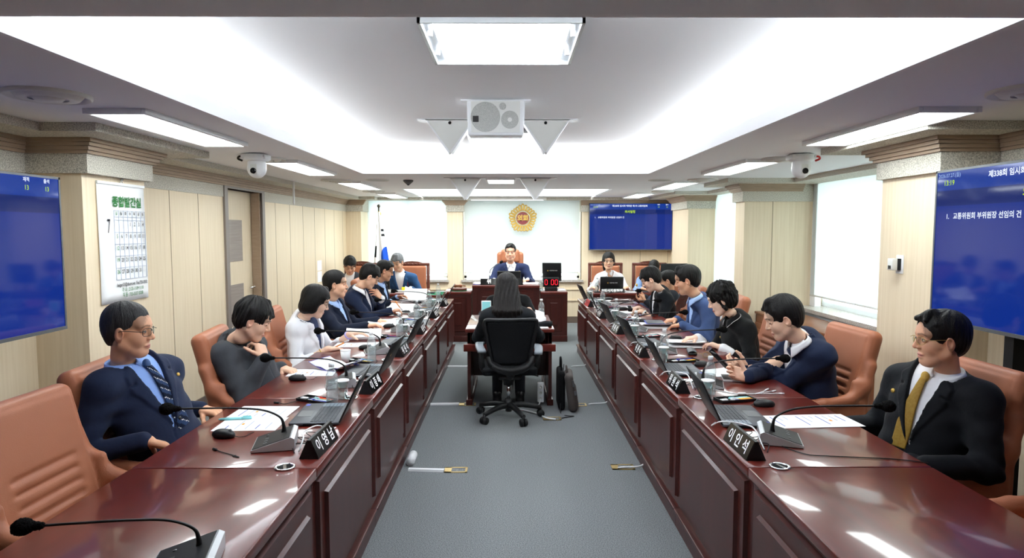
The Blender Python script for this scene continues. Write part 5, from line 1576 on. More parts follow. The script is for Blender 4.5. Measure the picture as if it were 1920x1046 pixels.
b = MB(); b.tube([(.10, 6.10, .01), (.16, 6.02, .01), (.27, 6.06, .01), (.30, 6.10, .06)], .006, n=8); b.tube([(-.25, 6.02, .01), (-.1, 6.05, .01), (0, 6.15, .05), (.05, 6.35, .2)], .006, n=8)
tag(b.build('floor_cable', 'white_plastic'), 'white cable loop lying between the shoes and the power strip', 'cable')
b = MB(); b.tube([(.52, 6.10, .40), (.50, 6.02, .25), (.47, 5.85, .01), (.52, 5.74, .006), (.58, 5.72, .006), (.50, 5.68, .006), (.47, 5.66, .006)], .004, n=7)
tag(b.build('floor_cable', 'black_plastic'), 'thin black cable curling on the floor before the backpack', 'cable')
def outlet(x, y, w_, label):
    o = thing('floor_outlet', label, 'floor outlet', (x, y, .0005), 0, 'brass floor outlets')
    b = MB(); b.b2((-w_/2, -.05, 0), (w_/2, -.035, .004)); b.b2((-w_/2, .035, 0), (w_/2, .05, .004)); b.b2((w_/2-.015, -.05, 0), (w_/2, .05, .004)); b.b2((-w_/2, -.05, 0), (-w_/2+.05, .05, .004)); b.build('frame', 'brass', o)
    b = MB(); b.b2((-w_/2+.05, -.035, 0), (w_/2-.015, .035, .002)); b.build('lid', 'carpet', o)
for x, y, lb in ((-.37, 4.42, 'brass floor outlet in the aisle at the end of the nearest left cable duct'), (.80, 4.47, 'brass floor outlet in the aisle by the right desk row, nearest the camera'), (.38, 5.66, 'brass floor outlet right of the office chair base'),
                 (.66, 6.12, 'brass floor outlet beside the backpack'), (-.40, 6.14, 'brass floor outlet left of the recorder table foot')): outlet(x, y, .16, lb)
def duct(x0, y0, x1, y1, label):
    o = thing('cable_duct', label, 'cable duct', (0, 0, 0), 0, 'white floor cable ducts')
    b = MB(); d = Vector((x1-x0, y1-y0, 0)).normalized(); n_ = Vector((-d.y, d.x, 0))
    pr = [(-.02, 0), (.02, 0), (.014, .014), (-.014, .014)]
    vs = [tuple(Vector((x, y, .0005))+n_*a+Vector((0, 0, h_))) for x, y in ((x0, y0), (x1, y1)) for a, h_ in pr]
    b.add(vs, [(0, 1, 2, 3), (7, 6, 5, 4), (0, 4, 5, 1), (1, 5, 6, 2), (2, 6, 7, 3), (3, 7, 4, 0)]); b.build('cover', 'white_plastic', o)
    return o
d1 = duct(-.70, 4.42, -.45, 4.40, 'white floor cable duct from the left desk to the nearest brass outlet')
b = MB(); b.tube([(-.70, 4.66, .03), (-.70, 4.56, .03), (-.70, 4.50, .03)], .03, n=12, res=1); b.build('end_sleeve', 'white_plastic', d1)
duct(-.79, 6.13, -.48, 6.14, 'white floor cable duct left of the recorder table foot'); duct(-.80, 7.88, -.45, 7.86, 'white floor cable duct at the far left of the aisle')
for y in (4.44, 6.12, 7.86):
    b = MB(); b.tube([(.94, y, .03), (.90, y-.01, .02), (.80, y, .012), (.76, y, .006)], .006, n=7); tag(b.build('floor_cable', 'white_plastic'), 'short white cable from the right desk plinth to the carpet, ' + {4.44: 'nearest the camera', 6.12: 'second from the camera', 7.86: 'farthest from the camera'}[y], 'cable')
# ================================================================ PEOPLE
def skin_mat(name):
    m = mat(name, 'd9ae8f', .48, .4, attr='tone')
    b = m.node_tree.nodes['Principled BSDF']
    b.inputs['Subsurface Weight'].default_value = .06
    b.inputs['Subsurface Radius'].default_value = (.012, .005, .003)
    return m
skin_mat('skin')
def cloth(name, col, rough=.85, c2=None, sc=260, bstr=.25):
    return mat(name, col, rough, .25, noise=((sc, sc, sc), c2 or col, 2, .3), bump=(22, bstr), sheen=.04)
for n_, c_ in (('navy', '1d2740'), ('navy_dark', '181f31'), ('navy_mid', '20294a'), ('charcoal', '3c3f44'), ('black_suit', '101318'), ('white_cloth', 'e9eaee'), ('sky_shirt', '8daeea'), ('pale_blue', 'a7c3ee'),
               ('dark_tee', '2b2d31'), ('navy_top', '1f2b4d'), ('dark_suit', '2b2e35'), ('blue_suit', '27486f'), ('black_top', '0f1012'), ('mid_blue', '41557f'), ('vest_navy', '2a3752'), ('slate_shirt', '7f9bc6'), ('trouser', '1b1d23')):
    cloth('c_'+n_, c_)
def hair_mat(name, c1, c2):
    m = mat(name, c1, .52, .3, noise=((240, 90, 40), c2, 3, .3), bump=(1, .35, (330, 140, 45)))
    return m
hair_mat('hair_black', '141211', '080707'); hair_mat('hair_grey', '77787a', '46474a'); hair_mat('hair_salt', '3a3a3b', '1e1e1f'); hair_mat('hair_brown', '17110f', '0b0807')
mat('tie_gold', 'c7a44c', .6, .4, noise=((90, 90, 90), 'b8923a', 2, .2))
mat('tie_blue', '2c4a78', .6, .4)
mat('lip', 'b0625c', .45)
mat('shoe', '111113', .3, .5)
mat('sock', '16171b', .9)

_pit, _yaw = math.atan(90/1220.0), math.atan(5.5/1220*math.cos(math.atan(90/1220.0)))
_fw = V3(math.sin(_yaw)*math.cos(_pit), math.cos(_yaw)*math.cos(_pit), -math.sin(_pit)); _rt = V3(math.cos(_yaw), -math.sin(_yaw), 0); _up = np.cross(_rt, _fw)
def at(p):
    """(column, row, distance along the room) of the photograph -> a point in the room; a 4-tuple is taken as x, y, z"""
    if len(p) == 4: return V3(*p[:3])
    d = _fw+_rt*(p[0]-960)/1220-_up*(p[1]-523)/1220
    return V3(0, 0, 1.66)+d*p[2]/d[1]
def az_dir(a, pitch=0):
    a, p = R(a), R(pitch)
    return V3(math.sin(a)*math.cos(p), math.cos(a)*math.cos(p), -math.sin(p))

# ---------------------------------------------------------------- head (local: face +y, up +z, metres)
def head_prims(P):
    f = P.get('fat', 1.0)
    L = [ell((0, -.014, .036), (.074, .095, .084), k=.02),
         ell((0, .022, -.030), (.061*f, .066, .080), k=.03),
         ell((0, .060, -.093), (.026*f, .024, .022), k=.028)]
    for s in (-1, 1):
        L += [cap((s*.054*f, -.010, -.050), (s*.024*f, .050, -.093), .019, .017, k=.028),
              ell((s*.036*f, .054, -.028), (.024*f, .026, .026), k=.022),
              cap((s*.012, .087, .030), (s*.046, .070, .030), .0095, .010, k=.016)]
    L += [ell((0, .055, .052), (.055, .035, .035), k=.03),
          cap((0, .084, .018), (0, .104, -.024), .0085, .0115, k=.010)]
    for s in (-1, 1):
        L += [ell((s*.0125, .094, -.029), (.0085, .010, .0075), k=.007),
              ell((s*.033, .098, .006), (.0165, .016, .0115), k=.014, sub=True),
              ell((s*.032, .077, .007), (.0165, .0125, .0120), k=.005)]
    op = P.get('mouth', 0)
    L += [ell((0, .0805, -.0595), (.0235, .0125, .0060), k=.009), ell((0, .0795, -.0690-op*.006), (.019, .0125, .0064), k=.009),
          ell((0, .096, -.0640-op*.003), (.024, .008, .0014+op*.004), k=.003, sub=True)]
    for s in (-1, 1):
        Be = basis((.35*s, 1, -.12))
        L += [ell((s*.077, -.006, -.004), (.0105, .021, .033), Be, k=.008), ell((s*.086, .001, -.001), (.008, .0105, .018), Be, k=.006, sub=True)]
    nr = P.get('neck', .053)
    L += [cap((0, -.016, -.05), (0, -.026, -.112), nr-.002, nr-.006, k=.03)]
    return L

SKIN = V3(*lin('dcb294'))
def face_tone(v, P):
    """vertex colours of the face, from the local position"""
    base = V3(*lin(P.get('skin', 'd8ab8b')))
    c = np.tile(base, (len(v), 1))
    x, y, z = v[:, 0], v[:, 1], v[:, 2]
    fr = y > .045
    def mix(m, col, a=1.0):
        m = np.clip(m, 0, 1)[:, None]*a
        c[:] = c*(1-m)+np.asarray(col)*m
    soft = lambda d, w: np.clip(.5-d/w, 0, 1)
    red = V3(*lin('cf8a72'))
    for s in (-1, 1): mix(np.exp(-(((x-s*.038)/.02)**2+((z+.022)/.02)**2))*fr, red, .28)
    mix(np.exp(-((x/.012)**2+((z+.024)/.012)**2))*(y > .09), red, .30)
    for s in (-1, 1): mix(np.exp(-(((x-s*.083)/.012)**2+((z+.004)/.03)**2))*(np.abs(y) < .05), red, .35)
    if P.get('male', True): mix(np.exp(-(((z+.078)/.026)**2))*(y > .02)*(np.abs(x) < .06), V3(*lin('a98672')), .28)
    hcol = V3(*lin(P.get('scalp', '1f1b19')))
    hd_ = hairline(P, x, y, z)
    mix(np.clip((hd_+.010)/.012, 0, 1)*np.clip(np.where(y < -.012, (z+.060)/.012, (z-.014)/.014), 0, 1)*(np.abs(x) < .0785), hcol, .5)
    # lips
    lipc = V3(*lin(P.get('lip', 'b8736a')))
    mix(soft(np.sqrt((x/.024)**2+((z+.0638)/.0095)**2)-1, .35)*(y > .070), lipc, .85)
    mix(soft(np.sqrt((x/.024)**2+((z+.0640)/.0017)**2)-1, .5)*(y > .060), V3(*lin('5c2f2b')), .8)
    hc = V3(*lin(P.get('brow', '241f1c')))
    for s in (-1, 1):
        bz = .0305+.004*np.clip((np.abs(x)-.012)/.02, 0, 1)-.006*np.clip((np.abs(x)-.036)/.014, 0, 1)
        mix(soft(np.maximum(np.abs(x-s*.032)-.020, 0)/.004+np.abs(z-bz)/.0038-1, .5)*fr, hc, P.get('brow_a', .8))
        ex, ez = x-s*.032, z-.0065
        dn = P.get('eyes', 'open')
        if dn == 'open':
            mix(soft(np.sqrt((ex/.0145)**2+(ez/.0056)**2)-1, .3)*fr, V3(*lin('d9d3cc')), 1)
            gx = P.get('gaze', 0)*.004
            mix(soft(np.sqrt(((ex-gx)/.0062)**2+(ez/.0062)**2)-1, .3)*(np.abs(ez) < .0056)*fr, V3(*lin('1c1310')), 1)
            lz = .0052*np.sqrt(np.clip(1-(ex/.0155)**2, 0, 1))
            mix(soft(np.abs(ez-lz)/.0017-1, .6)*(np.abs(ex) < .0155)*fr, V3(*lin('1e1614')), .95)
            mix(soft(np.abs(ez+lz)/.0010-1, .6)*(np.abs(ex) < .0135)*fr, V3(*lin('8a5f50')), .5)
        else:
            lz = -.0035*np.sqrt(np.clip(1-(ex/.0165)**2, 0, 1))+.0005
            mix(soft(np.abs(ez-lz)/.0020-1, .7)*(np.abs(ex) < .0155)*fr, V3(*lin('1e1614')), .95)
            mix(soft(np.abs(ez-.0060)/.0012-1, .8)*(np.abs(ex) < .014)*fr, V3(*lin('94664f')), .6)
    for s in (-1, 1): mix(np.exp(-(((x-s*.0075)/.0032)**2+((z+.0345)/.0022)**2))*(y > .085), V3(*lin('5a3428')), .8)
    return c

def hairline(P, X, Y, Z):
    fz, ww = P.get('fringe', .0), P.get('fw', 0)
    zt = Z+.045+fz+.012*np.clip(np.abs(X)/.05, 0, 1.4)**2
    d = np.sqrt((X/(.0745+ww))**2+((Y-.125)/.096)**2+(zt/.1385)**2)-1
    return d*.08+.0022*np.sin(X*260+Z*190)*np.sin(Z*230-Y*160)+.0016*np.sin(X*520+Y*310)

def hair_prims(P):
    st = P.get('hair', 'short'); tv, sv = P.get('tv', .016), P.get('sv', .004)
    fz = P.get('fringe', .0)          # lowers the hairline
    bl = P.get('back', -.070)         # lower end at the nape
    amp = P.get('wave', .0013); part = P.get('part', -.02)
    L = [ell((0, -.016, .040), (.0755+sv, .097+sv, .086), k=.02), ell((0, -.046, -.008), (.064+sv, .052+sv, .068), k=.03),
         ell((0, -.010, .066), (.071+sv*.8, .094+sv*.5, .058+tv), k=.02)]
    if st in ('bob', 'curly', 'long', 'tied'):
        for s in (-1, 1): L.append(ell((s*.062, -.012, -.02), (.026+sv*.6, .052, .072 if st == 'bob' else .06), k=.03))
    if st == 'bob': L.append(ell((0, -.055, -.055), (.078, .058, .06), k=.03))
    if st == 'long': L += [ell((0, -.05, -.06), (.085, .06, .08), k=.03)]
    if st == 'sweep':
        for x0, y0, z0, x1, y1, z1, r_ in ((part, .050, .112, .050, .078, .080, .021), (part, .060, .108, .020, .092, .082, .019), (part, .04, .115, .066, .045, .070, .020), (part, .055, .108, -.040, .080, .080, .017), (part, .035, .11, -.064, .045, .066, .017)):
            L.append(cap((x0, y0, z0+tv*.5), (x1, y1, z1+tv*.25-fz), r_, r_*.50, k=.012))
    if st in ('bowl', 'fringe'):
        for i in range(9):
            a = -1.15+2.3*i/8+.06*math.sin(i*2.3)
            x1, y1 = .068*math.sin(a), .026+.070*math.cos(a)
            L.append(cap((part*.6+.02*math.sin(a), .035, .108+tv*.5), (x1*1.02, y1, .060-fz+.010*math.sin(i*1.7)), .020, .0095, k=.008))
    if st == 'curly':
        L += [ell((0, -.012, .064), (.094, .104, .080), k=.02), ell((0, -.06, .0), (.084, .060, .085), k=.03)]
        rs = np.random.RandomState(5)
        for i in range(120):
            d = unit(rs.normal(0, 1, 3)); 
            if d[2] < -.55: continue
            L.append(ell(V3(0, -.022, .045)+d*V3(.088, .098, .092), (.019, .019, .019), k=.004))
    big = ((-.2, -.25, -.6), (.2, .2, .25))
    def strands(X, Y, Z):
        x, y = X-part*.5, Y+.035
        a = np.arctan2(x, y); r = np.sqrt(x*x+y*y)
        w = np.sin(a*19+3*np.sin(a*3.1)+Z*22+14*r)*.6+np.sin(a*47-Z*31+5*np.sin(a*7))*.45+np.sin(a*9+Z*55)*.5
        return amp*w
    L.append(fun(strands, *big, mode='off'))
    face_cut = lambda X, Y, Z: hairline(P, X, Y, Z)
    if st in ('bob', 'long', 'curly', 'tied'):
        L.append(fun(face_cut, *big, mode='sub'))
        lo = {'bob': -.115, 'curly': -.085, 'long': -.62, 'tied': -.06}[st]
        for s in (-1, 1):
            if st in ('curly', 'tied'): L.append(ell((s*.092, .012, -.022), (.026, .024, .032), k=.006, sub=True)); L.append(ell((s*.078, .062, -.05), (.034, .044, .06), k=.006, sub=True))
            if st == 'bob': L.append(ell((s*.078, .075, -.05), (.034, .048, .075), k=.006, sub=True))
        if P.get('male', True) is False:
            for i in range(8):       # soft fringe to one side
                a = -1.2+2.2*i/7; L.append(cap((part, .045, .112+tv*.4), (.072*math.sin(a), .024+.068*math.cos(a), .066-fz-.02*abs(math.sin(a))), .017, .008, k=.008))
        L.append(fun(lambda X, Y, Z: (lo-Z)+0*X+0*Y, *big, mode='int'))
    else:
        if st == 'short': L.append(fun(face_cut, *big, mode='sub'))
        else: L.insert(3, fun(face_cut, *big, mode='sub'))
        for s in (-1, 1):
            L.append(ell((s*.090, .004, -.018), (.030, .024, .036), k=.006, sub=True)); L.append(ell((s*.085, .050, -.050), (.034, .046, .056), k=.006, sub=True))
            L.append(ell((s*.080, -.020, -.090), (.045, .050, .045), k=.012, sub=True))
        L.append(fun(lambda X, Y, Z: (bl-Z)+0*X+0*Y, *big, mode='int'))
    return L

def hand_prims(W, d, n, curl=.35, spread=.10, s=1.0, thumb=.6, right=True, curls=None):
    """palm + five fingers; d = along the hand, n = out of the palm"""
    d = unit(d); n = unit(n-d*np.dot(n, d)); t = unit(np.cross(d, n))
    if not right: t = -t              # t points to the thumb side
    W = np.asarray(W, float)
    P = [cap(W-d*.010, W+d*.015, .0245*s, .0265*s, k=.02)]
    Bp = np.array([t, d, n])
    P.append(rbx(W+d*.052*s, (.040*s, .048*s, .0145*s), .0135*s, Bp, k=.018))
    base = [(.030, .090, .0), (.010, .097, .0), (-.0105, .093, .0), (-.0295, .084, .0)]
    lens = [(.041, .025, .021), (.045, .029, .022), (.042, .027, .022), (.032, .020, .020)]
    rad = [.0088, .0090, .0086, .0077]
    for i in range(4):
        p = W+t*base[i][0]*s+d*base[i][1]*s
        a = (curls[i] if curls is not None else curl*(1+.12*i)); sp = spread*(1.5-i)/1.5
        ang = .25*a
        P.append(cap(W+t*base[i][0]*s*.9+d*.05*s, p, .0125*s, .0105*s, k=.010))
        for j in range(3):
            ang += a*(.75, 1.0, .7)[j]
            dd = unit(d*math.cos(ang)+n*math.sin(ang)+t*sp*math.cos(ang))
            q = p+dd*lens[i][j]*s
            P.append(cap(p, q, rad[i]*s*(1-.06*j), rad[i]*s*(.95-.08*j), k=.004)); p = q
    p = W+t*.024*s+d*.022*s+n*.004
    ang = .55
    for j, ln in enumerate((.042, .034, .026)):
        ta = thumb*(.35+.35*j)
        dd = unit(d*(.62+.1*j)+t*(.78-.35*ta*j)+n*(.30+ta*.5))
        q = p+dd*ln*s
        P.append(cap(p, q, (.0150, .0112, .0098)[j]*s, (.0115, .0100, .0085)[j]*s, k=.008)); p = q
    return P

def ik(S, W, L1, L2, hint):
    v = W-S; D = np.linalg.norm(v); u = v/D
    if D > (L1+L2)*.985: k = D/((L1+L2)*.985); L1 *= k; L2 *= k
    a = (L1*L1-L2*L2+D*D)/(2*D); h = math.sqrt(max(L1*L1-a*a, 0))
    hn = hint-u*np.dot(hint, u)
    return S+u*a+unit(hn)*h

def person(key, label, H, az, pitch, N, P, taz, WR, FR, WL, FL, roll=0, hs=1.0, hw=.19, jacket='c_navy', shirt='c_white_cloth', style='jacket', zb=.30, vw=.072, sleeve=1.0, cuff=True,
           nR=(0, 0, -1), nL=(0, 0, -1), hR={}, hL={}, hintR=None, hintL=None, face={}, hair_m='hair_black', glasses=None, tie=None, res=.004, bres=.008, bulk=1.0, trouser='c_trouser', extra=None, knee=None, up=.0):
    H = at(H); N = at(N); P = V3(*P); WR = at(WR); WL = at(WL); FR = at(FR); FL = at(FL)
    male = face.get('male', True)
    u = unit(N-P); f0 = az_dir(taz); r = unit(np.cross(f0, V3(0, 0, 1))); f = unit(np.cross(u, r)); 
    B = np.array([r, f, u])
    SR, SL = N+r*hw-u*.078+f*.005, N-r*hw-u*.078+f*.005
    hintR = V3(*hintR) if hintR is not None else (r*.55-V3(0, 0, 1)-f*.5)
    hintL = V3(*hintL) if hintL is not None else (-r*.55-V3(0, 0, 1)-f*.5)
    ER, EL = ik(SR, WR, .285, .255, hintR), ik(SL, WL, .285, .255, hintL)
    hd0 = az_dir(az, pitch); Bh0 = basis(hd0)
    Nc = H+(V3(0, -.034, -.142)*hs) @ Bh0; an = unit(u*.9+Bh0[2]*.6+unit(Nc-N+u*.05)*.5)
    C = P+(N-P)*.64; M_ = P+(N-P)*.30
    # ---- head, hands, hidden trunk: one skin mesh
    hd = az_dir(az, pitch); Bh = basis(hd)
    if roll:
        c_, s_ = math.cos(R(roll)), math.sin(R(roll)); Bh = np.array([Bh[0]*c_+Bh[2]*s_, Bh[1], -Bh[0]*s_+Bh[2]*c_])
    toW = lambda v: H+(v*hs) @ Bh
    v, q = solid(head_prims(face), res/hs)
    col = face_tone(v, face)
    hp = hair_prims(face)
    parts = [(toW(v), q)]; cols = [col]
    skin = V3(*lin(face.get('skin', 'd8ab8b')))
    for Wd, F, E, n, hh, rt in ((WR, FR, ER, nR, hR, True), (WL, FL, EL, nL, hL, False)):
        pr = hand_prims(Wd, F-Wd, V3(*n), right=rt, s=(.98 if male else .88), **hh)
        pr.append(cap(E, Wd, .042 if male else .036, .027 if male else .023, k=.015))
        vv, qq = solid(pr, min(res*1.15, .005)); parts.append((vv, qq)); cols.append(np.tile(skin*V3(1.0, .96, .94), (len(vv), 1)))
    nk0 = 1.0 if male else .84
    tr_ = [cap(toW(V3(0, -.022, -.095)), Nc*.6+N*.4, .0485*nk0, .050*nk0, k=.01), cap(Nc*.6+N*.4, N-u*.07, .046*nk0, .05, k=.02), cap(SR-u*.03-r*.03, SL-u*.03+r*.03, .040, k=.02), ell(C, (.150, .085, .17), B, k=.04), ell(M_, (.145, .105, .17), B, k=.06), ell(P, (.165, .12, .12), B, k=.06),
           cap(SR-u*.03-r*.02, ER, .044, .040, k=.03), cap(SL-u*.03+r*.02, EL, .044, .040, k=.03), cap(ER, WR, .038, .027, k=.02), cap(EL, WL, .038, .027, k=.02)]
    vv, qq = solid(tr_, .014); parts.append((vv, qq)); cols.append(np.tile(skin, (len(vv), 1)))
    body = np_mesh('person', parts, 'skin', None, None, np.concatenate(cols))
    tag(body, label, 'person')
    # ---- hair
    v, q = solid(hp, (res*1.1)/hs)
    vw_ = toW(v); hparts = [(vw_, q)]
    if face.get('hair') == 'long':
        b0 = toW(V3(0, -.085, .02)); pr = []
        dn = V3(0, 0, -1); bk = -f0
        for i in range(9):
            s = (i-4)/4
            p0 = toW(V3(s*.066, -.050-.035*(1-s*s), .055)); p1 = N+r*s*.105+bk*(.095+.03*(1-s*s))+dn*.01; p2 = N+r*(s*.062+.008*math.sin(i*3.7))+bk*.140+dn*(.08+.12*(1-abs(s))+.03*math.sin(i*2.6))
            p2 = p2+dn*.04*math.sin(i*2.1)
            pr += [cap(p0, p1, .030, .031, k=.03), cap(p1, p2, .031, .006, k=.015)]
        lo = np.min([p[1] for p in pr]+[p[2] for p in pr], 0)-.1; hi = np.max([p[1] for p in pr]+[p[2] for p in pr], 0)+.1
        pr.append(fun(lambda X, Y, Z: .0035*np.sin(X*170+3*np.sin(Z*14))+.002*np.sin(X*330+Z*25)+0*Y, lo, hi, mode='off'))
        hparts.append(solid(pr, .006))
    if face.get('hair') == 'tied':
        pr = [ell(toW(V3(.05, -.075, -.06)), (.035, .035, .05), k=.02), ell(toW(V3(.055, -.07, -.105)), (.022, .022, .045), k=.02)]
        hparts.append(solid(pr, .006))
    np_mesh('hair', hparts, hair_m, body)
    if face.get('hair') == 'bald': pass
    # ---- clothes
    k_ = bulk; nk = 1.0 if male else .84
    close = np.dot(Nc-N, an) < .055
    nb_ = (N-u*.10-f*.005) if close else (N-u*.05-f*.005)
    def trunk(g):
        tz = .058 if g > 0 else .082
        return [ell(C, (.178*k_+g, .118*k_+g, .205+g), B, k=.07), ell(M_, (.168*k_+g, .128*k_+g, .19+g), B, k=.07), ell(P, (.18*k_+g, .135+g, .13+g), B, k=.06),
                cap(SR-r*.005, SL+r*.005, .056+g, k=.05), cap(SR-r*.06+u*(.02 if g > 0 else 0), SL+r*.06+u*(.02 if g > 0 else 0), .05+g, k=.05), cap(Nc-an*tz+r*.012, SR-r*.015, .040+g, .046+g, k=.05), cap(Nc-an*tz-r*.012, SL+r*.015, .040+g, .046+g, k=.05), cap(nb_, Nc-an*.045, (.056 if close else .062)+g, .047*nk+g+.003, k=.025)]
    def arms(g, fr, flare=1.0):
        L = []
        for S, E, Wd in ((SR, ER, WR), (SL, EL, WL)):
            L.append(cap(S, E, .066*k_+g, .054*k_+g, k=.05))
            L.append(cap(E, E+(Wd-E)*fr, .054*k_+g, (.054-(.054-.041*flare)*fr)*k_+g, k=.03))
        return L
    allp = np.array([P, N, SR, SL, ER, EL, WR, WL]); lo = allp.min(0)-.3; hi = allp.max(0)+.3
    def loc(X, Y, Z):
        x, y, z = X-N[0], Y-N[1], Z-N[2]
        return [x*B[i][0]+y*B[i][1]+z*B[i][2] for i in range(3)]
    rs = np.random.RandomState(sum(map(ord, key))); ph = rs.uniform(0, 6, 6)
    def folds(X, Y, Z):
        x, y, z = loc(X, Y, Z)
        w = .0030*np.sin(z*55+x*18+ph[0])*np.sin(x*21+y*16+ph[1])
        for S, E, Wd in ((SR, ER, WR), (SL, EL, WL)):
            dE = np.sqrt((X-E[0])**2+(Y-E[1])**2+(Z-E[2])**2)
            a = unit(Wd-S)
            w = w+.0058*np.exp(-(dE/.085)**2)*np.sin((X*a[0]+Y*a[1]+Z*a[2])*105+ph[2]+3*x)
        dA = np.sqrt((np.abs(x)-hw)**2+y**2+(z+.16)**2)
        w = w+.0045*np.exp(-(dA/.09)**2)*np.sin(z*70+y*30+ph[3])
        return w
    def vhalf(z): return vw*np.clip((z+zb)/zb, 0, 1.15)+.004
    def v_cut(X, Y, Z):
        x, y, z = loc(X, Y, Z)
        return np.maximum(np.maximum(np.abs(x)-vhalf(z), -(z+zb)), .015-y)
    def lapel(X, Y, Z):
        x, y, z = loc(X, Y, Z)
        e = np.abs(x)-vhalf(z); wd = .062*np.clip((z+zb)/(zb*.62), 0, 1)*np.clip((.01-z)/.05, .35, 1)
        notch = 1-np.exp(-(((z+.085+.25*(np.abs(x)-.09))/.006)**2))*(e > wd*.45)
        m_ = np.clip((wd-e)/.006, 0, 1)*np.clip((e+.02)/.006, 0, 1)*(y > .0)*(z > -zb-.01)*notch
        edge = .004*np.exp(-((x-.012)/.004)**2)*(z < -zb)*(y > 0)
        btn = 0
        return -.0095*m_+edge
    def button_d(X, Y, Z):
        x, y, z = loc(X, Y, Z)
        return x
    shirt_p = trunk(0.0)
    rc = .0575*nk; cc = Nc+an*.0; fn = unit(f-an*np.dot(f, an)); rn = unit(np.cross(fn, an))
    def collar_pt(t, v):
        """t from -1 (front left) over 0 (nape) to 1 (front right); v = 0 outer edge, 1 fold, 2 inner edge"""
        th = t*R(168); a = abs(t); fr = np.clip((a-.62)/.38, 0, 1)
        top = .022-.040*a**2.2
        if v <= 1: rad = rc+.017*(1-v)+.001; h = top-(.034+.020*fr)*(1-v)
        else: rad = rc-.004*(v-1); h = top-.045*(v-1)
        rad_f = rad*(1+.10*fr)
        p_ = cc+(rn*math.sin(th)-fn*math.cos(th))*rad_f+an*h
        if v < 1: p_ = p_+rn*math.copysign(1, t)*.020*fr*(1-v)+fn*.006*fr*(1-v)
        return p_
    tp = []
    def make_collar(m_, pipe=None):
        b = MB(); b.sheet(40, 6, lambda u_, v_: tuple(collar_pt(2*u_-1, 2*v_)), 0, True, .0022)
        o_ = b.build('collar', m_, body)
        if pipe: b = MB(); b.tube([tuple(collar_pt(t_, .06)+fn*.001) for t_ in np.linspace(-.98, .98, 25)], .0019, n=5, res=2); b.build('collar_piping', pipe, o_)
    def neck_hole(X, Y, Z):
        x, y, z = X-cc[0], Y-cc[1], Z-cc[2]
        h = x*an[0]+y*an[1]+z*an[2]
        rad = np.sqrt(np.maximum(x*x+y*y+z*z-h*h, 0))
        lim = -.018-.25*np.clip((x*fn[0]+y*fn[1]+z*fn[2]), -.06, .08)
        return np.maximum(lim-h, rad-(.079 if male else .070))
    out = {}
    fr_in = .995
    if style == 'jacket':
        sp = list(shirt_p)
        if not face.get('collar', True): sp.append(fun(neck_hole, lo, hi, mode='sub'))
        if cuff:
            for E, Wd in ((ER, WR), (EL, WL)): sp.append(cap(E+(Wd-E)*.80, E+(Wd-E)*min(1.03, sleeve*1.03), .036, .0345, k=.0))
        out['shirt'] = solid(sp, bres)
        if face.get('collar', True): make_collar(shirt)
        np_mesh('shirt', [out['shirt']], shirt, body)
        jp = trunk(.010)+arms(.0, sleeve*.965)
        jp += [cap(cc-fn*.062*nk-an*.040+rn*q_*.0, cc-fn*.035+rn*q_*.064*nk-an*.046, .013, .013, k=.02) for q_ in (-1, 1)]
        jp += [fun(folds, lo, hi, mode='off'), fun(lapel, lo, hi, mode='off'), fun(v_cut, lo, hi, mode='sub'), fun(neck_hole, lo, hi, mode='sub')]
        out['jacket'] = relax(solid(jp, bres), 5)
        np_mesh('jacket', [out['jacket']], jacket, body)
    else:      # a single top (shirt, blouse, knit)
        jp = trunk(.004)+arms(-.004, sleeve*.97, 1.15 if sleeve < .7 else 1.0)+tp
        if style == 'vest':
            make_collar(shirt); out['shirt'] = solid(trunk(.0)+arms(-.002, sleeve*.97)+[fun(folds, lo, hi, mode='off')], bres); np_mesh('shirt', [out['shirt']], shirt, body)
            jp = trunk(.012)+[fun(folds, lo, hi, mode='off'), fun(v_cut, lo, hi, mode='sub'), fun(neck_hole, lo, hi, mode='sub')]
            out['jacket'] = relax(solid(jp, bres), 3); np_mesh('vest', [out['jacket']], jacket, body)
        else:
            if face.get('collar', True): make_collar(jacket, face.get('pipe'))
            jp += [fun(folds, lo, hi, mode='off'), fun(v_cut, lo, hi, mode='sub'), fun(neck_hole, lo, hi, mode='sub')]
            if cuff and sleeve > .7:
                cp = [cap(E+(Wd-E)*.70, E+(Wd-E)*.93, .0445, .0435, k=0) for E, Wd in ((ER, WR), (EL, WL))]
                np_mesh('cuff', [solid(cp[:1], .006)], 'c_white_cloth', body); np_mesh('cuff', [solid(cp[1:], .006)], 'c_white_cloth', body)
            out['jacket'] = relax(solid(jp, bres), 3); np_mesh('top', [out['jacket']], jacket, body)
            if zb > .12: np_mesh('undershirt', [solid(trunk(-.006), bres)], shirt, body)
    # ---- trousers and shoes
    fk = az_dir(taz)
    kn = V3(*knee) if knee is not None else None
    tpz = [ell(P, (.165, .135, .105), B, k=.05)]
    feet = []
    for s in (1, -1):
        K = P+fk*.40+r*s*.10; K[2] = .585
        A = K+fk*.02+r*s*.01; A[2] = .10
        tpz += [cap(P+r*s*.085+V3(0, 0, -.01), K, .076, .060, k=.05), cap(K, A, .062, .047, k=.03)]
        feet.append((A, s))
    np_mesh('trousers', [solid(tpz, .014)], trouser, body)
    for A, s in feet:
        c0 = A+V3(0, 0, -.065); 
        np_mesh('shoe', [solid([cap(c0-fk*.03+V3(0, 0, .0), c0+fk*.15+V3(0, 0, -.005), .040, .032, k=.02), cap(A-fk*.02, c0, .044, .042, k=.02), fun(lambda X, Y, Z: .002-Z+0*X+0*Y, lo-1, hi+1)], .009)], 'shoe', body)
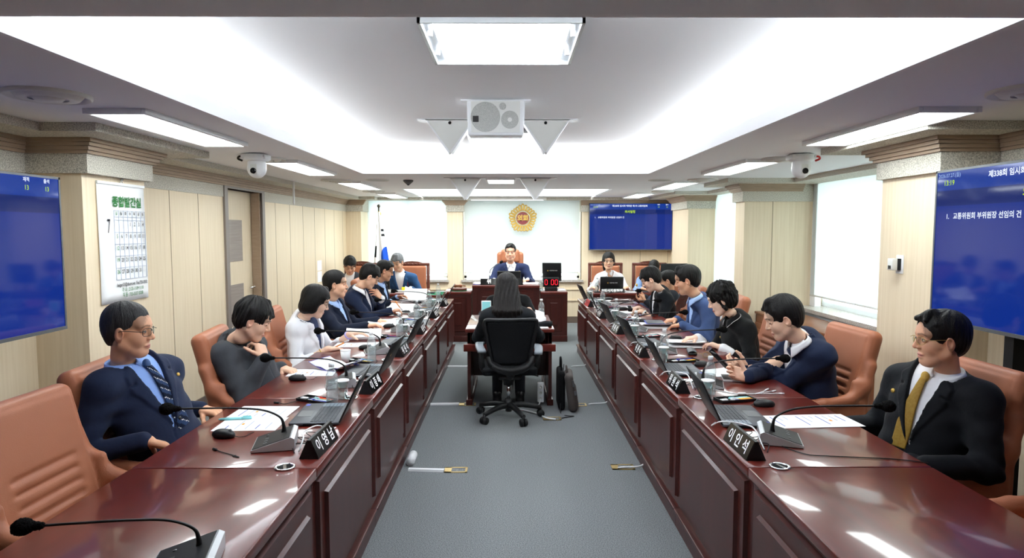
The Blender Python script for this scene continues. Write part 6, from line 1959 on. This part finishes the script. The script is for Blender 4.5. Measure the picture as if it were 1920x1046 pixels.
    # ---- surface finder on the jacket/shirt front
    def front(x, z, which):
        vv = out[which][0]; l = (vv-N) @ B.T
        m_ = (np.abs(l[:, 0]-x) < .012) & (np.abs(l[:, 2]-z) < .012)
        y = l[m_, 1].max() if m_.any() else .12
        return N+r*x+f*y+u*z
    if tie:
        b = MB()
        kn_ = front(0, -.022, 'shirt')+f*.006
        zz = np.linspace(-.03, -max(zb+.03, .30), 16)
        ctr = [front(0, z, 'shirt')+f*.010 for z in zz]
        for k2 in range(2):
            for i in range(1, 15): ctr[i] = (ctr[i-1]+ctr[i]+ctr[i+1])/3
        wd = [.016+.024*min(1, (i/15)*1.5) for i in range(16)]
        def G(a, t):
            q_ = min(t*15, 14.999); i0 = int(q_); w_ = q_-i0
            return tuple(ctr[i0]*(1-w_)+ctr[i0+1]*w_+r*(2*a-1)*(wd[i0]*(1-w_)+wd[i0+1]*w_)+f*.004*(1-(2*a-1)**2))
        b.sheet(12, 60, G, 0, True, .004)
        if tie == 'tie_blue':
            for i in range(12*60):
                a, t = (i % 12)/12, (i//12)/60
                kk = (a*.9+t*6.5) % 1
                b.m[i] = 1 if kk < .09 else (2 if kk > .55 else 0)
        b.build('tie', [tie, 'white_ink', 'c_navy'], body)
        kp = [ell(kn_, (.019, .015, .021), B, k=.01), ell(kn_-u*.016, (.014, .012, .016), B, k=.01)]
        b.build('tie', [tie, 'white_ink', 'c_navy'], body)
        np_mesh('tie_knot', [solid(kp, .004)], tie, body)
    if glasses:
        gm, rim_r, shape = glasses
        for s in (-1, 1):
            pts = []
            for t in np.linspace(0, 2*PI, 17)[:-1]:
                ex, ez = math.cos(t), math.sin(t)
                if shape == 'rect': ex, ez = np.sign(ex)*abs(ex)**.55, np.sign(ez)*abs(ez)**.55
                pts.append(tuple(toW(V3(s*.034+ex*.0245, .1035-.0006*(abs(s*.034+ex*.0245)/.01)**2*.9, .004+ez*.0175))))
            b = MB(); b.tube(pts, rim_r, n=6, res=2, closed=True); b.build('glasses_rim', gm, body)
            b = MB(); c0 = toW(V3(s*.034, .1025, .004)); b.add([tuple(c0)]+pts, [(0, i+1, (i+1) % 16+1) for i in range(16)]); b.build('lens', 'lens', body)
            b = MB(); b.tube([tuple(toW(V3(s*.060, .099, .010))), tuple(toW(V3(s*.076, .075, .012))), tuple(toW(V3(s*.083, .01, .014))), tuple(toW(V3(s*.081, -.018, .006)))], rim_r*1.1, n=6); b.build('temple', gm, body)
        b = MB(); b.tube([tuple(toW(V3(-.0105, .103, .008))), tuple(toW(V3(0, .107, .011))), tuple(toW(V3(.0105, .103, .008)))], rim_r, n=6); b.build('glasses_bridge', gm, body)
    info = dict(body=body, N=N, B=B, r=r, f=f, u=u, front=front, toW=toW, WR=WR, WL=WL, ER=ER, EL=EL, Bh=Bh)
    if extra: extra(info)
    return info

def badge(I, x, z, m='gold', rad=.009):
    p = I['front'](x, z, 'jacket'); b = MB(frame(p+I['f']*.001, I['r'], I['u']))
    b.lathe([(0, 0), (rad, 0), (rad, .003), (rad*.6, .005), (0, .005)], 12, 0, True); b.lathe([(0, .0051), (rad*.5, .0051)], 8, 1, False, cap=False); b.build('lapel_badge', [m, 'emblem_red'], I['body'])
def buttons(I, zs, x=.012):
    for z in zs:
        p = I['front'](x, z, 'jacket'); b = MB(frame(p+I['f']*.001, I['r'], I['u'])); b.lathe([(0, 0), (.009, 0), (.0095, .003), (.007, .004), (0, .003)], 12, 0, True); b.build('button', 'black_gloss', I['body'])

FINE, MIDR, FARR = .0028, .0038, .0050
# --- left row
def x_l1(I):
    badge(I, -.115, -.115); buttons(I, (-.315, -.42))
    p = I['front'](-.115, -.20, 'jacket')
person('l1', 'man in navy suit, blue striped tie and glasses leaning back, left row', (240, 622, 2.95), 82, 2, (241, 684, 3.0), (-1.60, 3.03, .60), 104, (272, 827, 2.78), (322, 838, 2.84), (378, 768, 3.30), (418, 776, 3.28),
       jacket='c_navy', shirt='c_sky_shirt', tie='tie_blue', zb=.34, vw=.080, glasses=('black_plastic', .0013, 'rect'), hair_m='hair_salt', res=FINE, bres=.0048, hR=dict(curl=.75, thumb=.9), hL=dict(curl=.35), cuff=False,
       nR=(-.1, -.2, -1), nL=(0, 0, -1), face=dict(hair='short', tv=.018, sv=.001, skin='d8a482', brow_a=.6, fringe=.0, back=-.06), extra=x_l1)
def x_l2(I): buttons(I, (-.36,))
person('l2', 'man in charcoal jacket with wavy black hair resting his chin on his right hand', (474, 601, 4.0), 74, 22, (436, 636, 4.08), (-1.58, 4.09, .60), 94, (495, 672, 3.93), (485, 640, 3.98), (528, 690, 4.24), (560, 700, 4.20),
       jacket='c_charcoal', shirt='c_dark_tee', zb=.22, vw=.062, res=FINE, bres=.0048, hs=1.03, hw=.205, bulk=1.10, hR=dict(curl=.9, thumb=.2, curls=[.75, 1.0, 1.15, 1.25]), hL=dict(curl=.30, spread=.25), nR=(-.7, .35, .1), nL=(0, 0, -1), cuff=False,
       hintR=(.35, -.35, -1), face=dict(hair='fringe', tv=.026, sv=.012, fringe=.004, skin='e4ba9e', eyes='down', wave=.0045, fat=1.06, collar=False), extra=x_l2)
def x_l3(I):
    for E, W, t, m in ((I['ER'], I['WR'], .80, 'gold'), (I['EL'], I['WL'], .93, 'violet_band')):
        d = unit(W-E); c = E+(W-E)*t; a = unit(np.cross(d, (0, 0, 1))); b_ = np.cross(d, a); rr = .036*(1-t)+.023*t+.006
        b = MB(); b.tube([tuple(c+(a*math.cos(q)+b_*math.sin(q))*rr) for q in np.linspace(0, 2*PI, 15)[:-1]], .004 if m == 'gold' else .007, n=6, res=2, closed=True); b.build('bracelet', m, I['body'])
mat('violet_band', 'a99fdc', .5)
person('l3', 'woman in white jacket with black bob and glasses reading papers', (591, 566, 5.1), 72, 20, (567, 595, 5.17), (-1.62, 5.17, .60), 96, (614, 655, 4.98), (640, 652, 5.04), (655, 627, 5.36), (682, 622, 5.36),
       jacket='c_white_cloth', shirt='c_navy_top', zb=.34, vw=.085, sleeve=.52, cuff=False, hw=.165, bulk=.88, res=MIDR, bres=.007, glasses=('black_plastic', .0012, 'round'), hR=dict(curl=.35), hL=dict(curl=.30), nR=(0, 0, -1), nL=(0, 0, -1),
       face=dict(male=False, hair='bob', tv=.018, sv=.010, skin='e8c3aa', lip='b95a58', eyes='down', neck=.044, collar=False, fringe=.0), extra=x_l3)
person('l4', 'man in navy jacket and open light blue collar, hand on a mouse', (629, 534, 6.15), 80, 0, (607, 561, 6.22), (-1.62, 6.24, .60), 98, (687, 611, 6.06), (712, 608, 6.10), (708, 601, 6.46), (738, 604, 6.46),
       jacket='c_navy_dark', shirt='c_pale_blue', zb=.32, vw=.088, res=MIDR, bres=.007, hw=.20, bulk=1.06, hs=1.03, cuff=False, hR=dict(curl=.4), hL=dict(curl=.2), face=dict(hair='short', tv=.018, sv=.006, skin='e3b495', fat=1.08))
person('l5', 'man in navy jacket and glasses covering his mouth with one hand while writing', (692, 519, 7.15), 70, 30, (667, 544, 7.28), (-1.66, 7.30, .60), 94, (733, 583, 7.08), (754, 580, 7.14), (716, 560, 7.30), (698, 541, 7.22),
       jacket='c_navy', shirt='c_white_cloth', zb=.32, vw=.088, res=MIDR, bres=.0075, hw=.20, bulk=1.04, hs=1.05, glasses=('grey_plastic', .0012, 'round'), hR=dict(curl=.8, thumb=.9), hL=dict(curl=.45, thumb=.3), nL=(-.9, 0, .2), hintL=(.4, .3, -1),
       face=dict(hair='fringe', tv=.022, sv=.006, fringe=.004, skin='e0b193', eyes='down'))
person('l6', 'man in navy suit and light blue shirt turning pages, farthest of the left row', (721, 508, 8.25), 76, 14, (702, 528, 8.32), (-1.66, 8.38, .60), 94, (731, 566, 8.20), (752, 567, 8.22), (744, 558, 8.46), (765, 555, 8.46),
       jacket='c_navy_dark', shirt='c_pale_blue', zb=.32, vw=.088, res=.0045, bres=.0085, hs=1.03, glasses=('black_plastic', .0014, 'rect'), hR=dict(curl=.5), hL=dict(curl=.5), nL=(0, -.5, -.6), face=dict(hair='sweep', tv=.014, sv=.003, skin='cf9b7b', eyes='down'))
# --- far left table
person('bl1', 'young man in dark suit and glasses with bowl fringe behind the left row', (656, 498, 10.2), 166, 24, (655, 518, 10.3), (-2.50, 10.48, .60), 170, (-2.62, 10.02, .77, 0), (-2.5, 9.92, .77, 0), (-2.26, 10.02, .77, 0), (-2.36, 9.92, .77, 0),
       jacket='c_dark_suit', res=.0048, bres=.009, hs=1.12, hw=.195, glasses=('black_plastic', .0014, 'round'), face=dict(hair='bowl', tv=.022, sv=.012, fringe=.010, skin='d3a284', eyes='down'))
def x_bl2(I):
    p = I['front'](-.125, -.12, 'jacket'); b = MB(frame(p, I['r'], I['u'])); b.b2((-.008, -.06, 0), (.008, .03, .006)); b.build('ribbon', 'red', I['body'])
person('bl2', 'grey haired man in blue jacket with a red ribbon reading beside the flag', (745, 492, 10.2), 196, 20, (752, 513, 10.28), (-1.73, 10.45, .60), 188, (-1.98, 10.05, .77, 0), (-1.88, 9.95, .77, 0), (-1.52, 10.05, .77, 0), (-1.62, 9.95, .77, 0),
       jacket='c_blue_suit', res=.0048, bres=.009, hs=1.08, hair_m='hair_grey', glasses=('grey_plastic', .0012, 'round'), face=dict(hair='fringe', tv=.018, sv=.008, skin='d0a083', eyes='down', brow='5a544e'), extra=x_bl2)
# --- chairman
person('ch', 'man in navy jacket and open white collar speaking from the raised chairman bench', (957, 474, 10.55), 183, 2, (959, 495, 10.62), (.03, 10.72, .60), 181, (-.24, 10.22, .89, 0), (-.12, 10.14, .885, 0), (.30, 10.24, .89, 0), (.20, 10.14, .885, 0),
       jacket='c_navy_mid', res=.0045, bres=.008, hs=1.12, hw=.215, bulk=1.08, zb=.26, face=dict(hair='sweep', tv=.018, sv=.004, skin='dcab8f', mouth=.8, fringe=-.006), extra=lambda I: badge(I, -.13, -.10, rad=.012))
# --- recorders
person('s1', 'woman with long black hair seen from behind on the mesh office chair', (950, 541, 5.92), 2, 12, (951, 579, 5.84), (-.005, 5.74, .60), 0, (.20, 6.22, .775, 0), (.14, 6.34, .765, 0), (-.20, 6.22, .775, 0), (-.14, 6.34, .765, 0),
       jacket='c_black_suit', hw=.180, bulk=1.0, res=.004, bres=.007, cuff=False, hair_m='hair_brown', hs=1.08, face=dict(male=False, hair='long', tv=.014, sv=.014, skin='e8c3aa', neck=.044))
person('s2', 'person in black top bent over the aisle table behind the long haired woman', (949, 549, 7.42), 180, 42, (953, 554, 7.56), (.0, 7.70, .52), 180, (904, 594, 7.18), (912, 604, 7.08), (.22, 7.16, .79, 0), (.14, 7.06, .78, 0),
       jacket='c_black_top', shirt='c_black_top', style='top', zb=.06, vw=.05, sleeve=.2, cuff=False, hw=.195, bulk=1.0, res=.005, bres=.009, face=dict(collar=False, hair='fringe', tv=.016, sv=.008, skin='ddb096', eyes='down'))
# --- far right table
def x_br1(I):
    for s in (-1, 1):
        b = MB(); b.tube([tuple(I['N']+I['r']*s*.06+I['u']*.03+I['f']*.03), tuple(I['front'](s*.065, -.06, 'jacket')+I['f']*.004), tuple(I['front'](s*.05, -.18, 'jacket')+I['f']*.004), tuple(I['front'](s*.01, -.30, 'jacket')+I['f']*.004)], .004, n=6); b.build('lanyard', 'c_navy', I['body'])
person('br1', 'woman in white collared shirt with glasses and tied black hair at the far right', (1141, 490, 10.4), 184, 2, (1143, 512, 10.46), (1.62, 10.56, .58), 180, (1.30, 10.1, .78, 0), (1.38, 10.0, .77, 0), (1.84, 10.1, .78, 0), (1.74, 10.0, .77, 0),
       jacket='c_white_cloth', shirt='c_white_cloth', style='top', zb=.11, vw=.045, sleeve=.3, cuff=False, hw=.165, bulk=.9, res=.0045, bres=.0085, hs=1.10, glasses=('grey_plastic', .0012, 'round'),
       face=dict(male=False, hair='tied', tv=.020, sv=.012, skin='dcb092', neck=.043, fringe=.006), extra=x_br1)
person('br2', 'man in blue shirt bowed behind the large monitor at the far right', (1226, 504, 10.25), 188, 48, (1224, 519, 10.36), (2.34, 10.55, .60), 186, (1203, 541, 9.98), (1222, 545, 9.92), (2.52, 10.08, .77, 0), (2.42, 9.96, .77, 0),
       jacket='c_slate_shirt', shirt='c_slate_shirt', style='top', zb=.08, vw=.04, cuff=False, res=.005, bres=.009, hs=1.06, face=dict(hair='short', tv=.016, sv=.006, skin='d3a284', eyes='down'))
# --- right row
def x_r1(I): badge(I, .125, -.125, rad=.011); buttons(I, (-.33,), -.012)
person('r1', 'older man in black suit, gold tie and gold rimmed glasses, right row', (1764, 638, 2.90), -80, 2, (1772, 701, 2.95), (1.93, 2.98, .60), -106, (1.66, 3.18, .69, 0), (1.55, 3.14, .665, 0), (1.76, 2.68, .67, 0), (1.66, 2.70, .65, 0),
       jacket='c_black_suit', shirt='c_white_cloth', tie='tie_gold', zb=.34, vw=.078, res=FINE, bres=.0048, hw=.205, bulk=1.08, hs=1.02, glasses=('brass', .0012, 'round'), hR=dict(curl=.5), hL=dict(curl=.5), cuff=False,
       face=dict(hair='sweep', tv=.016, sv=.010, skin='daa584', fringe=-.010, mouth=.7, brow_a=.55, fw=-.004, back=-.085), extra=x_r1)
def x_r2(I): pass
person('r2', 'young man in navy jacket holding a phone in both hands, right row', (1470, 598, 3.98), -75, 20, (1510, 634, 4.10), (1.94, 4.12, .60), -95, (1402, 706, 3.88), (1362, 694, 3.96), (1398, 686, 4.16), (1362, 684, 4.12),
       jacket='c_navy', shirt='c_white_cloth', zb=.32, vw=.088, res=FINE, bres=.0048, hw=.20, hs=1.06, bulk=1.03, cuff=False, hR=dict(curl=.85, thumb=.8, spread=.02), hL=dict(curl=.80, thumb=.9, spread=.02), nL=(-.35, .6, .6), nR=(-.35, -.75, .35),
       face=dict(hair='sweep', tv=.026, sv=.009, fringe=.002, skin='e8bfa3', eyes='down', mouth=.5, lip='c0706c'))
I_ = None
def swap_note(): pass
def x_r3(I): badge(I, .10, -.16)
person('r3', 'woman in black polo top with white cuffs and short curly black hair reading papers', (1353, 562, 5.08), -78, 20, (1384, 596, 5.18), (1.88, 5.20, .60), -93, (1306, 633, 5.32), (1282, 635, 5.30), (1352, 652, 4.98), (1326, 642, 5.04),
       jacket='c_black_top', shirt='c_black_top', style='top', zb=.10, vw=.05, sleeve=.80, cuff=True, hw=.175, bulk=.98, res=MIDR, bres=.007, hR=dict(curl=.35), hL=dict(curl=.45),
       face=dict(male=False, pipe='white_ink', hair='curly', tv=.020, sv=.010, skin='ecc8b0', lip='b8343c', eyes='down', neck=.045, wave=.006), extra=x_r3)
person('r4', 'man in mid blue jacket with light blue collar reading a tablet at the right row', (1289, 526, 6.12), -72, 12, (1318, 560, 6.22), (1.90, 6.26, .60), -92, (1268, 599, 6.36), (1244, 602, 6.34), (1278, 609, 6.04), (1250, 613, 6.10),
       jacket='c_mid_blue', shirt='c_pale_blue', zb=.30, vw=.085, res=MIDR, bres=.007, hw=.20, hs=1.10, bulk=1.04, cuff=False, hR=dict(curl=.35), hL=dict(curl=.4), face=dict(hair='sweep', tv=.016, sv=.010, skin='d9a685', eyes='down', back=-.09), extra=lambda I: badge(I, .12, -.13))
def x_r5(I):
    W, E = I['WL'], I['EL']; d = unit(W-E); c = W-d*.03; a = unit(np.cross(d, (0, 0, 1))); b_ = np.cross(d, a)
    b = MB(); b.tube([tuple(c+(a*math.cos(q)+b_*math.sin(q))*.030) for q in np.linspace(0, 2*PI, 15)[:-1]], .008, n=6, res=2, closed=True); b.build('watch_strap', 'white_plastic', I['body'])
    b = MB(); b.box((0, 0, .006), (.036, .040, .012), 0, .005, M=frame(c-V3(0, 1, 0)*.028, d, (0, 0, 1))); b.build('watch_case', 'black_gloss', I['body'])
person('r5', 'woman in black jacket with a white smart watch, right row', (1221, 524, 7.15), -75, 28, (1242, 548, 7.28), (1.76, 7.34, .60), -94, (1.50, 7.50, .77, 0), (1.40, 7.40, .765, 0), (1203, 584, 7.10), (1180, 586, 7.14),
       jacket='c_black_suit', shirt='c_white_cloth', zb=.30, vw=.055, sleeve=.45, cuff=False, hw=.172, bulk=.95, res=MIDR, bres=.0075, hs=1.06, hL=dict(curl=.6, thumb=.8), face=dict(male=False, hair='fringe', tv=.018, sv=.010, skin='e2bba2', lip='b8605c', eyes='down', neck=.044, collar=False), extra=x_r5)
def x_r6(I):
    b = MB(); b.tube([tuple(I['N']+I['r']*(-.062)+I['u']*.04-I['f']*.01), tuple(I['front'](-.065, -.05, 'jacket')+I['f']*.005), tuple(I['front'](-.04, -.16, 'jacket')+I['f']*.004)], .005, n=6); b.build('lanyard', 'yellow', I['body'])
person('r6', 'man in navy waistcoat with thinning hair holding a maroon phone case', (1252, 527, 8.22), -74, 16, (1266, 546, 8.32), (1.80, 8.44, .60), -84, (1210, 557, 8.42), (1190, 556, 8.36), (1212, 565, 8.14), (1192, 562, 8.20),
       jacket='c_vest_navy', shirt='c_dark_suit', style='vest', zb=.10, vw=.05, res=.0045, bres=.0085, hs=1.06, hw=.20, bulk=1.05, glasses=('grey_plastic', .0012, 'rect'), hR=dict(curl=.5), hL=dict(curl=.55), nL=(-.1, .5, .75), nR=(-.1, -.6, .5),
       face=dict(hair='short', tv=.006, sv=.004, fringe=-.022, skin='d9a685', eyes='down'), extra=x_r6)

# held things
def phone(label, p, d, n, m='black_plastic', folio=None, w=.075, l=.155):
    """d = long axis, n = screen normal"""
    o = bpy.data.objects.new('phone', None); COL.objects.link(o); tag(o, label, 'phone')
    o.matrix_world = frame(p, np.cross(d, n), d)
    b = MB(); b.b2((-w/2, -l/2, -.0045), (w/2, l/2, .0045), 0, .004); b.build('body', m, o)
    b = MB(); b.b2((-w/2+.003, -l/2+.003, .0045), (w/2-.003, l/2-.003, .0052)); b.build('screen', 'black_gloss', o)
    if folio:
        b = MB(); b.b2((-w/2-.004, -l/2-.003, -.0075), (w/2+.004, l/2+.003, -.0046)); b.b2((w/2+.001, -l/2-.003, -.0075), (w/2+.006, l/2+.003, .02)); b.build('folio_case', folio, o)
    return o
pp = at((1352, 676, 4.02)); phone('black phone in a flip case held by the young man in navy jacket', pp, unit(V3(-.55, -.12, .55)), unit(V3(.75, .1, .62)), folio='black_matte')
mat('maroon', '5d1f33', .5)
pp = at((1196, 556, 8.24)); phone('maroon phone case held open by the man in navy waistcoat', pp, unit(V3(-.2, -.35, .75)), unit(V3(.9, -.25, .25)), 'black_plastic', 'maroon', .09, .17)
o = thing('earphone_case', 'black earphone case in the hands of the woman with white smart watch', 'case', tuple(at((1181, 581, 7.10))))
v, q = solid([rbx((0, 0, 0), (.024, .030, .016), .012), rbx((.0, .0, .026), (.024, .030, .008), .006, basis((0, 1, .5)))], .004); np_mesh('shell', [(v, q)], 'black_gloss', o)
p0 = at((748, 574, 7.12)); o = pen('orange pencil in the writing hand of the man covering his mouth', 'orange', tuple(p0), R(60), r=.005, length=.13); o.rotation_euler = (0, R(55), R(20))
p0 = at((640, 645, 5.02)); o = pen('orange pencil in the right hand of the woman in white jacket', 'orange', tuple(p0), R(70), r=.005, length=.13); o.rotation_euler = (0, R(-25), R(10))
# plain stool under the second recorder
o = thing('stool', 'dark stool under the person bent over the recorder table', 'stool', (0, 7.72, 0))
b = MB(); b.lathe([(0, .40), (.19, .40), (.20, .42), (.19, .45), (0, .455)], 24, 0, True); b.build('seat', 'black_matte', o)
for k in range(4):
    a = PI/4+k*PI/2; b = MB(); b.cyl((.17*math.cos(a), .17*math.sin(a), 0), (.12*math.cos(a), .12*math.sin(a), .40), .014); b.build('leg', 'black_plastic', o)
